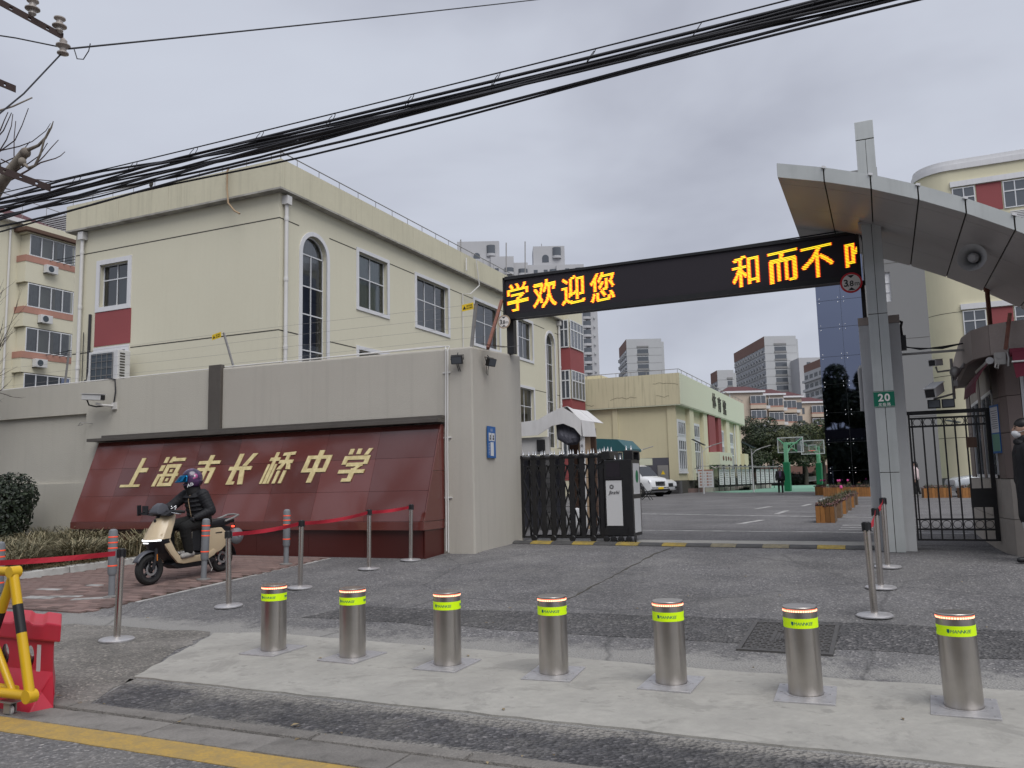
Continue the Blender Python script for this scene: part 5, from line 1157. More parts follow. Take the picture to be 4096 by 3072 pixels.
# ================================================================== SCOOTER AND RIDER (local +x is forward, origin under the rear axle)
sc = thing('electric_scooter', 'cream and black electric scooter ridden along the brick pavement', 'scooter', (0, 0, 0))
WR, WB = .215, 1.24
def wheel(xc, w_):
    t_ = MB().lathe([(.135, -w_*.75), (.17, -w_), (.20, -w_*.8), (WR, -w_*.35), (WR, w_*.35), (.20, w_*.8), (.17, w_), (.135, w_*.75), (.135, -w_*.75)], 36, (xc, 0, WR), 'y').build('tyre', 'rubber', sc, smooth=True)
    mb = MB(); mb.lathe([(.12, -w_*.72), (.138, -w_*.76), (.138, w_*.76), (.12, w_*.72), (.12, -w_*.72)], 32, (xc, 0, WR), 'y'); mb.lathe([(0, -.05), (.035, -.05), (.035, .05), (0, .05)], 16, (xc, 0, WR), 'y')
    for k in range(5):
        a = 2*PI*k/5+.3; mb.bar((xc+.03*cos(a), 0, WR+.03*sin(a)), (xc+.13*cos(a+.15), 0, WR+.13*sin(a+.15)), .03, .03, up=(0, 1, 0))
    mb.build('rim', 'scootblack', sc, smooth=True)
    MB().lathe([(.055, .045), (.088, .045), (.088, .048), (.055, .048), (.055, .045)], 28, (xc, 0, WR), 'y').build('brake_disc', 'chrome', sc, smooth=True)
wheel(0, .055); wheel(WB, .05)
def loft(secs, name, m, close=True, bevel=0):
    """secs: rings of equal length"""
    n = len(secs[0]); V = [p for s_ in secs for p in s_]; F_ = [(i*n+k, i*n+(k+1) % n, (i+1)*n+(k+1) % n, (i+1)*n+k) for i in range(len(secs)-1) for k in range(n)]
    if close: F_ += [tuple(range(n))[::-1], tuple((len(secs)-1)*n+k for k in range(n))]
    mb = MB(); mb.add(V, F_); return mb.build(name, m, sc, smooth=True, bevel=bevel)
def shield_ring(xf, z, hw, th, n=15):
    o_ = []
    for i in range(n):
        t_ = -1+2*i/(n-1); o_.append((xf-.11*abs(t_)**2.4, hw*t_, z))
    for i in range(n):
        t_ = 1-2*i/(n-1); o_.append((xf-th-.09*abs(t_)**2.4, hw*.96*t_, z))
    return o_
loft([shield_ring(1.045, .955, .095, .08), shield_ring(1.085, .93, .135, .10), shield_ring(1.14, .85, .165, .12), shield_ring(1.20, .76, .185, .13), shield_ring(1.255, .665, .20, .14), shield_ring(1.275, .625, .205, .15)], 'front_shield', 'ivory')
loft([shield_ring(1.285, .620, .190, .15), shield_ring(1.295, .595, .195, .15), shield_ring(1.27, .56, .185, .16), shield_ring(1.235, .50, .15, .17), shield_ring(1.20, .42, .10, .17)], 'nose_cowl', 'scootblack')
mb = MB(); V = []
for i in range(17):
    t_ = -1+i/8; V += [(1.292-.11*abs(t_)**2.4, .192*t_, .622), (1.299-.11*abs(t_)**2.4, .194*t_, .604)]
mb.add(V, [(2*i, 2*i+1, 2*i+3, 2*i+2) for i in range(16)]); mb.build('headlight_bar', 'lampwhite', sc)
mb = MB()
for t_ in (-.22, -.07, .08, .23): mb.ell((1.294-.11*abs(t_)**2.4, .19*t_, .578), (.006, .013, .009), 10, 6)
mb.build('headlight', 'lampwhite', sc)
MB().lathe([(.0, -.004), (.024, -.004), (.024, .004), (0, .006)], 20, (1.139, .0, .875), 'x').build('badge', 'scootblack', sc)
def tip(p, c, a):
    dx, dz = p[0]-c[0], p[1]-c[1]; return (c[0]+dx*cos(a)-dz*sin(a), c[1]+dx*sin(a)+dz*cos(a))
band = [(1.17, .70), (1.185, .64), (1.12, .54), (1.02, .40), (.90, .26), (.80, .235), (.40, .235), (.26, .285), (.20, .34), (.27, .385), (.38, .325), (.78, .325), (.86, .35), (.94, .45), (1.02, .60), (1.06, .70)]
for s_ in (-1, 1):
    mb = MB(); mb.prism(band, lambda a, b, d, s_=s_: (a, s_*(d+.012*(b-.2)), b), .125, .175); mb.build('side_frame', 'ivory', sc, smooth=True, bevel=.012)
    pan = [(.44, .38), (.40, .62), (.33, .685), (.10, .68), (.015, .60), (-.02, .50), (.03, .40), (.12, .335), (.25, .30), (.36, .33)]
    mb = MB(); mb.prism(pan, lambda a, b, d, s_=s_: (a, s_*d, b), .10, .165); mb.build('side_panel', 'ivory', sc, smooth=True, bevel=.02)
    MB().box(.10, .22, s_*.164, s_*.170, .60, .615).build('slot', 'scootblack', sc)
mb = MB(); mb.prism([(1.16, .58), (1.0, .36), (.87, .24), (.30, .22), (.22, .30), (.40, .35), (.78, .345), (.86, .40), (.98, .62), (1.02, .78), (1.10, .76)], lambda a, b, d: (a, d, b), -.124, .124); mb.build('inner_floor', 'scootblack', sc, bevel=.01)
mb = MB(); mb.prism([(.98, .24), (.86, .17), (.30, .15), (.16, .22), (.30, .26), (.9, .27)], lambda a, b, d: (a, d, b), -.13, .13); mb.build('belly_pan', 'scootblack', sc, bevel=.02)
mb = MB(); mb.prism([(.45, .36), (.42, .70), (.0, .70), (-.14, .66), (-.10, .58), (.0, .42), (.2, .34)], lambda a, b, d: (a, d, b), -.098, .098); mb.build('rear_body', 'scootblack', sc, bevel=.015)
mb = MB(); mb.prism([(.52, .70), (.50, .76), (.30, .775), (.05, .80), (-.18, .795), (-.20, .73), (.0, .69)], lambda a, b, d: (a, d, b), -.125, .125); mb.build('saddle', 'scootblack', sc, smooth=True, bevel=.03)
mb = MB(); mb.tube([(.02, .14, .76), (-.16, .14, .80), (-.26, .12, .83), (-.27, 0, .84), (-.26, -.12, .83), (-.16, -.14, .80), (.02, -.14, .76)], .016, 8); mb.build('grab_rail', 'galv', sc, smooth=True)
mb = MB(); mb.ell((-.215, .05, .66), (.02, .035, .014), 10, 6); mb.build('tail_lamp', 'lampred', sc)
mb = MB(); V = []
for i in range(13):
    a = R(28)+R(95)*i/12; 
    for (r_, hw) in ((.245, .065), (.262, .03), (.262, -.03), (.245, -.065)): V.append((WB+r_*cos(a), hw, WR+r_*sin(a)))
mb.add(V, [(4*i+k, 4*i+k+1, 4*i+k+5, 4*i+k+4) for i in range(12) for k in range(3)]); o = mb.build('front_fender', 'scootgrey', sc, smooth=True); o.modifiers.new('t', 'SOLIDIFY').thickness = .008
mb = MB(); V = []
for i in range(11):
    a = R(30)+R(150)*i/10
    for (r_, hw) in ((.245, .075), (.262, .03), (.262, -.03), (.245, -.075)): V.append((r_*cos(a), hw, WR+r_*sin(a)))
mb.add(V, [(4*i+k, 4*i+k+1, 4*i+k+5, 4*i+k+4) for i in range(10) for k in range(3)]); o = mb.build('rear_fender', 'scootblack', sc, smooth=True); o.modifiers.new('t', 'SOLIDIFY').thickness = .008
for s_ in (-1, 1): MB().tube([(WB, s_*.085, WR), (WB-.05, s_*.085, .40), (1.17, s_*.075, .58)], [.022, .028, .025], 10).build('fork_leg', 'scootblack', sc, smooth=True)
for s_ in (-1, 1): MB().box(1.185, 1.20, s_*.095, s_*.115, .33, .42).build('side_reflector', 'amber', sc)
mb = MB(); mb.tube([(1.08, 0, .9), (1.03, 0, 1.0)], .04, 10); mb.build('stem', 'scootblack', sc)
mb = MB(); mb.tube([(.93, -.33, .985), (1.0, -.2, 1.0), (1.03, 0, .99), (1.0, .2, 1.0), (.93, .33, .985)], .017, 10); mb.build('handlebar', 'scootblack', sc, smooth=True)
for s_ in (-1, 1): MB().tube([(.98, s_*.24, .993), (.925, s_*.36, .982)], .021, 12).build('grip', 'rubber', sc, smooth=True); 
for s_ in (-1, 1): MB().tube([(1.02, s_*.18, .985), (1.0, s_*.28, .965), (.965, s_*.34, .955)], .008, 8).build('brake_lever', 'chrome', sc, smooth=True)
mb = MB(); mb.prism([(1.16, .965), (1.17, 1.00), (1.12, 1.08), (1.05, 1.12), (.98, 1.08), (.96, 1.0), (1.0, .955)], lambda a, b, d: (a, d*(1.35-.5*(b-.95)/.17), b), -.075, .075); mb.build('instrument_cowl', 'scootgrey', sc, smooth=True, bevel=.015)
mb = MB(); mb.prism([(1.13, .95), (1.05, .93), (.92, .96), (.90, .99), (1.0, 1.01)], lambda a, b, d: (a, d, b), -.20, .20); mb.build('bar_cover', 'scootblack', sc, smooth=True, bevel=.015)
mb = MB(); mb.box(1.06, 1.075, -.36, -.24, .97, 1.08); mb.box(1.04, 1.10, -.44, -.425, .94, 1.09); mb.tube([(1.0, -.22, 1.0), (1.07, -.30, 1.0), (1.07, -.43, .96)], .012, 8); mb.box(1.03, 1.10, -.34, -.22, .95, .975); mb.build('phone_holder', 'scootblack', sc)
mb = MB()
for i in range(9): mb.ell((.98+random.uniform(-.035, .035), .17+random.uniform(-.06, .06), 1.05+random.uniform(-.03, .05)), (.016, .014, .011), 8, 6)
mb.build('chrome_trinket', 'chrome', sc, smooth='all')
MB().tube([(.36, .14, .27), (.30, .17, .10), (.33, .18, .06)], .010, 8).build('kickstand', 'galv', sc)
mb = MB()
mb.lathe([(0.08, -.04), (.12, 0), (.125, .05), (.095, .09), (.05, .11), (0, .115)], 28, (-.31, -.02, .50), 'y'); sh = mb.build('spare_helmet', 'greypost', None, smooth=True); ORG[sh] = Vector((0, 0, 0))
tag(sh, 'pale grey spare helmet hanging behind the scooter saddle', 'helmet')
MB().lathe([(0, .11), (.035, .108), (.036, .122), (0, .123)], 20, (-.30, -.02, .53), 'y').build('round_badge', 'paper', sh)
MB().tube([(-.25, 0, .80), (-.33, -.02, .6)], .006, 6).build('strap', 'cable', sh)
# rider
rd = thing('person', 'person in black quilted jacket and dark helmet riding the cream scooter', 'person', (0, 0, 0))
HY = R(-36); HC = Vector((.50, 0, 1.42)); qh = Matrix.Rotation(HY, 3, 'Z'); H_ = lambda x, y, z: tuple(HC+qh @ Vector((x, y, z)))
body = [((.46, 0, 1.30), (.45, 0, 1.18), .055, .06), (H_(0, 0, 0), (.092, .078, .118), qh), (H_(.03, 0, -.08), (.06, .055, .05), qh), (H_(.10, 0, -.01), (.018, .014, .026), qh), ((.44, 0, 1.2), (.36, 0, .82), .11, .11)]
SHL, ELB, HND = {}, {}, {}
for s_ in (-1, 1):
    SHL[s_] = (.45, .175*s_, 1.20); ELB[s_] = (.40, .285*s_, .95) if s_ > 0 else (.66, .29*s_, 1.02); HND[s_] = (.63, .19*s_, .86) if s_ > 0 else (.93, .31*s_, 1.01)
    body += [(SHL[s_], ELB[s_], .042, .036), (ELB[s_], HND[s_], .036, .027)]
hips = {1: (.36, .10, .80), -1: (.36, -.10, .80)}; knee = {1: (.76, .15, .74), -1: (.80, -.15, .76)}; ank = {1: (.70, .16, .40), -1: (.78, -.14, .42)}
for s_ in (-1, 1): body += [(hips[s_], knee[s_], .07, .055), (knee[s_], ank[s_], .05, .036)]
capsules('body', body, 'skin', rd, .011, 2)
jk = [((.44, 0, 1.16), (.125, .205, .11), Matrix.Identity(3)), ((.42, .04, 1.12), (.36, .04, .82), .145, .145), ((.42, -.04, 1.12), (.36, -.04, .82), .145, .145), ((.45, 0, 1.20), (.46, 0, 1.30), .10, .088)]
for s_ in (-1, 1):
    jk += [(SHL[s_], ELB[s_], .085, .072), (ELB[s_], Vector(ELB[s_]).lerp(Vector(HND[s_]), .88), .072, .045)]
    e_ = Vector(SHL[s_])
    for k in range(1, 5):
        p_ = Vector(SHL[s_]).lerp(Vector(ELB[s_]), k/4.5); jk.append((tuple(p_), .088-.003*k, Matrix.Identity(3)))
for s_ in (-1, 1):      # quilted sleeve rings
    A3, B3, C3 = Vector(SHL[s_]), Vector(ELB[s_]), Vector(HND[s_])
    for k in range(7):
        p_ = A3.lerp(B3, k/6.5); jk.append((tuple(p_), (.090-.002*k, .090-.002*k, .030), (B3-A3).to_track_quat('Z', 'Y').to_matrix()))
        if k < 6: p_ = B3.lerp(C3, k/7.0); jk.append((tuple(p_), (.079-.005*k, .079-.005*k, .026), (C3-B3).to_track_quat('Z', 'Y').to_matrix()))
for k in range(6): jk.append(((.372+.014*k, 0, .86+.065*k), (.158, .196+.006*min(k, 3), .030), Matrix.Rotation(.2, 3, 'Y')))
jo = capsules('jacket', jk, 'jacket', rd, .0095, 1)
mb = MB(); mb.tube([(.545, .03, 1.22), (.585, .02, 1.12), (.57, .03, 1.0), (.545, .03, .88)], .0055, 6); mb.build('zip', 'tanwall', rd)
tr = [((.36, -.06, .79), (.36, .06, .79), .13, .13)]
for s_ in (-1, 1): tr += [(hips[s_], knee[s_], .105, .085), (knee[s_], ank[s_], .083, .062)]
for s_ in (-1, 1):      # bunched cloth at knee and ankle
    K3, A3 = Vector(knee[s_]), Vector(ank[s_])
    for k in range(5): tr.append((tuple(K3.lerp(A3, .12+.2*k)), (.084-.004*k+.006*(k % 2), .082-.004*k, .028), Matrix.Rotation(.5-.25*k, 3, 'Y')))
capsules('trousers', tr, 'trousers', rd, .0105, 1)
for s_ in (-1, 1):
    a = ank[s_]; capsules('shoe', [((a[0]-.05, a[1], .355), (a[0]+.13, a[1]+.02*s_, .345), .046, .038), ((a[0]-.01, a[1], .40), (a[0]-.01, a[1], .36), .05, .05)], 'shoe', rd, .010, 2)
    h = Vector(HND[s_]); cp_ = [(tuple(h+Vector((-.04, 0, .0))), (.042, .042, .026), Matrix.Identity(3))]
    for f_ in range(4):
        yy = (.032-.021*f_)*s_; b0_ = h+Vector((-.015, yy, .012)); b1_ = h+Vector((.028, yy, .006)); b2_ = h+Vector((.038, yy, -.024)); b3_ = h+Vector((.012, yy, -.045))
        cp_ += [(tuple(b0_), tuple(b1_), .0125, .0115), (tuple(b1_), tuple(b2_), .0115, .0105), (tuple(b2_), tuple(b3_), .0105, .0095)]
    cp_ += [(tuple(h+Vector((-.05, -.03*s_, -.005))), tuple(h+Vector((-.015, -.05*s_, -.03))), .0135, .011)]
    capsules('glove', cp_, 'black', rd, .0055, 1)
capsules('neck_gaiter', [(H_(.045, 0, -.085), (.075, .078, .072), qh), (H_(.02, 0, -.12), (.48, 0, 1.24), .078, .10)], 'gaiter', rd, .010, 3)
# helmet shell with a face opening
mb = MB(); nA, nB = 40, 26; V = []; Fh = []
for i in range(nB+1):
    t_ = PI*i/nB*.80
    for k in range(nA):
        a = 2*PI*k/nA; x, y, z = .150*sin(t_)*cos(a), .128*sin(t_)*sin(a), .150*cos(t_)
        if z < -.03: x = x*1.02-.012*(1 if cos(a) < 0 else -1)
        V.append(H_(x-.005, y, z+.015))
for i in range(nB):
    for k in range(nA):
        a = 2*PI*(k+.5)/nA; t_ = PI*(i+.5)/nB*.80; z = cos(t_)
        if cos(a) > .45 and -.52 < z < .38: continue
        Fh.append((i*nA+k, (i+1)*nA+k, (i+1)*nA+(k+1) % nA, i*nA+(k+1) % nA))
mb.add(V, Fh); ho = mb.build('helmet', 'helmet', rd, smooth='all'); ho.modifiers.new('t', 'SOLIDIFY').thickness = .012
mb = MB(); V = []
for i in range(6):
    for k in range(17):
        a = R(-68)+R(136)*k/16; up_ = .055-.020*i; rr_ = .158+.016*i*cos(a)**2
        V.append(H_(rr_*cos(a)+.004, .86*rr_*sin(a), up_+.012))
mb.add(V, [(17*i+k, 17*i+k+1, 17*(i+1)+k+1, 17*(i+1)+k) for i in range(5) for k in range(16)]); vo = mb.build('visor', 'visor', ho, smooth='all'); vo.modifiers.new('t', 'SOLIDIFY').thickness = .004
mb = MB(); mb.ell(H_(-.045, .112, .045), (.035, .016, .04), 12, 8, qh); mb.ell(H_(-.02, .114, .02), (.03, .016, .022), 12, 8, qh); mb.build('pink_decal', 'pink', ho, smooth='all')
mb = MB(); mb.ell(H_(-.035, .119, .05), (.016, .012, .022), 12, 8, qh); mb.build('pale_decal', 'maskwhite', ho, smooth='all')
mb = MB(); put_text(mb, 'AIS', lambda u, v, d: H_(.03-u*.9+v*.1, .1245+d-.25*abs(u), -.07+v+u*.35), .065, sx=1, bold=.03, depth=.003)
mb.v = [v for v in mb.v]; mb.build('lettering', 'maskwhite', ho)
for o in (sc, rd, sh):
    a = math.atan2(-1.0, -.09); o.rotation_euler = (0.0, .046, a); o.location = (-9.34, 9.82, zg(9.8)+.018)

# ================================================================== WINDOWS
def window(parent, F, u0, u1, z0, z1, cols=2, trans=None, trim=.16, rec=.22, glass='glass', curtain=None, arch=False, room=True, tm='white', mull=.04):
    """surround, sash bars, panes and what is seen behind them"""
    mb = MB()
    if trim:
        if not arch:
            for (a, b, c, d) in ((u0-trim, u1+trim, z1, z1+trim), (u0-trim, u1+trim, z0-trim, z0), (u0-trim, u0, z0, z1), (u1, u1+trim, z0, z1)): pb(mb, F, a, b, c, d, -.01, .05)
        else:
            r = (u1-u0)/2; uc = (u0+u1)/2; zs = z1-r
            pb(mb, F, u0-trim, u0, z0, zs, -.01, .05); pb(mb, F, u1, u1+trim, z0, zs, -.01, .05)
            for k in range(14):
                a, b = PI*k/14, PI*(k+1)/14
                q = [(uc+(r+e)*cos(t), zs+(r+e)*sin(t)) for t, e in ((a, 0), (b, 0), (b, trim), (a, trim))]
                mb.prism(q, F, -.01, .05)
        wo = mb.build('window', tm, parent)
    else:
        wo = None
    sb = MB(); w_ = mull
    pb(sb, F, u0, u1, z0, z0+w_, -rec, -rec+.05); pb(sb, F, u0, u0+w_, z0+w_, z1, -rec, -rec+.05); pb(sb, F, u1-w_, u1, z0+w_, z1, -rec, -rec+.05)
    if not arch: pb(sb, F, u0+w_, u1-w_, z1-w_, z1, -rec, -rec+.05)
    trs = trans or []
    for zt_ in trs: pb(sb, F, u0+w_, u1-w_, zt_-w_*.6, zt_+w_*.6, -rec+.001, -rec+.055)
    for k in range(1, cols):
        u = u0+(u1-u0)*k/cols; pb(sb, F, u-w_*.5, u+w_*.5, z0+w_, (z1-w_) if not arch else z1-(u1-u0)/2, -rec+.002, -rec+.052)
    if arch:
        r = (u1-u0)/2; uc = (u0+u1)/2; zs = z1-r
        for k in range(14):
            a, b = PI*k/14, PI*(k+1)/14
            sb.prism([(uc+(r-e)*cos(t), zs+(r-e)*sin(t)) for t, e in ((a, .06), (b, .06), (b, -.002), (a, -.002))], F, -rec, -rec+.05)
        pb(sb, F, u0+w_, u1-w_, zs-w_*.6, zs+w_*.6, -rec+.001, -rec+.055)
    if wo is None: wo = sb.build('window', 'alu', parent)
    else: sb.build('sash', 'alu', wo)
    zl = [z0+w_]+[q for q in trs]+[z1-w_ if not arch else z1-(u1-u0)/2]
    for k in range(cols):
        for a, b in zip(zl, zl[1:]):
            ua, ub = u0+(u1-u0)*k/cols, u0+(u1-u0)*(k+1)/cols
            MB().add([F(ua, a, -rec+.02), F(ub, a, -rec+.02), F(ub, b, -rec+.02), F(ua, b, -rec+.02)], [(0, 1, 2, 3)]).build('pane', glass, wo, recalc=False)
    if arch:
        r = (u1-u0)/2; uc = (u0+u1)/2; zs = z1-r
        MB().add([F(uc+r*cos(PI*k/14), zs+r*sin(PI*k/14), -rec+.02) for k in range(15)], [tuple(range(15))]).build('pane', glass, wo, recalc=False)
    if room:
        mb = MB(); d_ = -rec-.9; e = .3
        P_ = [(u0-e, z0-e), (u1+e, z0-e), (u1+e, z1+e), (u0-e, z1+e)]
        mb.add([F(a, b, d_) for a, b in P_], [(0, 1, 2, 3)]); mb.build('room', 'interior', wo, recalc=False)
    for cu in (curtain or []):
        a, b, c, d, mname = cu; mb = MB(); n = max(8, int((b-a)/.05)); V = []
        for i in range(n+1):
            u = a+(b-a)*i/n; o = -rec-.10+.025*sin(i*1.9)+.012*sin(i*.7); V += [F(u, c, o), F(u+.015*sin(i), d, o)]
        mb.add(V, [(2*i, 2*i+1, 2*i+3, 2*i+2) for i in range(n)]); mb.build('curtain', mname, wo, smooth='all', recalc=False)
    return wo

# ================================================================== SCHOOL BUILDING (left)
sb_ = thing('school_building', 'three storey cream school block with arched stair windows behind the wall', 'building', (-26, 30, .3))
XB, YB, XL, YE = -20.23, 24.0, -31.3, 53.4
FX, FY = frame_x(XB), frame_y(YB)
gw = [(-29.75, -28.1, 9.1, 10.93), (-29.75, -28.1, 5.1, 7.18)]
mb = MB(); wall_holes(mb, FY, XL, XB, 0, 12.6, gw, .3); mb.build('gable_wall', 'cream', sb_, recalc=False)
ra = [(25.33, 26.9, 3.6, 11.35)]; rb_ = [(50.85, 52.4, 3.6, 11.4)]
rw = [(29.13, 31.4), (34.0, 37.2), (40.25, 43.5), (46.2, 48.5)]
holes = [(a, b, c, d) for (a, b) in rw for (c, d) in ((9.08, 11.52), (4.75, 7.2), (1.2, 3.5))]
ah = [(a, b, c, d) for (a, b, c, d) in ra+rb_]
mb = MB(); wall_holes(mb, FX, YB, YE, 0, 12.6, holes+ah, .3)
for (a, b, c, d) in ah:      # fill above the arch
    r = (b-a)/2; uc = (a+b)/2; zs = d-r
    for s_ in (-1, 1):
        pts = [(uc+s_*r*cos(PI*k/16), zs+r*sin(PI*k/16)) for k in range(9)]
        mb.add([FX(uc+s_*r, d, 0)]+[FX(u, z, 0) for u, z in pts], [(0, i, i+1) for i in range(1, 9)])
        mb.add([FX(u, z, 0) for u, z in pts]+[FX(u, z, -.3) for u, z in pts], [(i, i+1, 10+i, 9+i) for i in range(8)])
mb.build('long_wall', 'cream', sb_, recalc=False)
MB().box(XL, XB-.4, YE-.3, YE, 0, 12.6).build('end_wall', 'cream', sb_); MB().box(XL-.02, XL, YB, YE, 0, 12.6).build('rear_wall', 'cream', sb_)
mb = MB(); o_ = .34
mb.box(XL-.25, XB+o_, YB-o_, YE+.2, 12.53, 12.60); mb.build('eaves_soffit', 'soffit', sb_)
def para(name, x0_, x1_, y0_, y1_, m='cream_dirty'): MB().box(x0_, x1_, y0_, y1_, 12.602, 13.69).build(name, m, sb_)
# parapet in cast lengths with joints
xs_ = [XL-.25, -28.4, -25.6, -24.9, -22.6, XB+o_]
for a, b in zip(xs_, xs_[1:]): para('parapet_panel', a+.006, b-.006, YB-o_, YB-o_+.22)
ys_ = [YB-o_+.222, 28.5, 33.2, 38, 42.6, 47.5, YE+.2]
for a, b in zip(ys_, ys_[1:]): para('parapet_panel', XB+o_-.22, XB+o_, a+.004, b-.004)
para('parapet_panel', XL-.25, XL-.03, YB-o_+.225, YE+.2)
MB().box(XL, XB, YB, YE, 12.9, 13.0).build('roof_deck', 'soffit', sb_)
for z in (11.55, 7.24, 3.6):
    segs = [(XL+.02, -30.0), (-27.85, XB)] if z == 7.24 else [(XL+.02, XB)]
    for a, b in segs: pb(MB(), FY, a, b, z-.022, z+.022, .0, .004).build('string_line', 'groove', sb_)
    cuts = sorted([(a-.18, b+.18) for a, b in rw if z in (11.55,)]+[(a[0]-.18, a[1]+.18) for a in ah]) if z != 7.24 else sorted([(a[0]-.18, a[1]+.18) for a in ah]+[(a-.18, b+.18) for a, b in rw])
    cur = YB
    for a, b in cuts:
        if a > cur: pb(MB(), FX, cur, a, z-.022, z+.022, 0, .004).build('string_line', 'groove', sb_)
        cur = max(cur, b)
    pb(MB(), FX, cur, YE, z-.022, z+.022, 0, .004).build('string_line', 'groove', sb_)
CG = lambda a, b, c, d: (a, b, c, d, 'curtain')
window(sb_, FY, *gw[0], 2, [10.28], .20)
window(sb_, FY, *gw[1], 2, [6.3], .20)
MB().prism([(-29.95, 7.44), (-27.86, 7.44), (-27.86, 8.89), (-29.95, 8.89)], FY, .0, .025).build('red_spandrel', 'redpanel', sb_)
for i, (a, b) in enumerate(rw):
    cu = [(a+.1, b-.05, 9.12, 11.48, 'curtain')] if i == 0 else ([(a+.05, a+.9, 9.12, 11.48, 'curtainw')] if i == 3 else None)
    window(sb_, FX, a, b, 9.08, 11.52, 2 if i != 1 else 3, [10.45], .16, curtain=cu)
    window(sb_, FX, a, b, 4.75, 7.2, 2, [6.1], .16); window(sb_, FX, a, b, 1.2, 3.5, 2, [2.6], .16)
for (a, b, c, d) in ah:
    window(sb_, FX, a, b, c, d, 2, [4.6, 6.72, 8.16, 9.28], .17, arch=True, curtain=[(a+.05, b-.05, 9.3, 11.2, 'curtainw'), (a+.05, b-.05, 6.3, 7.0, 'curtainw')])
for ch, zc in (('长', 7.0), ('桥', 5.4)):
    mb = MB(); put_glyph(mb, ch, lambda u, v, d, zc=zc: FX(36.6+u, zc+v, .02+d), 1.25, 1, 0, 0, .08); mb.build('wall_character', 'groove', sb_)
# glazed red bay at the far end
bay = frame_x(XB+.75); Y0b, Y1b = 53.45, 56.3
MB().box(XB-.5, XB+.73, Y0b, Y1b, 0, 13.69).build('end_bay', 'cream', sb_)
for z0_, z1_ in ((9.05, 10.6), (5.2, 7.0), (1.4, 3.0)): MB().box(XB-.3, XB+.78, Y0b-.03, Y1b, z0_, z1_).build('red_spandrel', 'redpanel', sb_)
for z0_, z1_ in ((10.6, 12.6), (7.0, 9.05), (3.0, 5.2)):
    window(sb_, bay, Y0b+.05, Y1b-.1, z0_+.02, z1_-.02, 4, [z0_+1.3], 0, rec=-.05, glass='farglass', room=False, mull=.07)
    window(sb_, lambda u, z, d: (u, Y0b-d, z), XB+.05, XB+.72, z0_+.02, z1_-.02, 2, [z0_+1.3], 0, rec=-.05, glass='farglass', room=False, mull=.07)
# down pipes and roof rail
def downpipe(x, y, z0_, z1_):
    mb = MB(); mb.tube([(x, y, z1_), (x, y, z0_)], .075, 12); mb.box(x-.15, x+.15, y-.13, y+.13, z1_-.05, z1_+.28)
    for z in (z1_-.6, 9.2, 6.6): mb.lathe([(.088, -.08), (.095, 0), (.088, .08)], 12, (x, y, z))
    mb.build('down_pipe', 'pvc', sb_, smooth=True)
downpipe(-30.74, YB-.14, 0, 12.2); downpipe(XB+.13, 24.25, 0, 12.15); downpipe(XB+.13, 53.1, 0, 12.2)
mb = MB(); zr = 13.95
mb.tube([(XL-.15, YB-.3, zr), (XB+.3, YB-.3, zr), (XB+.33, YB-.2, zr), (XB+.33, YE, zr)], .022, 6)
for i in range(10): mb.tube([(XL+.1+i*1.2, YB-.3, 13.68), (XL+.1+i*1.2, YB-.3, zr)], .014, 5)
for i in range(22): mb.tube([(XB+.33, YB+.6+i*1.35, 13.68), (XB+.33, YB+.6+i*1.35, zr)], .014, 5)
mb.tube([(XB+.2, YB-.2, 13.6), (XB+.2, YB-.2, 14.6)], .02, 6); mb.build('roof_rail', 'galv', sb_)
mb = MB(); mb.tube([(-22.3, YB-.45, 13.72), (-22.37, YB-.5, 13.6), (-22.35, YB-.52, 12.9), (-22.3, YB-.5, 12.3), (-22.0, YB-.48, 11.95), (-21.75, YB-.46, 11.8)], .035, 8); mb.build('loose_cable', 'tanwall', sb_, smooth=True)
mb = MB(); mb.tube([(XB+.5, 39.6, 13.6), (XB+.52, 39.9, 12.2), (XB+.3, 39.2, 11.6), (XB+.1, 38.7, 11.55), (XB+.06, 38.7, 7.3)], .03, 7); mb.tube([(XB+.5, 38.4, 13.4), (XB+.5, 38.4, 12.7)], .04, 6); mb.build('loose_cable', 'pvc', sb_, smooth=True)
for x, y, h in ((XB-1, 40.6, 1.3), (XB-.4, 45.5, 2.3), (XB-.2, 48.0, 3.0)): MB().tube([(x, y, 13), (x+.1*h*.3, y, 13.9+h)], .035, 6).build('antenna_mast', 'galv', sb_)
mb = MB(); mb.tube([(-30.2, YB-.06, 8.85), (-30.22, YB-.06, 4.5)], .06, 8); mb.tube([(-30.5, YB-.1, 8.1), (-30.5, YB-.1, 4.5)], .02, 6); mb.build('pipe_run', 'cable', sb_)
ac = thing('air_conditioner', 'large white outdoor air conditioner unit with black coil on the gable', 'air conditioner', (-28.3, 23.5, 5.5))
MB().box(-28.95, -27.3, 22.95, 23.55, 5.55, 6.98).build('casing', 'acwhite', ac, bevel=.03)
MB().box(-28.78, -27.55, 22.92, 22.955, 5.62, 6.88).build('coil', 'acgrill', ac)
mb = MB()
for i in range(5): mb.box(-28.76+.3*i, -28.745+.3*i, 22.90, 22.92, 5.62, 6.88)
for i in range(5): mb.box(-28.78, -27.55, 22.90, 22.918, 5.7+.28*i, 5.712+.28*i)
mb.build('guard', 'galv', ac); mb = MB()
for i in range(11): mb.box(-27.3, -27.29, 23.05, 23.28, 5.7+.11*i, 5.76+.11*i)
mb.build('side_slots', 'groove', ac)
mb = MB(); mb.bar((-29.0, 23.3, 5.5), (-29.0, 24, 5.5), .06, .06); mb.bar((-27.4, 23.3, 5.5), (-27.4, 24, 5.5), .06, .06); mb.bar((-29.0, 22.9, 5.5), (-27.3, 22.9, 5.5), .05, .05); mb.bar((-29.9, 23.9, 7.2), (-29.0, 22.95, 5.6), .06, .06); mb.build('bracket', 'galv', ac)
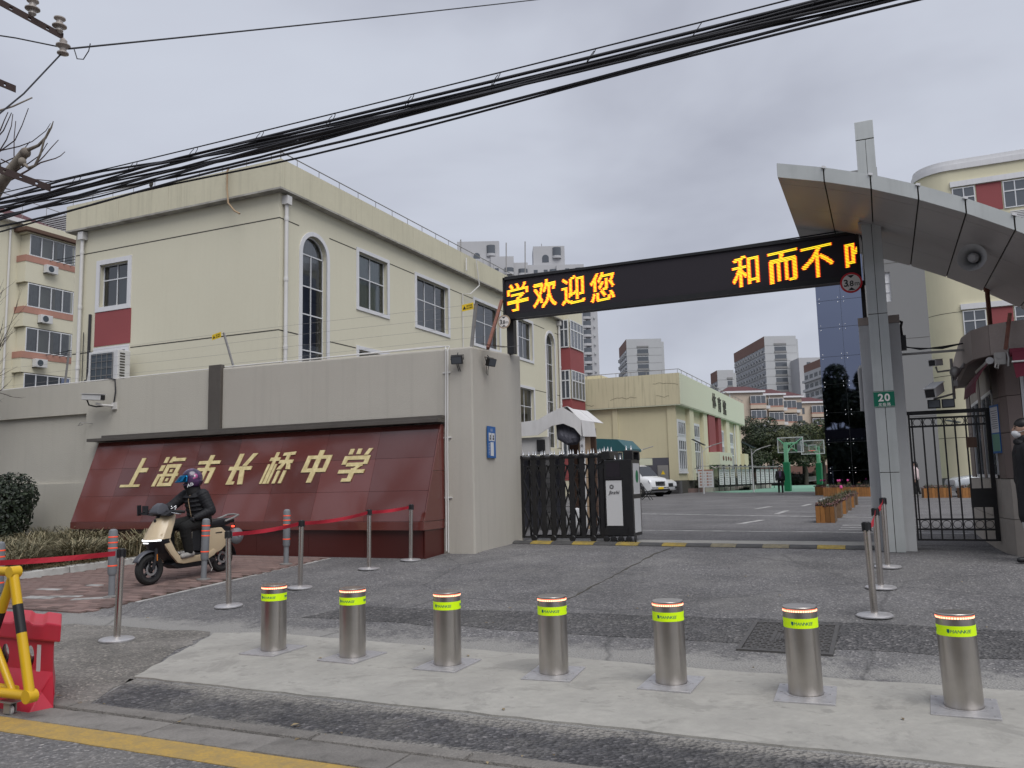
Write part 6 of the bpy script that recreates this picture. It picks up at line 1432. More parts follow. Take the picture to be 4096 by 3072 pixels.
MB().tube([(-29.1, 23.2, 5.6), (-29.4, 23.2, 5.9), (-29.7, 23.4, 5.8), (-29.75, 23.5, 5.4), (-29.7, 23.6, 4.5)], .05, 8).build('insulated_pipe', 'cable', ac, smooth=True)
bd = MB(); bd.ell((-26.55, 23.65, 13.83), (.10, .05, .12), 10, 8, Matrix.Rotation(.6, 3, 'Y')); bd.ell((-26.62, 23.65, 13.96), (.045, .04, .045), 8, 6); bd.add([(-26.5, 23.63, 13.77), (-26.5, 23.67, 13.77), (-26.36, 23.67, 13.62), (-26.36, 23.63, 13.62)], [(0, 1, 2, 3)]); bd.tube([(-26.66, 23.65, 13.96), (-26.72, 23.65, 13.95)], [.012, .002], 5)
tag(bd.build('bird', 'groove', smooth='all'), 'small dark bird perched on the roof parapet rail', 'bird')

# ================================================================== GYM
gy = thing('gymnasium', 'yellow gymnasium with deep fascia and dark character sign beyond the gate', 'building', (-17, 65, .3))
XG, YGm, XW, YW2 = -12.715, 57.0, -13.15, 57.35
MB().box(-34, XW, YW2, 86, 1.22, 6.6).build('front_wall', 'gymwall', gy)
MB().box(-34, XW-.005, YW2+.005, 86, 0, 1.218).build('core', 'groove', gy)
mb = MB(); mb.box(-34, XG, YGm, 86, 6.52, 8.72); mb.build('fascia', 'gymfascia', gy)
MB().box(XG+.001, XG+.014, YGm+.005, 86, 6.53, 8.715).build('side_fascia', 'greenish', gy)
MB().box(-34, XG-.01, YGm+.01, 86, 6.46, 6.515).build('soffit', 'greenish', gy)
mb = MB(); rr = random.Random(9)
def crackline(pts):
    for p_, q_ in zip(pts, pts[1:]): mb.bar(p_, q_, .012, .018)
for (x, z, n, dx) in ((-14.6, 8.05, 9, .28), (-17.8, 7.05, 11, .25), (-20.4, 6.95, 8, .25), (-14.4, 7.2, 5, .25)):
    p_ = [(x, YGm-.002, z)]
    for _ in range(n): p_.append((p_[-1][0]+dx*rr.uniform(.5, 1), YGm-.002, p_[-1][2]+rr.uniform(-.09, .09)))
    crackline([q for q in p_ if q[0] < XG])
mb.build('cracks', 'groove', gy)
for x in (-17.75, -22, -26.5): MB().box(x, x+.40, YW2-.12, YW2, 1.22, 6.46).build('pilaster', 'gymwall', gy)
MB().box(-13.75, XW+.02, YW2-.12, YW2-.001, 1.22, 6.46).build('pilaster', 'gymwall', gy)
MB().box(-28, -13.78, YW2-.05, YW2-.001, 1.0, 2.83).build('dark_dado', 'darkgrey', gy)
# ledge stone base, course by course
rr = random.Random(2); z = .25; st = None
while z < 1.2:
    x = -14.2+rr.uniform(0, .2)
    h_ = rr.uniform(.10, .15)
    while x < XW:
        L_ = rr.uniform(.28, .6); MB().box(x+.006, min(x+L_, XW+.03)-.006, YW2-.16+rr.uniform(0, .03), YW2, z+.005, z+h_-.005).build('ledge_stone', 'slate', gy); x += L_
    z += h_
MB().box(-14.0, XW+.12, YW2-.02, YW2+.5, .25, 1.21).build('corner_plinth', 'slate', gy)
FG = frame_x(XW+.005)
for (a, b) in ((57.6, 60.0), (62.3, 65.0), (74.1, 75.7), (78.1, 80.8)):
    for (c, d, tr_) in ((4.42, 5.42, None), (1.95, 4.1, [3.35])): window(gy, FG, a, b, c, d, 4, tr_, .10, rec=-.02, glass='farglass', room=False, mull=.09)
    MB().box(XW, XW+.05, a, b, 4.11, 4.31).build('white_band', 'white', gy); MB().box(XW, XW+.12, a-.1, b+.1, 1.70, 1.84).build('sill', 'white', gy)
for (a, b) in ((60.6, 62.0), (65.7, 67.2), (76.0, 77.7), (81.6, 83.2)): MB().box(XW, XW+.28, a, b, 1.2, 6.46).build('pilaster', 'lemon', gy)
for (a, b) in ((67.5, 70.3), (71.7, 73.1)): MB().box(XW, XW+.34, a, b, 3.4, 6.46).build('red_panel', 'redpanel', gy)
for (a, b) in ((70.35, 71.6), (73.15, 74.0)): MB().box(XW, XW+.10, a, b, 3.4, 6.46).build('grey_rib', 'galv', gy)
MB().box(XW, -11.98, 67.0, 73, 2.36, 3.38).build('porch_box', 'greenish', gy)
MB().box(XW, -12.6, 84, 86.5, .3, 3.6).build('side_block', 'gymwall', gy)
fc = lambda y0_, z0_, X_: (lambda u, v, d: (X_+d, y0_+u, z0_+v))
for ch, yc, zc in zip('体育馆', (69.6, 72.0, 74.4), (7.72, 7.58, 7.5)):
    mb = MB(); put_glyph(mb, ch, fc(yc, zc, XG+.015), 1.35, 1.25, 0, .012, .06); mb.build('wall_character', 'groove', gy)
for ch, yc in zip('体育中心', (68.6, 69.8, 71.0, 72.1)):
    mb = MB(); put_glyph(mb, ch, fc(yc, 2.9, -11.979), .42, 1.6, 0, .005, .03); mb.build('wall_character', 'rust', gy)
mb = MB(); mb.tube([(-22, 57.1, 9.0), (XG-.05, 57.1, 9.0), (XG-.05, 86, 9.0)], .025, 6)
for i in range(9): mb.tube([(-21.8+i*1.12, 57.1, 8.7), (-21.8+i*1.12, 57.1, 9.0)], .018, 5)
for i in range(16): mb.tube([(XG-.05, 58+i*1.8, 8.7), (XG-.05, 58+i*1.8, 9.0)], .018, 5)
mb.build('roof_rail', 'galv', gy)
MB().box(-34, -20, 62, 80, 8.7, 9.6).build('rear_parapet', 'gymfascia', gy)
MB().box(-14.58, -13.82, YW2-.14, YW2-.052, 1.26, 2.30).build('meter_cabinet', 'galv', gy)
mb = MB(); mb.prism([(-14.35, 1.66), (-14.05, 1.66), (-14.2, 1.94)], lambda u, z, d: (u, YW2-.142-d, z), 0, .004); mb.build('warning_triangle', 'yellowsign', gy)
mb = MB(); mb.prism([(-15.95, 2.33), (-14.95, 2.33), (-14.95, 2.80), (-15.95, 2.83)], lambda u, z, d: (u, YW2-.052-d, z), 0, .012); mb.build('wall_print', 'greenish', gy)
mb = MB(); mb.tube([(XW+.2, 80.9, 6.3), (XW+.2, 80.9, .4)], .06, 8); mb.build('down_pipe', 'pvc', gy)
# low planter wall, notice frames, hedge
lw_ = thing('low_garden_wall', 'low brick edged garden wall in front of the gymnasium', 'low wall', (-12, 63, .3))
rr = random.Random(12)
pts_ = [(-13.9, 58.6), (-12.45, 62.4), (-11.2, 64.4), (-10.95, 68.4), (-10.2, 69.6), (-9.6, 78)]
for (a, b) in zip(pts_, pts_[1:]):
    A2, B2 = Vector((*a, 0)), Vector((*b, 0)); L_ = (B2-A2).length; n = max(2, int(L_/.5)); t_ = (B2-A2).normalized(); ang = math.atan2(t_.y, t_.x)
    for i in range(n):
        c = A2.lerp(B2, (i+.5)/n); o = MB().box(-L_/n/2+.006, L_/n/2-.006, -.12, .12, 0, .30).build('edging_stone', 'palestone' if a != pts_[0] else 'brick', None); o.parent = lw_; o.location = (c.x+12, c.y-63, 0); o.rotation_euler = (0, 0, ang)
def leafball(mb_, c, r, n, size, rr, flat=1.0):
    for _ in range(n):
        while True:
            p_ = Vector((rr.uniform(-1, 1), rr.uniform(-1, 1), rr.uniform(-1, 1)))
            if .35 < p_.length < 1: break
        p_ = p_.normalized()*(p_.length**.4); ctr = Vector(c)+Vector((p_.x*r[0], p_.y*r[1], p_.z*r[2])); s_ = size*rr.uniform(.6, 1.3)
        nrm = (p_+Vector((rr.uniform(-.8, .8), rr.uniform(-.8, .8), rr.uniform(-.4, 1.0)))).normalized(); a = nrm.orthogonal().normalized(); b = nrm.cross(a); th = rr.uniform(0, PI); a, b = a*cos(th)+b*sin(th), b*cos(th)-a*sin(th)
        o = len(mb_.v); mb_.v += [tuple(ctr-a*s_), tuple(ctr+b*s_*.5+nrm*s_*.1), tuple(ctr+a*s_), tuple(ctr-b*s_*.5+nrm*s_*.1)]; mb_.f.append((o, o+1, o+2, o+3)); mb_.mt.append(0)
    return mb_
def shrub(label, c, r, n, size, m='bushleaf', group=None, name='shrub', cat='shrub'):
    rr_ = random.Random(int(c[0]*100+c[1]*10)); t_ = thing(name, label, cat, (c[0], c[1], c[2]-r[2]), group)
    mb_ = leafball(MB(), c, r, n, size, rr_); k = 6
    for _ in range(k):
        q_ = [rr_.uniform(-.6, .6) for _ in range(3)]; leafball(mb_, (c[0]+q_[0]*r[0], c[1]+q_[1]*r[1], c[2]+q_[2]*r[2]), tuple(x*.62 for x in r), n//k, size, rr_)
    mb_.build('foliage', m, t_, recalc=False)
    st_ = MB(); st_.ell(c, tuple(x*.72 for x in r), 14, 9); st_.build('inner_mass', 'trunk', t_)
    st_ = MB(); st_.tube([(c[0], c[1], c[2]-r[2]-.1), c], .05, 6); st_.build('stem', 'trunk', t_); return t_
shrub('big dark round evergreen shrub by the grey wall at the left edge', (-16.78, 11.1, 1.03), (.92, .75, .80), 5200, .045)
for x, y, w_, lb in ((-13.0, 63.2, .8, 'dark clipped hedge ball nearest the gym corner'), (-12.4, 65.2, .9, 'dark clipped hedge ball behind the poster frame'), (-11.9, 69.5, 1.2, 'rounded hedge mound before the gym porch'), (-11.4, 74, 1.3, 'rounded hedge mound beyond the porch steps')):
    shrub(lb, (x, y, .3+.5), (w_, w_, .62), 500, .11)
def frame_stand(label, x, y, ang, n, poster=False):
    t_ = thing('notice_stand', label, 'notice stand', (0, 0, 0), 'notice stands before the gymnasium'); mb = MB()
    for i in range(n+1): mb.tube([(i*.62, 0, 0), (i*.62, 0, 1.75)], .03, 6); mb.ell((i*.62, 0, 1.86), (.10, .10, .10), 8, 6)
    mb.bar((0, 0, 1.68), (n*.62, 0, 1.68), .05, .05); mb.bar((0, 0, .35), (n*.62, 0, .35), .04, .04); mb.build('posts', 'dark', t_)
    mb = MB(); mb.prism([(-.2, 1.75), (n*.62+.2, 1.75), (n*.62, 1.84), (0, 1.84)], lambda a, b, d: (a, d, b), -.25, .25); mb.build('roof', 'galv', t_)
    for i in range(n):
        o = MB().box(i*.62+.08, i*.62+.54, -.02, .0, .45, 1.6).build('board', 'paper', t_)
        pr = MB()
        for k in range(7): pr.box(i*.62+.14, i*.62+.48-.05*(k % 3), -.026, -.021, .55+.14*k, .60+.14*k)
        pr.build('print', 'galv', o)
    t_.location = (x, y, .35); t_.rotation_euler = (0, 0, ang); return t_
frame_stand('notice stand with white boards nearest the gym corner', -11.4, 62.8, R(58), 3)
frame_stand('notice stand with white boards in front of the gym porch', -10.4, 65.0, R(68), 4)
frame_stand('long notice stand of white boards farther along before the trees', -9.9, 71.5, R(62), 6)
ps = thing('poster_stand', 'white poster stand with red header before the gym windows', 'poster stand', (-12.0, 61.0, .35))
MB().box(-12.55, -11.45, 60.98, 61.02, .65, 1.95).build('panel', 'paper', ps); MB().box(-12.55, -11.45, 60.97, 60.979, 1.85, 1.95).build('header', 'salmon', ps)
mb = MB()
for i in range(5):
    for j in range(2): mb.box(-12.42+.5*j, -12.3+.5*j, 60.97, 60.979, .78+.21*i, .9+.21*i); mb.box(-12.26+.5*j, -12.06+.5*j, 60.97, 60.979, .82+.21*i, .86+.21*i)
mb.build('print', 'salmon', ps); mb = MB(); [mb.tube([(x, 61.03, 0), (x, 61.03, 2.1)], .03, 6) for x in (-12.55, -11.45)]; mb.tube([(-12.8, 61, 2.0), (-12.4, 61, 2.2), (-11.6, 61, 2.2), (-11.2, 61, 2.0)], .03, 6); mb.build('frame', 'galv', ps)
for i in range(3): o = MB().box(-11.0+i*.35, -9.9+i*.1, 67.0, 70.0, .304, .42+.12*i).build('porch_step', 'palestone'); tag(o, 'pale stone step in front of the gym porch', 'step', 'steps to the gym porch')

# ================================================================== YARD LAMPS
def solar_lamp(label, x, y, h, rz):
    t_ = thing('solar_street_lamp', label, 'street lamp', (0, 0, 0), 'solar street lamps in the school yard')
    MB().tube([(0, 0, 0), (0, 0, h)], [.06, .04], 10).build('pole', 'acwhite', t_, smooth=True)
    mb = MB(); mb.tube([(0, 0, h-.35), (.3, 0, h-.05), (.75, 0, h+.12)], .025, 8); mb.tube([(0, 0, h), (-.15, 0, h+.25)], .02, 6); mb.build('arm', 'acwhite', t_, smooth=True)
    MB().bar((.65, 0, h+.09), (1.35, 0, h+.28), .22, .06).build('lamp_head', 'galv', t_, bevel=.02)
    MB().bar((-.62, 0, h+.55), (.22, 0, h+.12), .5, .03).build('solar_panel', 'acgrill', t_)
    t_.location = (x, y, .3); t_.rotation_euler = (0, 0, rz)
solar_lamp('solar street lamp in front of the gym windows', -11.1, 55.6, 3.1, R(25))
solar_lamp('solar street lamp before the trees near the hoops', -8.3, 58.5, 2.9, R(25))
solar_lamp('solar street lamp sticking up behind the teal kiosk roof', -17.6, 52.4, 3.3, R(20))
solar_lamp('solar street lamp just right of the gate drive unit top', -15.3, 53.7, 2.95, R(20))

# ================================================================== TENT AND KIOSK
tn = thing('canopy_tent', 'white fabric tent shelter just behind the accordion gate', 'tent', (-7.5, 18, .3))
YT = 17.9
rf = [(-9.2, 2.72), (-7.35, 2.86), (-6.80, 3.12), (-6.62, 3.12), (-6.28, 2.80)]
V = []; n = len(rf); YB2 = 18.75
for k, y in enumerate((YT-.05, YT+.5, YT+1.5, YB2)):
    for i, (x, z) in enumerate(rf): V.append((x-.12*k*0+(.03*sin(i*3+k)), y, z+(.02*cos(i*2+k*3))))
mb = MB(); mb.add(V, [(k*n+i, k*n+i+1, (k+1)*n+i+1, (k+1)*n+i) for k in range(3) for i in range(n-1)])
dr = [(-9.2, 2.72, 2.45), (-7.35, 2.86, 2.50), (-7.0, 3.03, 2.70), (-6.72, 3.12, 2.74), (-6.45, 2.95, 2.62), (-6.28, 2.80, 2.42)]
Vd = []
for x, a, b in dr: Vd += [(x, YT-.06, a), (x+.01, YT-.09, b)]
mb.add(Vd, [(2*i, 2*i+1, 2*i+3, 2*i+2) for i in range(len(dr)-1)])
mb.add([(-6.28, YT-.06, 2.8), (-6.28, YB2, 2.8), (-6.24, YB2, 2.45), (-6.24, YT-.09, 2.42)], [(0, 1, 2, 3)])
o = mb.build('roof_fabric', 'canvas', tn, recalc=False); o.modifiers.new('t', 'SOLIDIFY').thickness = .012
MB().box(-6.34, -6.26, YT+.02, YT+.10, .3, 2.7).build('corner_post', 'pvc', tn); MB().box(-6.5, -6.38, YT+.3, YB2, .3, 2.6).build('side_wall', 'tanwall', tn)
MB().box(-7.2, -6.5, YT+1.6, YT+1.66, .3, 2.7).build('back_board', 'brownboard', tn)
MB().box(-9.2, -7.12, YT+.05, YT+.12, 2.05, 2.46).build('sign_beam', 'pvc', tn); MB().box(-9.2, -7.35, YT+1.2, YT+1.26, .3, 2.05).build('grey_back', 'darkgrey', tn)
rr = random.Random(6)
z = .3
while z < 2.05: MB().box(-7.34+rr.uniform(-.02, .02), -7.14, YT+.05, YT+.3, z+.004, z+.13).build('pier_stone', 'slate', tn); z += .135
mb = MB()
for i in range(4): mb.tube([(-6.95+.12*i, YT+.2, 2.78), (-6.8+.10*i, YT+.1, 2.45-.03*i), (-6.62+.05*i, YT+.05, 2.28)], [.05, .14, .06], 9)
mb.build('hanging_tarp', 'darkgrey', tn, smooth=True)
MB().box(-7.42, -7.22, YT-.02, YT+.05, 2.12, 2.40).build('loudspeaker', 'black', tn, bevel=.02)
for i, z in enumerate((2.1, 1.75, 1.35, .95)): 
    o = MB().box(-6.345, -6.255, YT-.005, YT+.018, z, z+.22).build('notice_plate', 'paper' if i != 2 else 'salmon', tn)
    if i != 2: mb = MB(); put_glyph(mb, '先绿码行'[i], lambda u, v, d, z=z: (-6.30+u, YT-.006-d, z+.11+v), .075, 1, 0, .01, .002); mb.build('print', 'black', o)
kk = thing('security_kiosk', 'small dark glazed kiosk with teal roof behind the gate', 'kiosk', (-8.7, 27, .3))
mb = MB(); mb.prism([(-9.55, 2.52), (-9.25, 2.84), (-8.15, 2.76), (-7.85, 2.45), (-7.85, 2.36), (-9.55, 2.42)], lambda a, b, d: (a, 27-d, b), -1.6, .25); mb.build('roof', 'tealroof', kk)
for (x, y) in ((-9.45, 26.8), (-8.0, 26.8), (-9.45, 28.4), (-8.0, 28.4)): MB().box(x, x+.08, y, y+.08, .3, 2.4).build('post', 'tealroof', kk)
MB().box(-9.42, -7.96, 26.84, 28.4, .3, .95).build('base_panel', 'tealroof', kk)
for a, b in ((-9.36, -8.74), (-8.68, -8.02)): MB().box(a, b, 26.82, 26.83, 1.0, 2.32).build('pane', 'farglass', kk)
MB().box(-9.3, -8.9, 27.2, 27.6, .95, 1.6).build('desk', 'brownboard', kk)
for x in (-6.0, -5.35): mb = MB(); mb.lathe([(.12, 0), (.19, .08), (.2, .25), (.13, .52), (.0, .55)], 16, (x, 16.6, .304)); tag(mb.build('covered_sack', 'paper', smooth=True), 'white bundle on the ground seen through the accordion gate', 'bundle', 'white bundles behind the gate')
MB_ = MB(); MB_.add([(-6.3, 19, 1.25), (-5.75, 19, 1.05), (-5.7, 19, .75), (-6.0, 19, .8)], [(0, 1, 2, 3)])
ch = thing('folding_chair', 'black folding chair standing near the white van', 'chair', (-11.4, 42.2, .3))
MB().box(-11.72, -11.2, 42.0, 42.5, .74, .77).build('seat', 'black', ch); MB().box(-11.75, -11.72, 42.0, 42.5, .95, 1.2).build('backrest', 'black', ch)
for (a, b) in (((-11.75, 42.0, 1.2), (-11.15, 42.0, .3)), ((-11.75, 42.5, 1.2), (-11.15, 42.5, .3)), ((-11.15, 42.0, .78), (-11.75, 42.0, .3)), ((-11.15, 42.5, .78), (-11.75, 42.5, .3))): MB().bar(a, b, .03, .03).build('leg', 'black', ch)

# ================================================================== CARS
def car(name, label, loc, rz, prof, W_, paint, wheels, r_, glass, head):
    """prof: (x, z_low, z_high, half width factor) stations from nose (x=0) backwards; faces +x"""
    t_ = thing(name, label, 'car', (0, 0, 0)); secs = []
    for (x, zl, zh, hw) in prof:
        w2 = W_/2*hw; zm = min(zh, 1.0 if zh > 1.05 else zh*.85); tw = w2*(.80 if zh > 1.2 else .93)
        secs.append([(x, w2*.86, zl), (x, w2, zl+.12), (x, w2, zm*.75+zl*.25), (x, w2*.98, zm), (x, tw, zh-.04), (x, tw*.86, zh), (x, -tw*.86, zh), (x, -tw, zh-.04), (x, -w2*.98, zm), (x, -w2, zm*.75+zl*.25), (x, -w2, zl+.12), (x, -w2*.86, zl)])
    n = len(secs[0]); mb = MB(); mb.add([p for s_ in secs for p in s_], [(i*n+k, i*n+(k+1) % n, (i+1)*n+(k+1) % n, (i+1)*n+k) for i in range(len(secs)-1) for k in range(n)]+[tuple(range(n)), tuple((len(secs)-1)*n+k for k in range(n))[::-1]])
    mb.build('body', paint, t_, smooth=True)
    mb = MB(); mb.add(glass['ws'], [(0, 1, 2, 3)]); mb.build('windscreen', 'carglass', t_)
    for s_ in (-1, 1):
        for q in glass['side']: MB().add([(x, s_*y, z) for x, y, z in q], [tuple(range(len(q)))]).build('side_window', 'carglass', t_)
    for x in wheels:
        for s_ in (-1, 1):
            MB().lathe([(0, -.0), (r_+.07, 0), (r_+.07, .02), (0, .021)], 24, (x, s_*(W_/2+.002)-(.02 if s_ > 0 else 0)+0, r_), 'y').build('wheel_arch', 'black', t_)
            wo = MB().lathe([(.0, -.11), (r_-.02, -.11), (r_, -.08), (r_, .08), (r_-.02, .11), (0, .11)], 24, (x, s_*(W_/2-.07), r_), 'y').build('wheel', 'rubber', t_, smooth=True)
            MB().lathe([(0, -.01), (r_*.62, -.01), (r_*.62, .012), (0, .02)], 20, (x, s_*(W_/2+.045), r_), 'y').build('rim', 'galv', wo, smooth=True)
    for s_ in (-1, 1):
        MB().add([(x, s_*y, z) for x, y, z in head], [tuple(range(len(head)))]).build('headlight', 'farglass', t_)
    t_.location = loc; t_.rotation_euler = (0, 0, rz); return t_
van = [(0, .45, .62, .80), (-.06, .30, .95, .90), (-.25, .25, 1.12, .97), (-.75, .22, 1.22, 1), (-1.35, .22, 1.80, 1), (-1.75, .22, 1.93, 1), (-4.4, .22, 1.95, 1), (-4.75, .35, 1.85, .95)]
vg = dict(ws=[(-.76, -.74, 1.25), (-.76, .74, 1.25), (-1.38, .64, 1.84), (-1.38, -.64, 1.84)], side=[[(-.95, .93, 1.1), (-1.9, .93, 1.1), (-1.9, .80, 1.72), (-1.45, .80, 1.72)], [(-2.0, .93, 1.1), (-3.4, .93, 1.1), (-3.4, .80, 1.75), (-2.0, .80, 1.75)]])
v_ = car('parked_van', 'white van parked with its nose out beside the gate drive unit', (-12.35, 49.0, .304), R(-25), van, 1.84, 'carwhite', (-.85, -3.8), .33, vg, [(-.02, .55, .72), (-.13, .86, .78), (-.20, .89, .98), (-.06, .58, .90)])
mb = MB(); [mb.box(-.06, .015, -.42, .42, .66+.07*i, .70+.07*i) for i in range(4)]; mb.box(-.02, .02, -.85, .85, .34, .46); o = mb.build('grille', 'black', v_); mb = MB(); mb.box(.02, .035, -.24, .24, .46, .58); mb.build('number_plate', 'yellowsign', v_)
suv = [(0, .45, .66, .85), (-.05, .32, .86, .93), (-.3, .24, .98, 1), (-1.2, .22, 1.08, 1), (-2.0, .22, 1.56, 1), (-2.8, .22, 1.66, 1), (-4.0, .22, 1.60, 1), (-4.6, .4, 1.1, .92)]
sg_ = dict(ws=[(-1.22, -.76, 1.11), (-1.22, .76, 1.11), (-2.0, .66, 1.59), (-2.0, -.66, 1.59)], side=[[(-1.6, .94, 1.02), (-3.9, .94, 1.02), (-3.6, .80, 1.48), (-2.1, .80, 1.48)]])
v_ = car('parked_car', 'white car parked beyond the white van', (-13.15, 54.6, .304), R(-22), suv, 1.88, 'carwhite', (-.9, -3.7), .36, sg_, [(-.04, .50, .74), (-.16, .90, .78), (-.30, .95, .86), (-.06, .55, .82)])
mb = MB(); mb.box(-.05, .012, -.38, .38, .52, .76); mb.box(-.06, .012, -.88, -.6, .40, .52); mb.box(-.06, .012, .6, .88, .40, .52); mb.build('grille', 'black', v_)
sed = [(0, .40, .60, .80), (-.05, .28, .74, .92), (-.4, .22, .86, 1), (-1.3, .20, .97, 1), (-1.95, .20, 1.38, 1), (-2.5, .20, 1.44, 1), (-3.3, .2, 1.36, 1), (-3.9, .2, 1.02, .98), (-4.4, .35, .9, .9)]
sdg = dict(ws=[(-1.32, -.72, 1.0), (-1.32, .72, 1.0), (-1.94, .60, 1.40), (-1.94, -.60, 1.40)], side=[[(-1.6, .90, .95), (-3.6, .90, .95), (-3.2, .76, 1.28), (-2.05, .76, 1.28)]])
car('parked_car', 'silver car parked beyond the black bar gate', (2.55, 42.0, .304), PI+R(12), sed, 1.74, 'carsilver', (-.85, -3.4), .30, sdg, [(-.04, .45, .60), (-.14, .80, .62), (-.2, .84, .74), (-.06, .5, .72)])

# ================================================================== HOOPS
def hoop(label, x, y, rz):
    t_ = thing('basketball_hoop', label, 'basketball hoop', (0, 0, 0), 'green basketball hoops on the court')
    MB().box(-.12, .12, -.12, .12, 0, 3.35).build('post', 'hoopgreen', t_); MB().box(-.21, .21, -.21, .21, .02, 2.0).build('pad', 'padgreen', t_, bevel=.03)
    mb = MB(); mb.bar((0, 0, 3.3), (0, 1.25, 3.3), .14, .16); mb.bar((-.55, 1.2, 3.35), (.55, 1.2, 3.35), .06, .10); mb.bar((0, .2, 2.6), (0, 1.2, 3.0), .08, .08)
    for s_ in (-1, 1): mb.bar((s_*.1, .9, 3.1), (s_*.85, 1.32, 3.7), .05, .05); mb.bar((s_*.1, .9, 3.1), (s_*.45, 1.32, 2.75), .05, .05)
    mb.build('arm', 'hoopgreen', t_); MB().box(-.87, .87, 1.35, 1.365, 2.72, 3.74).build('backboard', 'acrylic', t_)
    mb = MB()
    for (a, b, c, d) in ((-.9, .9, 2.68, 2.74), (-.9, .9, 3.72, 3.78), (-.9, -.84, 2.74, 3.72), (.84, .9, 2.74, 3.72), (-.3, .3, 2.95, 2.99), (-.3, .3, 3.38, 3.42), (-.3, -.26, 2.99, 3.38), (.26, .3, 2.99, 3.38)): mb.box(a, b, 1.34, 1.38, c, d)
    mb.build('frame', 'white', t_); mb = MB(); mb.tube([(.225*cos(2*PI*k/20), 1.62+.225*sin(2*PI*k/20), 2.95) for k in range(21)], .012, 6, cap=False); mb.build('rim', 'orange', t_)
    t_.location = (x, y, .304); t_.rotation_euler = (0, 0, rz)
hoop('nearer green basketball hoop right behind the walking person', -6.2, 60.0, R(-8)); hoop('farther green basketball hoop at the edge of the black glass tower', -4.78, 69.8, R(168))

# ================================================================== FLOWER PLANTERS
def planter(label, x, y, w_, d_, h_, rz=0, m='planter', seed=0, tul=0, group='wooden flower planters in the yard'):
    t_ = thing('flower_planter', label, 'planter', (0, 0, 0), group); rr_ = random.Random(seed)
    n = max(3, round(w_/.105))
    for i in range(n):
        a = -w_/2+w_*i/n; MB().box(a+.004, a+w_/n-.004, -d_/2, -d_/2+.02, .0, h_+rr_.uniform(-.012, .012)).build('plank', m, t_)
        MB().box(a+.004, a+w_/n-.004, d_/2-.02, d_/2, .0, h_).build('plank', m, t_)
    n = max(3, round(d_/.105))
    for i in range(n):
        a = -d_/2+d_*i/n
        for s_ in (-1, 1): MB().box(s_*w_/2-(.02 if s_ > 0 else 0), s_*w_/2+(.02 if s_ < 0 else 0), a+.004, a+d_/n-.004, 0, h_+rr_.uniform(-.012, .012)).build('plank', 'planter_old', t_)
    MB().box(-w_/2+.02, w_/2-.02, -d_/2+.02, d_/2-.02, .02, h_-.04).build('soil', 'soil', t_)
    mb_ = leafball(MB(), (0, 0, h_+.03), (w_*.60, d_*.58, .09), int(260*max(1, w_*d_/.4)), .035, rr_); mb_.build('trailing_leaves', 'heuchera', t_, recalc=False)
    V = []; Fq = []
    for _ in range(130):
        a = rr_.uniform(0, 2*PI); px2, py2 = rr_.uniform(-w_*.4, w_*.4), rr_.uniform(-d_*.4, d_*.4); hh = rr_.uniform(.10, .22); o = len(V); dx, dy = cos(a), sin(a)
        V += [(px2-dy*.012, py2+dx*.012, h_), (px2+dy*.012, py2-dx*.012, h_), (px2+dx*.08, py2+dy*.08, h_+hh)]; Fq.append((o, o+1, o+2))
    mb_ = MB(); mb_.add(V, Fq); mb_.build('strap_leaves', 'leaf2', t_, recalc=False)
    for k in range(tul):
        a, b = rr_.uniform(-w_*.4, w_*.4), rr_.uniform(-d_*.4, d_*.4); mb_ = MB(); mb_.tube([(a, b, h_), (a+.02, b, h_+.30)], .006, 5); so_ = mb_.build('stem', 'leaf2', t_); mb_ = MB(); mb_.lathe([(.0, .27), (.04, .30), (.048, .35), (.03, .39), (0, .37)], 10, (a+.02, b, h_)); mb_.build('tulip', 'tulip', t_, smooth=True)
    t_.location = (x, y, .304); t_.rotation_euler = (0, 0, rz); return t_
PLB = ['nearest orange wooden flower planter at the front of the row', 'second wooden planter from the front of the row', 'third wooden planter of the row', 'fourth wooden planter of the row with green strap leaves', 'fifth wooden planter of the row', 'farthest wooden planter at the back end of the row']
for i, lb in enumerate(PLB): planter(lb, -1.36+.03*i, 21.3+2.3*i, .42, 1.05 if i else .95, .38, 0, 'planter' if i % 2 == 0 else 'planter_old', i, 1 if i == 3 else 0)
planter('small planter with pink tulips at the left of the far row below the hoop', -3.25, 47.9, .62, .5, .45, R(5), 'planter', 11, 5)
planter('wide planter in front of the black glass tower base', -2.2, 46.2-1.2, 1.5, .5, .45, R(2), 'planter', 12, 3)
planter('wide planter at the right of the far row next to the column', -.75, 44.0, 1.6, .5, .45, R(2), 'planter', 13, 1)
planter('wooden planter on the far left beyond the bar gate', 1.95, 40.4, 1.1, .45, .42, R(10), 'planter', 14)
planter('wooden planter on the right beyond the bar gate near the silver car', 3.3, 40.0, 1.1, .45, .42, R(10), 'planter', 15)

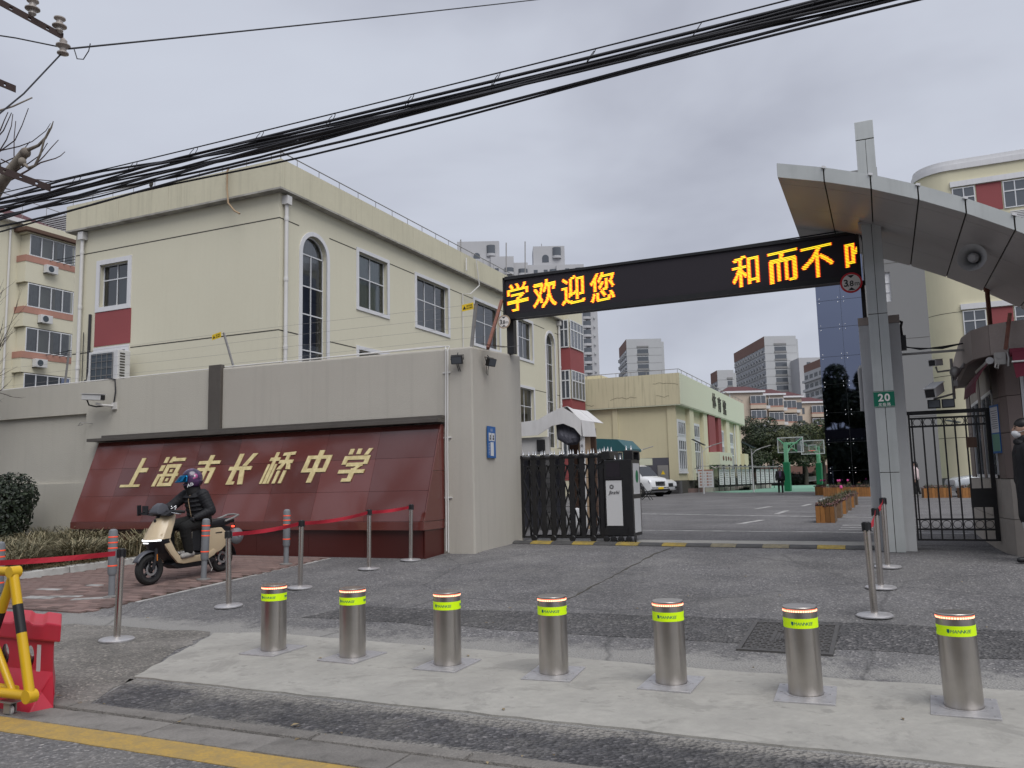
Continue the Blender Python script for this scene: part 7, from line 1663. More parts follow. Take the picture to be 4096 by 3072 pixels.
# ================================================================== GLASS TOWER, SLAB, CURVED BLOCK (right)
gt_ = thing('glass_stair_tower', 'dark reflective glass stair tower behind the gate column', 'tower', (-1, 48, .3))
zj = [.3, 1.59, 3.07, 4.6, 6.09, 7.55, 9.10, 10.55, 12.05, 13.55, 15.05, 16.9]; xj = [-2.74, -1.54, -.36]
for a, b in zip(zj, zj[1:]):
    for c, d in zip(xj, xj[1:]):
        MB().box(c+.006, d-.006, 46.0, 46.02, a+.008, b-.008).build('glass_panel', 'blueglass', gt_)
mb = MB()
for z in zj[1:-1]:
    for x in xj[:2]:
        for dx in (.14, -.14):
            for dz in (.12, -.12):
                if x+dx > -2.74 and x+dx < -.4: mb.ell((x+dx, 45.985, z+dz), (.026, .018, .026), 8, 6)
mb.build('spider_bolts', 'chrome', gt_, smooth='all')
for k in range(1): MB().box(-2.72, -.37, 46.03, 49.5, .3, 16.88).build('inner_core', 'interior', gt_)
zj2 = zj
for a, b in zip(zj2, zj2[1:]):
    for c, d in ((46.03, 47.7), (47.7, 49.4)): MB().box(-2.745, -2.73, c+.006, d-.006, a+.008, b-.008).build('glass_panel', 'blueglass', gt_)
for z0_ in (8.2, 9.9, 11.5, 13.2): 
    for (a, b, c) in ((-2.45, -2.3, 1.2), (-2.2, -1.75, 1.25), (-1.65, -1.3, 1.25), (-1.2, -1.05, 1.1)): pass
sl_ = thing('slab_wall', 'plain grey slab wall beside the glass tower', 'wall', (1, 48, .3))
mb = MB(); wall_holes(mb, frame_y(46.1), -.35, 2.52, .2, 16.2, [(.62, .90, 10.2, 11.75)], .25); mb.box(-.35, 2.52, 46.4, 52, .2, 16.18); mb.add([(2.52, 46.1, .2), (2.52, 46.4, .2), (2.52, 46.4, 16.2), (2.52, 46.1, 16.2)], [(0, 1, 2, 3)]); mb.box(-1.0, .7, 47, 51, 16.0, 17.75); mb.build('face', 'slabgrey', sl_, recalc=False)
window(sl_, frame_y(46.1), .62, .90, 10.2, 11.75, 1, [10.7, 11.2], 0, rec=.12, glass='paper', room=False, mull=.03)
mb = MB(); [pb(mb, frame_y(46.1), -.35, 2.5, z-.01, z+.01, 0, .004) for z in (4.2, 8.2, 12.2)]; mb.build('joint_line', 'groove', sl_)
cb = thing('curved_school_block', 'cream school block with a rounded corner and red panels at the far right', 'building', (8, 60, .3))
YC = 57.0; Rr = 2.0; XC0 = 2.98
arc = [(XC0+Rr-Rr*cos(t), YC+Rr-Rr*sin(t)) for t in [PI/2*k/10 for k in range(11)]]; plan = [(XC0, 66)]+arc+[(30, YC)]
def ribbon(plan, z0_, z1_, off, name, m, smooth=True):
    V = []; n = len(plan)
    for i, p_ in enumerate(plan):
        a, b = plan[max(i-1, 0)], plan[min(i+1, n-1)]; t_ = Vector((b[0]-a[0], b[1]-a[1], 0)).normalized(); nn = Vector((t_.y, -t_.x, 0))
        nn = -nn if nn.y > 0 and abs(nn.y) > abs(nn.x) else nn
        if nn.x > .01: nn = -nn
        V += [(p_[0]+nn.x*off, p_[1]+nn.y*off, z0_), (p_[0]+nn.x*off, p_[1]+nn.y*off, z1_)]
    V2 = [(p_[0]-(0), p_[1]+.3, z) for p_ in plan for z in (z0_, z1_)]
    mb = MB(); o2 = len(V); mb.add(V+V2, [(2*i, 2*i+2, 2*i+3, 2*i+1) for i in range(n-1)]+[(2*i+1, 2*i+3, o2+2*i+3, o2+2*i+1) for i in range(n-1)]+[(2*i, o2+2*i, o2+2*i+2, 2*i+2) for i in range(n-1)]); return mb.build(name, m, cb, smooth=smooth, recalc=False)
ribbon(plan, 1.0, 20.2, 0, 'curved_wall', 'lemon'); ribbon(plan, 20.2, 20.55, .12, 'cornice', 'white'); ribbon(plan, 20.555, 20.85, .02, 'parapet', 'white')
ribbon(plan, .2, 1.0, .05, 'plinth', 'slate')
for z in (11.18, 7.3, 3.45, 15.1): ribbon(plan[:-1]+[(5.02, YC)], z-.015, z+.015, .005, 'groove_line', 'groove')
FC = frame_y(YC)
for (zb, zt_) in ((17.3, 19.0), (13.4, 15.1), (9.5, 11.2), (5.6, 7.3), (1.9, 3.4)):
    mb = MB(); pb(mb, FC, 4.92, 30, zt_+.08, zt_+.42, .0, .15); mb.build('lintel', 'white', cb)
    for k in range(3):
        x = 5.0+2.75*k; window(cb, FC, x, x+1.25, zb, zt_, 2, [zb+1.05], 0, rec=-.03, glass='farglass', room=False, mull=.06)
        pb_ = MB(); pb(pb_, FC, x+1.32, x+2.68, zb, zt_+.05, 0, .03); pb_.build('red_panel', 'redpanel', cb)
mb = MB(); [mb.box(8.0, 9.3, YC-.2, YC-.05, 16.3+.1*i, 16.35+.1*i) for i in range(8)]; mb.build('louvres', 'white', cb)
lp = thing('wall_lamp', 'small solar wall lamp on the cream block beyond the bar gate', 'lamp', (3.9, 56.9, 4.4)); MB().bar((3.6, 56.4, 4.5), (4.3, 56.6, 4.35), .4, .06).build('panel', 'acgrill', lp); MB().tube([(4.1, 57.3, 4.1), (4.1, 56.6, 4.35)], .03, 6).build('arm', 'galv', lp)

# ================================================================== APARTMENT BLOCK (far left)
ap = thing('apartment_block', 'cream apartment block with salmon bands and enclosed balconies at the far left', 'building', (-54, 34, 0))
XA = -52.0; FA = frame_x(XA)
fl = [9.25-1.55, 10.65-.05, 13.65, 17.1]       # sill heights per storey
rows_ = [(7.70, 9.24), (10.68, 12.30), (13.70, 15.30), (17.18, 18.62)]
mb = MB(); cells_ = [(39.75, 40.9, a, b) for a, b in rows_]+[(33.2, 34.2, a, b) for a, b in rows_]
wall_holes(mb, FA, 16, 48, 0, 19.5, cells_, .2); mb.build('main_wall', 'cream', ap, recalc=False)
MB().box(-64, XA-.02, 16, 48, 0, 19.3).build('core', 'groove', ap)
for (a, b) in rows_:
    window(ap, FA, 39.75, 40.9, a, b, 2, None, 0, rec=.12, glass='farglass', curtain=None, room=False, mull=.06)
    window(ap, FA, 33.2, 34.2, a, b, 2, None, 0, rec=.12, glass='farglass', room=False, mull=.06)
for i, (a, b) in enumerate(rows_):
    y0_, y1_ = 35.75, 39.15
    MB().box(XA, XA+.9, y0_-.25, y1_+.2, b+.05, b+.85 if i == 3 else rows_[i+1][0]-.45).build('balcony_slab', 'cream', ap)
    if i < 3: MB().box(XA, XA+.93, y0_-.28, y1_+.24, rows_[i+1][0]-.448, rows_[i+1][0]-.02).build('salmon_band', 'salmon', ap)
    MB().box(XA, XA+.2, y1_+.25, 41.2, a-.55, a-.05).build('salmon_band', 'salmon', ap)
    wo = window(ap, frame_x(XA+.9), y0_, y1_, a, b, 4, None, 0, rec=.06, glass='glass' if i else 'blueglass', curtain=[(y0_+.1, y0_+.9, a, b, 'curtainw'), (y1_-1.3, y1_-.1, a, b, 'curtainw')] if i else None, mull=.07)
    MB().box(XA, XA+.88, y0_-.02, y0_, a, b).build('side_wall', 'cream', ap)
    q = thing('air_conditioner', ['white air conditioner box on the lowest visible storey of the far left block', 'white air conditioner box below the second storey balcony windows at far left', 'white air conditioner box below the third storey balcony windows at far left', 'white air conditioner box under the top balcony of the far left block'][i], 'air conditioner', (XA+1.2, 36.4+.25*i, a-1.0), 'air conditioners on the far left block')
    yy = 36.0+.25*i; MB().box(XA+.95, XA+1.3, yy, yy+.85, a-1.0, a-.45).build('casing', 'acwhite', q, bevel=.02); MB().lathe([(0, 0), (.21, 0), (.21, .01), (0, .015)], 20, (XA+1.3, yy+.33, a-.72), 'x').build('fan_grille', 'acgrill', q); MB().box(XA+.9, XA+1.3, yy+.02, yy+.06, a-1.06, a-1.0).build('bracket', 'dark', q)
    if i < 2:
        q = thing('air_conditioner', ['white air conditioner box beside the down pipe on the lower storey at far left', 'white air conditioner box beside the down pipe one storey higher at far left'][i], 'air conditioner', (XA+.4, 40, a+2), 'air conditioners on the far left block')
        zz = 9.75+3.1*i; MB().box(XA+.22, XA+.55, 39.8, 40.6, zz, zz+.58).build('casing', 'acwhite', q, bevel=.02); MB().lathe([(0, 0), (.21, 0), (.21, .01), (0, .015)], 20, (XA+.55, 40.12, zz+.3), 'x').build('fan_grille', 'acgrill', q)
MB().box(XA, XA+1.25, 35.2, 39.6, 18.75, 18.98).build('awning_board', 'brownboard', ap)
mb = MB(); mb.box(-64, XA+.5, 16, 48, 19.32, 19.62); mb.build('eaves', 'white', ap)
mb = MB(); mb.add([(XA+.4, 16, 19.63), (XA+.4, 38.2, 19.63), (-55, 37.5, 21.2), (-55, 16, 21.2)], [(0, 1, 2, 3)]); mb.add([(XA+.4, 38.2, 19.63), (XA+.4, 48, 19.63), (-55, 48, 19.63), (-55, 37.5, 21.2)], [(0, 1, 2, 3)]); mb.build('tiled_roof', 'roofred', ap, recalc=False)
mb = MB()
for i in range(9): mb.box(-55.5+.02*i, XA+.1, 39.0, 46, 19.7+.16*i, 19.78+.16*i)
mb.build('louvred_gable', 'towergrey', ap)
mb = MB()
for y in (39.45, 34.9): mb.tube([(XA+.1, y, 19), (XA+.1, y, 0)], .07, 8)
mb.build('down_pipe', 'pvc', ap)
mb = MB()
for z in (16.9, 10.4):
    for j in range(5): mb.tube([(XA+.95, 37.2+.5*j, z+.2), (XA+2.6, 38.0+.5*j, z+.5)], .022, 5)
    mb.tube([(XA+2.5, 37.6, z+.45), (XA+2.5, 40.2, z+.5)], .022, 5)
mb.build('drying_rack', 'dark', ap); mb = MB(); mb.tube([(XA+.3, 16, 21.6), (XA-1, 37, 21.5), (XA-.5, 47, 21.0)], .03, 5)
for i in range(12): mb.tube([(XA+.2-.06*i, 18+1.8*i, 20), (XA+.2-.06*i, 18+1.8*i, 21.55)], .02, 5)
mb.build('roof_rail', 'galv', ap)

# ================================================================== FAR TOWERS
def loc_frame(O, ang):
    """local frame of a far block: u along its front, v away from the viewer"""
    c, s_ = cos(ang), sin(ang)
    return lambda u, v, z: (O[0]+u*c-v*s_, O[1]+u*s_+v*c, z)
def lbox(mb, L, u0, u1, v0, v1, z0, z1):
    c = [L(u, v, z) for z in (z0, z1) for (u, v) in ((u0, v0), (u1, v0), (u1, v1), (u0, v1))]
    return mb.add(c, [(0, 3, 2, 1), (4, 5, 6, 7), (0, 1, 5, 4), (1, 2, 6, 5), (2, 3, 7, 6), (3, 0, 4, 7)])
WM = {}
def far_windows(parent, L, pts, w_, h_, side=False, name='window', m='farglass', proud=.06, framed=True):
    """one window mesh (glass in a frame) shared along the facade"""
    for (u, v, z) in pts:
        mb = MB()
        if side: lbox(mb, L, u-proud, u+.0, v-w_/2, v+w_/2, z-h_/2, z+h_/2)
        else: lbox(mb, L, u-w_/2, u+w_/2, v-proud, v, z-h_/2, z+h_/2)
        o = mb.build(name, m, parent, recalc=False)
ang0 = math.atan2(246.0-230.4, -89.9+123.7)
# white high rise with bays
t1 = thing('high_rise_tower', 'tall white residential tower with rounded bay windows behind the school', 'tower', (-105, 245, 0))
L = loc_frame((-122.5, 233.0), ang0)
mb = MB(); lbox(mb, L, 0, 10.5, 0, 14, 0, 76.3-2.4); lbox(mb, L, 10.5, 18, -1.2, 14, 0, 74.2); lbox(mb, L, 18, 22.6, .6, 14, 0, 72.5); lbox(mb, L, 22.6, 32, 2, 15, 0, 72.0); lbox(mb, L, 32, 41, .8, 15, 0, 71.6); lbox(mb, L, 41, 45, 1.4, 15, 0, 69.6)
mb.build('body', 'towerwhite', t1)
mb = MB(); lbox(mb, L, -.5, 13.4, 1.5, 12, 73, 80.2); lbox(mb, L, 24.6, 35, 3.2, 13, 71, 78.6); lbox(mb, L, -2.5, -.5, 3, 11, 60, 77.6); mb.build('penthouse', 'towerwhite', t1)
for (u, v, z) in ((5.9, 1.5, 75.2), (28.6, 3.2, 74.6)):
    mb = MB(); q = [(u-1.1, z-1.5), (u+1.1, z-1.5), (u+1.1, z)]+[(u+1.1*cos(PI*k/8), z+1.1*sin(PI*k/8)) for k in range(9)]+[(u-1.1, z)]
    mb.prism(q, lambda a, b, d, v=v: L(a, v-d, b), 0, .08); mb.build('arched_window', 'farglass', t1)
for (u, v, z) in ((10.6, 1.5, 77.3), (32.4, 3.2, 76.6)):
    mb = MB(); V = [L(u+1.4*cos(PI+PI*k/8), v+1.0*sin(PI+PI*k/8), z+h_) for h_ in (-1.4, 1.4) for k in range(9)]; mb.add(V, [(k, k+1, 10+k, 9+k) for k in range(8)]); mb.build('bay_window', 'farglass', t1)
    mb = MB(); V = [L(u+1.5*cos(PI+PI*k/8), v+1.1*sin(PI+PI*k/8), z+h_) for h_ in (-2.2, -1.4) for k in range(9)]; mb.add(V, [(k, k+1, 10+k, 9+k) for k in range(8)]+[tuple(range(9))[::-1], tuple(range(9, 18))]); mb.build('bay_base', 'towerwhite', t1)
def t1bay(u, v, z, w_):
    V = [L(u+w_/2*cos(PI+PI*k/6), v+.9*sin(PI+PI*k/6), z+h_) for h_ in (-.72, .72) for k in range(7)]
    MB().add(V, [(k, k+1, 8+k, 7+k) for k in range(6)]).build('bay_window', 'farglass', t1, recalc=False)
    V = [L(u+w_/2*1.06*cos(PI+PI*k/6), v+.98*sin(PI+PI*k/6), z+h_) for h_ in (-1.55, -.72) for k in range(7)]
    MB().add(V, [(k, k+1, 8+k, 7+k) for k in range(6)]+[tuple(range(7))[::-1], tuple(range(7, 14))]).build('bay_sill', 'towerwhite', t1, recalc=False)
for f_ in range(3):
    z = 69.6-2.95*f_
    for u, v in ((16.4, -1.2), (21.0, .6), (31.3, 2.0), (39.5, .8)): t1bay(u, v, z, 3.0)
    far_windows(t1, L, [(8.2, 0, z), (12.4, -1.2, z), (25.2, 2, z), (28.5, 2, z), (35.5, .8, z)], 1.3, 1.4)
for f_ in range(3, 12):
    z = 69.6-2.95*f_
    for u, v in ((36.7, .8), (41.2, 1.4)): t1bay(u, v, z, 3.1)
    far_windows(t1, L, [(34.3, .8, z)], .8, 1.2); mb = MB(); lbox(mb, L, 38.8, 39.3, .3, .8, z-1.5, z-.9); lbox(mb, L, 43.6, 44.1, .9, 1.4, z-1.4, z-.8); mb.build('cooling_units', 'towergrey', t1)
for u in (9.0, 27.5): MB().tube([L(u, 5, 76), L(u, 5, 80)], .12, 5).build('mast', 'galv', t1)
def slab_tower(label, C_, ang, wf, ds, zt, zb, strip, side_wall, n, fl_h=2.95, name='high_rise_tower', brown=4.0):
    """grey end wall with one strip of balcony windows and a long receding balcony side on its left"""
    t_ = thing(name, label, 'tower', (C_[0], C_[1], 0)); L = loc_frame(C_, ang)
    mb = MB(); lbox(mb, L, 0, wf, 0, ds, 0, zt); mb.build('body', 'towergrey', t_)
    mb = MB(); lbox(mb, L, -.12, -.01, .3, ds, zt-brown, zt-.05); mb.build('brown_crown', 'towerbrown', t_)
    mb = MB(); lbox(mb, L, wf, wf+1.2, 1.5, ds, 0, zt-1); mb.build('side_bay', 'towergrey', t_)
    for k in range(n):
        z = zt-2.2-fl_h*k
        if k: MB().add([], [])
        mb = MB(); lbox(mb, L, strip[0], strip[1], -.02, .10, z-1.1, z+1.1); mb.build('window', 'farglass' if k else 'towerwhite', t_)
        mb = MB(); lbox(mb, L, strip[0]-.1, strip[1]+.1, -.25, 0, z-1.25, z-.55); mb.build('balcony_rail', 'slabgrey', t_)
        mb = MB(); lbox(mb, L, 0, wf, -.035, 0, z-1.42, z-1.34); mb.build('joint_line', 'slabgrey', t_)
        if k*fl_h > brown-2.2:
            zz = z+.1; c = 0; v = 1.2
            while v < ds-1.5:
                mb = MB(); lbox(mb, L, -.10, 0, v, v+2.2, zz-.8, zz+.8); mb.build('window', 'farglass', t_, recalc=False)
                mb = MB(); lbox(mb, L, -.6, 0, v+2.35, v+3.1, zz-1.1, zz+.1); mb.build('balcony', 'towergrey', t_, recalc=False); v += 3.6
            mb = MB(); lbox(mb, L, -.35, 0, 0, ds, zz-1.35, zz-1.05); mb.build('floor_band', 'towergrey', t_)
    return t_
slab_tower('grey slab tower with one strip of balcony windows left of the gateway centre', (-88.5, 307.2), math.atan2(5.6, 12.6), 13.6, 22, 55.2, 30, (4.1, 8.4), None, 5)
slab_tower('wide grey slab tower with long balcony side right of the gateway centre', (-38.2, 318.6), math.atan2(5.0, 11.0), 11.9, 42, 53.4, 20, (3.6, 8.0), None, 9)
slab_tower('low brown crowned tower peeking left of the wide grey slab tower', (-53.4, 302.2), math.atan2(2.2, 5), 6.0, 10, 39.8, 20, (3.6, 5.4), None, 4)
t5 = thing('high_rise_tower', 'pale beige tower partly hidden by the black glass tower', 'tower', (-22, 316, 0)); L = loc_frame((-26, 314), .42)
mb = MB(); lbox(mb, L, 0, 13, 0, 10, 0, 43.6); mb.build('body', 'towerwhite', t5); far_windows(t5, L, [(3.5+2.2*k, 0, 41.5) for k in range(3)], 1.4, .9)
t6 = thing('high_rise_tower', 'brown topped balcony tower cut off by the black glass tower', 'tower', (-18, 263, 0)); L = loc_frame((-20.5, 262.7), math.atan2(-13.6, 5.9))
mb = MB(); lbox(mb, L, 0, 34, 0, 12, 0, 31.9); mb.build('body', 'towergrey', t6); mb = MB(); lbox(mb, L, 0, 34, .02, 12, 31.903, 34.2); mb.build('brown_crown', 'towerbrown', t6)
for k in range(4):
    z = 30.2-2.75*k; far_windows(t6, L, [(2.0+4.0*j, 0, z) for j in range(8)], 2.6, 1.3)
    mb = MB(); lbox(mb, L, 0, 34, -.7, 0, z-1.5, z-.8); mb.build('floor_band', 'towergrey', t6)
# pale pink apartments with red roofs
def pink_block(label, C_, ang, wf, ds, zt, floors, bays, gable):
    t_ = thing('apartment_block', label, 'building', (C_[0], C_[1], 0), 'pale pink apartments behind the trees'); L = loc_frame(C_, ang)
    mb = MB(); lbox(mb, L, 0, wf, 0, ds, 0, zt); mb.build('body', 'pinkwall', t_)
    mb = MB(); lbox(mb, L, -.4, wf+.4, -.5, ds, zt+.003, zt+.35); mb.build('eaves', 'white', t_)
    mb = MB(); a, b, c, d = L(-.4, -.5, zt+.353), L(wf+.4, -.5, zt+.353), L(wf+.4, ds, zt+.353), L(-.4, ds, zt+.353); e, f_ = L(wf*.25, ds*.5, zt+1.7), L(wf*.75, ds*.5, zt+1.7)
    mb.add([a, b, c, d, e, f_], [(0, 1, 5, 4), (1, 2, 5), (2, 3, 4, 5), (3, 0, 4)]); mb.build('roof', 'roofred', t_)
    for k in range(floors):
        z = zt-1.7-2.85*k
        for (u, kind) in bays:
            if kind == 'bay':
                mb = MB(); lbox(mb, L, u-1.5, u+1.5, -1.0, 0, z-1.5, z-.75); mb.build('balcony', 'pinkwall', t_); mb = MB(); lbox(mb, L, u-1.5, u+1.5, -1.03, 0, z-.745, z-.5); mb.build('salmon_band', 'salmon', t_)
                mb = MB(); lbox(mb, L, u-1.4, u+1.4, -.95, 0, z-.49, z+.95); mb.build('window', 'farglass', t_)
                mb = MB(); [lbox(mb, L, u-1.45+j*.97, u-1.39+j*.97, -1.0, -.94, z-.49, z+.95) for j in range(4)]; lbox(mb, L, u-1.45, u+1.5, -1.0, -.94, z+.95, z+1.03); mb.build('window_frame', 'white', t_)
                mb = MB(); lbox(mb, L, u+1.6, u+2.4, -.5, -.05, z-1.5, z-.9); mb.build('cooling_unit', 'acwhite', t_)
            else: far_windows(t_, L, [(u, 0, z)], 1.2, 1.4)
        pass
    mb = MB(); mb.tube([L(.9, -.12, zt), L(.9, -.12, 0)], .1, 5); mb.build('down_pipe', 'white', t_)
pink_block('pale pink apartment block with a blank end wall left of the green hoop', (-27.4, 162.1), .41, 7.3, 9, 17.4, 4, ((6.1, 'bay'),), True)
pink_block('narrow pale pink apartment unit just right of the blank end wall', (-21.2, 171.6), .41, 3.8, 9, 17.4, 4, ((1.9, 'bay'),), False)
pink_block('pale pink apartment unit with enclosed balconies in the middle of the row', (-19.2, 179.2), .41, 4.6, 9, 17.4, 4, ((1.7, 'bay'), (4.0, 'win')), False)
pink_block('pale pink apartment unit with balconies nearest the black glass tower', (-17.2, 193.4), .41, 6.6, 9, 17.2, 4, ((1.2, 'win'), (4.6, 'bay')), False)

# ================================================================== TREES AND GARDEN BEYOND THE COURT
def tree(label, x, y, h, cr, n, size, m='leaf', seed=0, group='evergreen trees beyond the court', z0_=.3, squash=.8, low=.42):
    rr_ = random.Random(seed); t_ = thing('broadleaf_tree', label, 'tree', (x, y, z0_), group)
    mb = MB(); mb.tube([(x, y, z0_), (x+.1, y, z0_+h*.25), (x-.1, y+.1, z0_+h*.5)], [.22, .17, .10], 8)
    lobes = []
    for k in range(13):
        a = rr_.uniform(0, 2*PI); q = rr_.uniform(.15, .8); zz = z0_+h*rr_.uniform(low, .86); c = (x+cr*q*cos(a), y+cr*q*sin(a), zz); lobes.append(c)
        mb.tube([(x, y, z0_+h*.35), (x+(c[0]-x)*.5, y+(c[1]-y)*.5, (z0_+h*.4+zz)/2), c], [.09, .06, .03], 6)
    lobes.append((x, y, z0_+h*.88)); mb.build('trunk', 'trunk', t_, smooth=True)
    mb = MB()
    for c in lobes: r_ = cr*rr_.uniform(.34, .52); leafball(mb, c, (r_, r_, r_*squash), n//len(lobes), size, rr_)
    mb.build('crown', m, t_, recalc=False); return t_
tree('dense dark evergreen tree right beside the gym corner', -13.2, 93, 7.6, 2.6, 9000, .115, 'leaf', 1)
tree('tall dark evergreen tree between the gym and the nearer hoop', -11.6, 96, 7.8, 2.5, 9000, .115, 'leaf', 2)
tree('olive green tree directly behind the nearer hoop', -9.9, 93.5, 6.2, 2.1, 7500, .11, 'leaf2', 3)
tree('dark tree right of the nearer hoop with the highest crown', -8.3, 97, 7.2, 2.4, 9000, .115, 'leaf', 4)
tree('olive tree beside the black glass tower', -6.0, 94, 7.2, 2.4, 9000, .11, 'leaf2', 5)
tree('dark tree filling the gap between the two hoops', -7.6, 91.5, 5.4, 1.9, 6000, .11, 'leaf', 9)
tree('low dark bushy tree below the gym end by the street lamp', -12.4, 90.5, 4.0, 1.8, 5000, .11, 'leaf', 6)
hg = thing('clipped_hedge', 'long low dark clipped hedge at the back of the court', 'hedge', (-8, 98, .3)); mb_ = MB(); rr = random.Random(8)
for i in range(16): leafball(mb_, (-13+i*.7, 97.5, 1.0), (.6, .5, .75), 130, .12, rr)
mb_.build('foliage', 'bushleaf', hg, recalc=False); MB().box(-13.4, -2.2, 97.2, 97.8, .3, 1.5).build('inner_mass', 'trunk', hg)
shrub('round clipped shrub at the right of the nearer hoop post', (-8.95, 95.0, .85), (.75, .75, .62), 500, .10, 'bushleaf', 'clipped shrubs at the court edge'); shrub('wider clipped shrub left of the tan rocks', (-7.8, 96.5, .95), (.85, .8, .65), 500, .10, 'bushleaf', 'clipped shrubs at the court edge')
rr = random.Random(15)
for i, (x, z, s_) in enumerate(((-7.1, .6, .5), (-6.7, 1.0, .55), (-6.9, 1.6, .45), (-6.4, .5, .45), (-6.75, 2.1, .38), (-7.3, 1.2, .35))):
    b = MB(); b.ell((0, 0, 0), (s_, s_*.8, s_*.7), 9, 6); b.v = [tuple(c*rr.uniform(.85, 1.15) for c in v) for v in b.v]; o = b.build('garden_rock', 'rock'); o.location = (x, 96.2+.1*i, .3+z*.8); tag(o, 'tan garden rock piled behind the farther hoop', 'rock', 'tan rocks behind the hoop')
ws = MB().prism([(-.48, -.28), (.48, -.20), (.48, .32), (-.48, .24)], lambda a, b, d: (-7.35+a, 95.0-d, .9+b), 0, .03).build('garden_notice', 'paper'); tag(ws, 'small tilted white notice among the rocks', 'sign')
mb = MB(); [mb.prism([(-.36, .02-.14*i), (.36, .06-.14*i), (.36, .12-.14*i), (-.36, .08-.14*i)], lambda a, b, d: (-7.35+a, 94.968-d, .95+b), 0, .004) for i in range(2)]; mb.build('print', 'galv', ws)
fw = thing('garden_back_wall', 'long brown wall behind the garden trees', 'wall', (-5, 118, .3)); MB().box(-40, 30, 118, 118.3, .3, 2.6).build('face', 'towerbrown', fw)

# ================================================================== STREET TREES OUTSIDE THE FRAME'S EDGE (bare planes)
def limb(mb, p, d, L_, r, depth, rr_, tips=None):
    pts = [Vector(p)]; dd = Vector(d).normalized(); n = 4
    for i in range(n): dd = (dd+Vector((rr_.uniform(-.22, .22), rr_.uniform(-.22, .22), rr_.uniform(-.12, .2)))).normalized(); pts.append(pts[-1]+dd*L_/n)
    mb.tube(pts, [r*(1-.5*i/n) for i in range(n+1)], 7 if r > .03 else 5, cap=False)
    if depth == 0: return
    for k in range(rr_.choice((2, 3, 3))):
        a = pts[rr_.choice((2, 3, 4))]; nd = (dd+Vector((rr_.uniform(-1, 1), rr_.uniform(-1, 1), rr_.uniform(-.3, .8)))).normalized(); limb(mb, a, nd, L_*rr_.uniform(.55, .8), r*.5, depth-1, rr_)
pt = thing('plane_tree', 'pruned plane tree with a pale knobbly limb and thin twigs at the upper left edge', 'tree', (-14.6, 9.4, .1), 'bare street trees')
mb = MB(); mb.tube([(-14.6, 9.4, .1), (-14.5, 9.3, 2.0), (-14.6, 9.0, 3.6), (-13.9, 8.6, 5.0), (-12.9, 8.2, 5.9), (-12.2, 8.0, 6.19), (-11.9, 8.0, 6.42), (-11.66, 8.0, 6.60)], [.24, .2, .18, .14, .115, .09, .075, .07], 12)
mb.ell((-11.64, 8.0, 6.60), (.085, .075, .08), 10, 7); mb.ell((-11.66, 7.97, 6.45), (.06, .06, .07), 10, 7); mb.tube([(-14.6, 9.0, 3.6), (-15.2, 9.6, 5.5), (-15.4, 9.9, 7.5)], [.16, .12, .08], 10); mb.build('trunk', 'bark', pt, smooth=True)
mb = MB()
mb.tube([(-11.62, 8, 6.63), (-11.35, 8.0, 6.66), (-11.2, 8.0, 6.75), (-11.08, 8.0, 6.89), (-11.04, 8.0, 6.98)], [.03, .022, .018, .013, .006], 8)
mb.tube([(-11.64, 7.98, 6.42), (-11.52, 7.98, 6.33), (-11.38, 7.98, 6.34), (-11.27, 7.98, 6.5), (-11.2, 7.98, 6.7), (-11.09, 7.98, 6.87)], [.026, .022, .02, .017, .014, .01], 8); mb.build('shoots', 'bark', pt, smooth=True)
mb = MB()
for pts in ([(-12.3, 8, 6.72), (-11.9, 8, 6.85), (-11.75, 8, 7.06), (-11.62, 8, 7.31)], [(-12.3, 8, 6.70), (-12.1, 8, 6.9), (-12.0, 8, 7.1), (-11.98, 8, 7.29)], [(-12.3, 8, 6.75), (-11.8, 8, 6.73), (-11.5, 8, 6.75), (-11.2, 8, 6.86), (-11.1, 8, 6.96)],
            [(-11.85, 8, 6.45), (-11.9, 8, 6.6), (-11.92, 8, 6.9), (-11.9, 8, 7.16)], [(-12.3, 8, 6.52), (-11.9, 8, 6.57), (-11.7, 8, 6.65), (-11.55, 8, 6.76)], [(-11.85, 8, 6.34), (-11.55, 8, 6.42), (-11.3, 8, 6.5), (-11.15, 8, 6.66)], [(-12.3, 8, 6.42), (-12.0, 8, 6.40), (-11.85, 8, 6.46)], [(-12.2, 8, 6.6), (-11.95, 8, 6.47)]):
    mb.tube(pts, [.011, .009, .007, .006, .004][:len(pts)], 5)
rr_ = random.Random(21)
for k in range(5): a = 2*PI*k/5+2; limb(mb, (-15.3, 9.8, 6.8+.1*k), (cos(a), sin(a), .9), 1.1, .03, 1, rr_)
mb.build('twigs', 'twig', pt, recalc=False)
for i, (x, y, sd_, lb) in enumerate(((-17.6, 5.6, 31, 'bare plane tree outside the left edge mirrored in the granite'), (-21.0, 7.0, 32, 'second bare plane tree outside the left edge mirrored in the granite'), (-14.6, 3.9, 33, 'bare plane tree outside the left edge nearest the photographer'))):
    t_ = thing('plane_tree', lb, 'tree', (x, y, 0), 'bare street trees'); rr_ = random.Random(sd_); mb = MB(); mb.tube([(x, y, 0), (x+.1, y, 2), (x, y+.1, 3.8)], [.24, .19, .16], 10)
    for k in range(5): a = 2*PI*k/5+rr_.random(); limb(mb, (x, y+.1, 3.7), (cos(a)*.8, sin(a)*.8, 1.0), 3.3, .17, 3, rr_)
    mb.build('trunk', 'bark', t_, recalc=False, smooth=True)
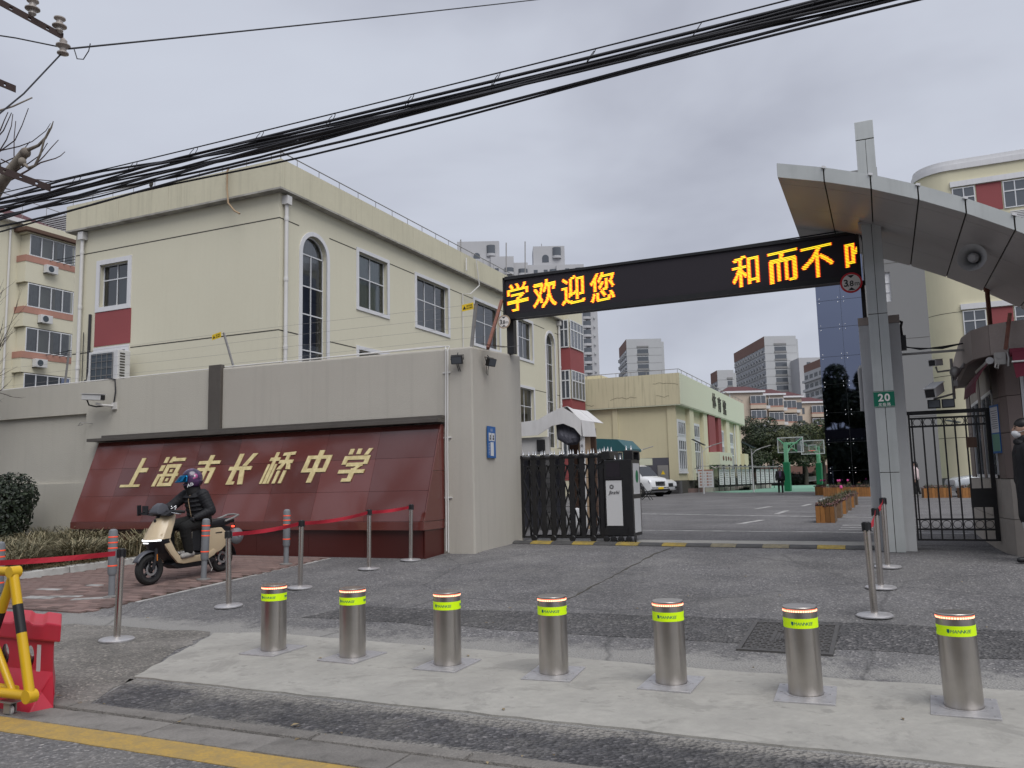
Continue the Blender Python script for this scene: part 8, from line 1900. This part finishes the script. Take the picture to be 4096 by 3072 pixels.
# thin bare tree drooping over the left end of the wall
st = thing('bare_tree', 'thin bare tree with reddish drooping twigs over the left end of the wall', 'tree', (-18.3, 11.6, .3)); mb = MB(); rr_ = random.Random(77)
mb.tube([(-18.3, 11.6, .3), (-18.25, 11.7, 2.0), (-18.1, 11.7, 3.2)], [.09, .07, .05], 8)
def twig(p, d, L_, r, depth):
    pts = [Vector(p)]; dd = Vector(d).normalized()
    for i in range(5): dd = (dd+Vector((rr_.uniform(-.16, .16), rr_.uniform(-.1, .1), rr_.uniform(-.05, .12)))).normalized(); pts.append(pts[-1]+dd*L_/5)
    mb.tube(pts, [r*(1-.14*i) for i in range(6)], 5, cap=False)
    if depth:
        for k in range(4): a = pts[rr_.choice((1, 2, 3, 4))]; twig(a, dd+Vector((rr_.uniform(-.8, .9), rr_.uniform(-.3, .3), rr_.uniform(-.5, .5))), L_*.55, r*.5, depth-1)
for k in range(9): twig((-18.05+rr_.uniform(-.2, .15), 11.6, 2.6+.12*k), (rr_.uniform(-.1, .5), rr_.uniform(-.2, .1), rr_.uniform(.8, 1.4)), rr_.uniform(1.5, 2.3), .018, 2)
for k in range(3): twig((-17.9, 11.5, 3.2+.3*k), (1, -.1, .1), 1.0, .012, 1)
twig((-17.6, 11.4, 3.7), (.9, 0, -.35), 1.0, .011, 1); mb.build('trunk', 'twig', st, recalc=False)
# unseen trees added behind the photographer so the glass tower reflects dark low down
for i, (x, y, h) in enumerate(((-8.2, -10.5, 12.5), (-4.6, -11, 14.2), (-1.4, -10.6, 13.6), (2.4, -10.5, 12.8))): tree('unseen leafy tree added across the road to darken the black glass', x, y, h, 3.4, 7000, .36, 'leaf', 40+i, 'street trees across the road', 0, 1.25, .14)

hq = thing('reflection_hedge', 'long unseen hedge added across the road to darken the black glass low down', 'hedge', (-3, -12.5, 0)); mb_ = MB(); rr = random.Random(88)  # unseen hedge, added so the foot of the glass tower reflects dark
for i in range(26): leafball(mb_, (-13+i*.8, -12.5+rr.uniform(-.2, .2), 1.6), (.8, .6, 1.5), 150, .22, rr)
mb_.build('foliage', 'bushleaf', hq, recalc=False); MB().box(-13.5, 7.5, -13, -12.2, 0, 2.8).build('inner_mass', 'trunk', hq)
LT = ['added street tree darkening the glass reflection, farthest left', 'tallest added street tree darkening the glass reflection', 'unseen added street tree across the road behind the tallest one', 'unseen added street tree across the road, farthest right']
for o, lb in zip([o for o in bpy.data.objects if o.get('group') == 'street trees across the road'], LT): o['label'] = lb
for grp, labs in (('steps to the gym porch', ['lowest and longest pale stone step of the gym porch', 'middle pale stone step of the gym porch', 'top pale stone step of the gym porch']),
                  ('tan rocks behind the hoop', ['low tan rock at the foot of the pile behind the hoop', 'middle tan rock of the pile behind the hoop', 'tan rock second from the top of the pile', 'low tan rock at the right of the pile', 'smallest tan rock on top of the pile', 'tan rock on the left shoulder of the pile']),
                  ('white bundles behind the gate', ['white bundle behind the gate nearest the tent post', 'white bundle behind the gate nearer the drive unit'])):
    for o, lb in zip([o for o in bpy.data.objects if o.get('group') == grp], labs): o['label'] = lb
# ================================================================== OVERHEAD LINES
cbn = thing('cable_bundle', 'sagging bundle of black overhead cables strung across the view', 'cable', (-3, 5.8, 4.6))
rr = random.Random(17); CY, CZ = 5.8, 4.655
def cab(z0_, z1_, y_, r, wob, ph, name='cable'):
    pts = []; n = 40
    for i in range(n+1):
        x = -13+21*i/n; t_ = (x+9.0)/9.5; z = CZ+z0_+(z1_-z0_)*min(max(t_, 0), 1)+.018*(x+4)**2*.06
        w_ = max(0, min(1, (-4.2-x)/3.5)); pts.append((x, CY+y_+wob*.5*cos(x*.9+ph), z+wob*sin(x*1.25+ph)*(.35+w_)))
    MB().tube(pts, r, 6, cap=False).build(name, 'cable', cbn, smooth='all')
cab(.03, .05, 0, .013, .006, 0); cab(.0, .03, .03, .014, .014, 1.0)
for i in range(11): cab(rr.uniform(-.24, .06), rr.uniform(-.055, .04), rr.uniform(-.05, .05), rr.choice((.006, .008, .009, .011)), rr.uniform(.018, .06), rr.uniform(0, 6))
cab(-.27, -.085, 0, .011, .02, 2); cab(-.30, -.11, .02, .009, .03, 3.4); cab(.10, .105, 0, .006, .002, 0, 'messenger_wire')
for i in range(16):
    x = -7.6+.82*i; z = CZ+.075+.018*(x+4)**2*.06; MB().tube([(x+.035*cos(a), CY+.045*sin(a)*1.0, z-.02+.055*sin(a+.9)) for a in [2*PI*k/12*.92 for k in range(13)]], .0035, 5, cap=False).build('hanger_ring', 'cable', cbn)
XP = -8.1
pole = thing('utility_pole', 'concrete utility pole with drilled steel cross arms at the left edge', 'utility pole', (XP, 4.3, 0))
MB().tube([(XP, 4.3, 0), (XP, 4.3, 8.2)], [.17, .12], 14).build('pole', 'wood_pole', pole, smooth=True)
def arm(y0_, z0_, y1_, z1_, name='cross_arm'):
    mb = MB(); a, b = Vector((XP+.10, y0_, z0_)), Vector((XP+.10, y1_, z1_)); n = 9
    # angle iron: a drilled upright web and a flange, holes left open between the webs
    d = (b-a)/n
    for i in range(n):
        p, q = a+d*(i+.18), a+d*(i+1)
        mb.bar(p, q, .008, .075)
        if i: mb.bar(a+d*i+Vector((0, 0, .026)), a+d*(i+.18)+Vector((0, 0, .026)), .008, .022); mb.bar(a+d*i-Vector((0, 0, .026)), a+d*(i+.18)-Vector((0, 0, .026)), .008, .022)
    mb.bar(a+Vector((-.03, 0, .034)), b+Vector((-.03, 0, .034)), .06, .008); mb.build(name, 'twig', pole)
arm(4.0, 6.50, 5.87, 6.47); arm(4.2, 4.74, 5.80, 4.70); arm(4.2, 5.60, 5.36, 5.63)
def insul(x, y, z, up=1):
    MB().lathe([(.014, -.07*up), (.04, -.04*up), (.035, 0), (.075, .012*up), (.075, .022*up), (.036, .05*up), (.034, .08*up), (.06, .10*up), (.06, .112*up), (.02, .125*up), (0, .13*up)], 18, (x, y, z)).build('insulator', 'ceramic', pole, smooth=True)
insul(XP+.1, 5.50, 6.58); insul(XP+.1, 5.82, 6.55); insul(XP+.12, 5.86, 6.37, -1)
ww = thing('single_overhead_wire', 'single dark overhead wire running from the upper insulator to the right', 'cable', (XP, 5.9, 6.4))
WA, WB2 = Vector((XP+.15, 5.90, 6.33)), Vector((-6.29, 14.0, 10.95))
pts = [tuple(WA.lerp(WB2, i/40*3.2)-Vector((0, 0, .10*4*(i/40)*(1-i/40)))) for i in range(41)]; MB().tube(pts, .0105, 6, cap=False).build('wire', 'cable', ww, smooth='all')
mb = MB(); mb.tube([(XP+.2, 5.93, 6.34), (XP+.26, 5.93, 6.2), (XP+.36, 5.93, 6.17), (XP+.44, 5.93, 6.25), (XP+.46, 5.93, 6.33)], .006, 5); mb.tube([(XP+.1, 5.93, 6.36), (XP-.3, 5.6, 6.42), (XP-1.2, 5.2, 6.6)], .008, 5); mb.tube([(XP+.1, 5.9, 6.33), (XP+.1, 5.45, 5.62), (XP+.1, 4.9, 4.9)], .009, 5); mb.build('jumper', 'cable', ww)

# pieces too small to tell apart in the photograph
SMALL = {'print', 'twigs', 'shoots', 'red_fringe', 'lit_character', 'diodes', 'raised_pattern', 'spider_bolts', 'cracks', 'plate_fittings', 'guard', 'side_slots', 'portrait', 'strap_leaves', 'trailing_leaves', 'foliage', 'crown', 'cooling_units', 'drying_rack', 'louvres', 'louvred_gable', 'chrome_trinket', 'pink_decal'}
for o in bpy.data.objects:
    if o.type == 'MESH' and o.parent and o.name.split('.')[0] in SMALL and o.name.split('.')[0] != 'lit_character': o['kind'] = 'stuff'
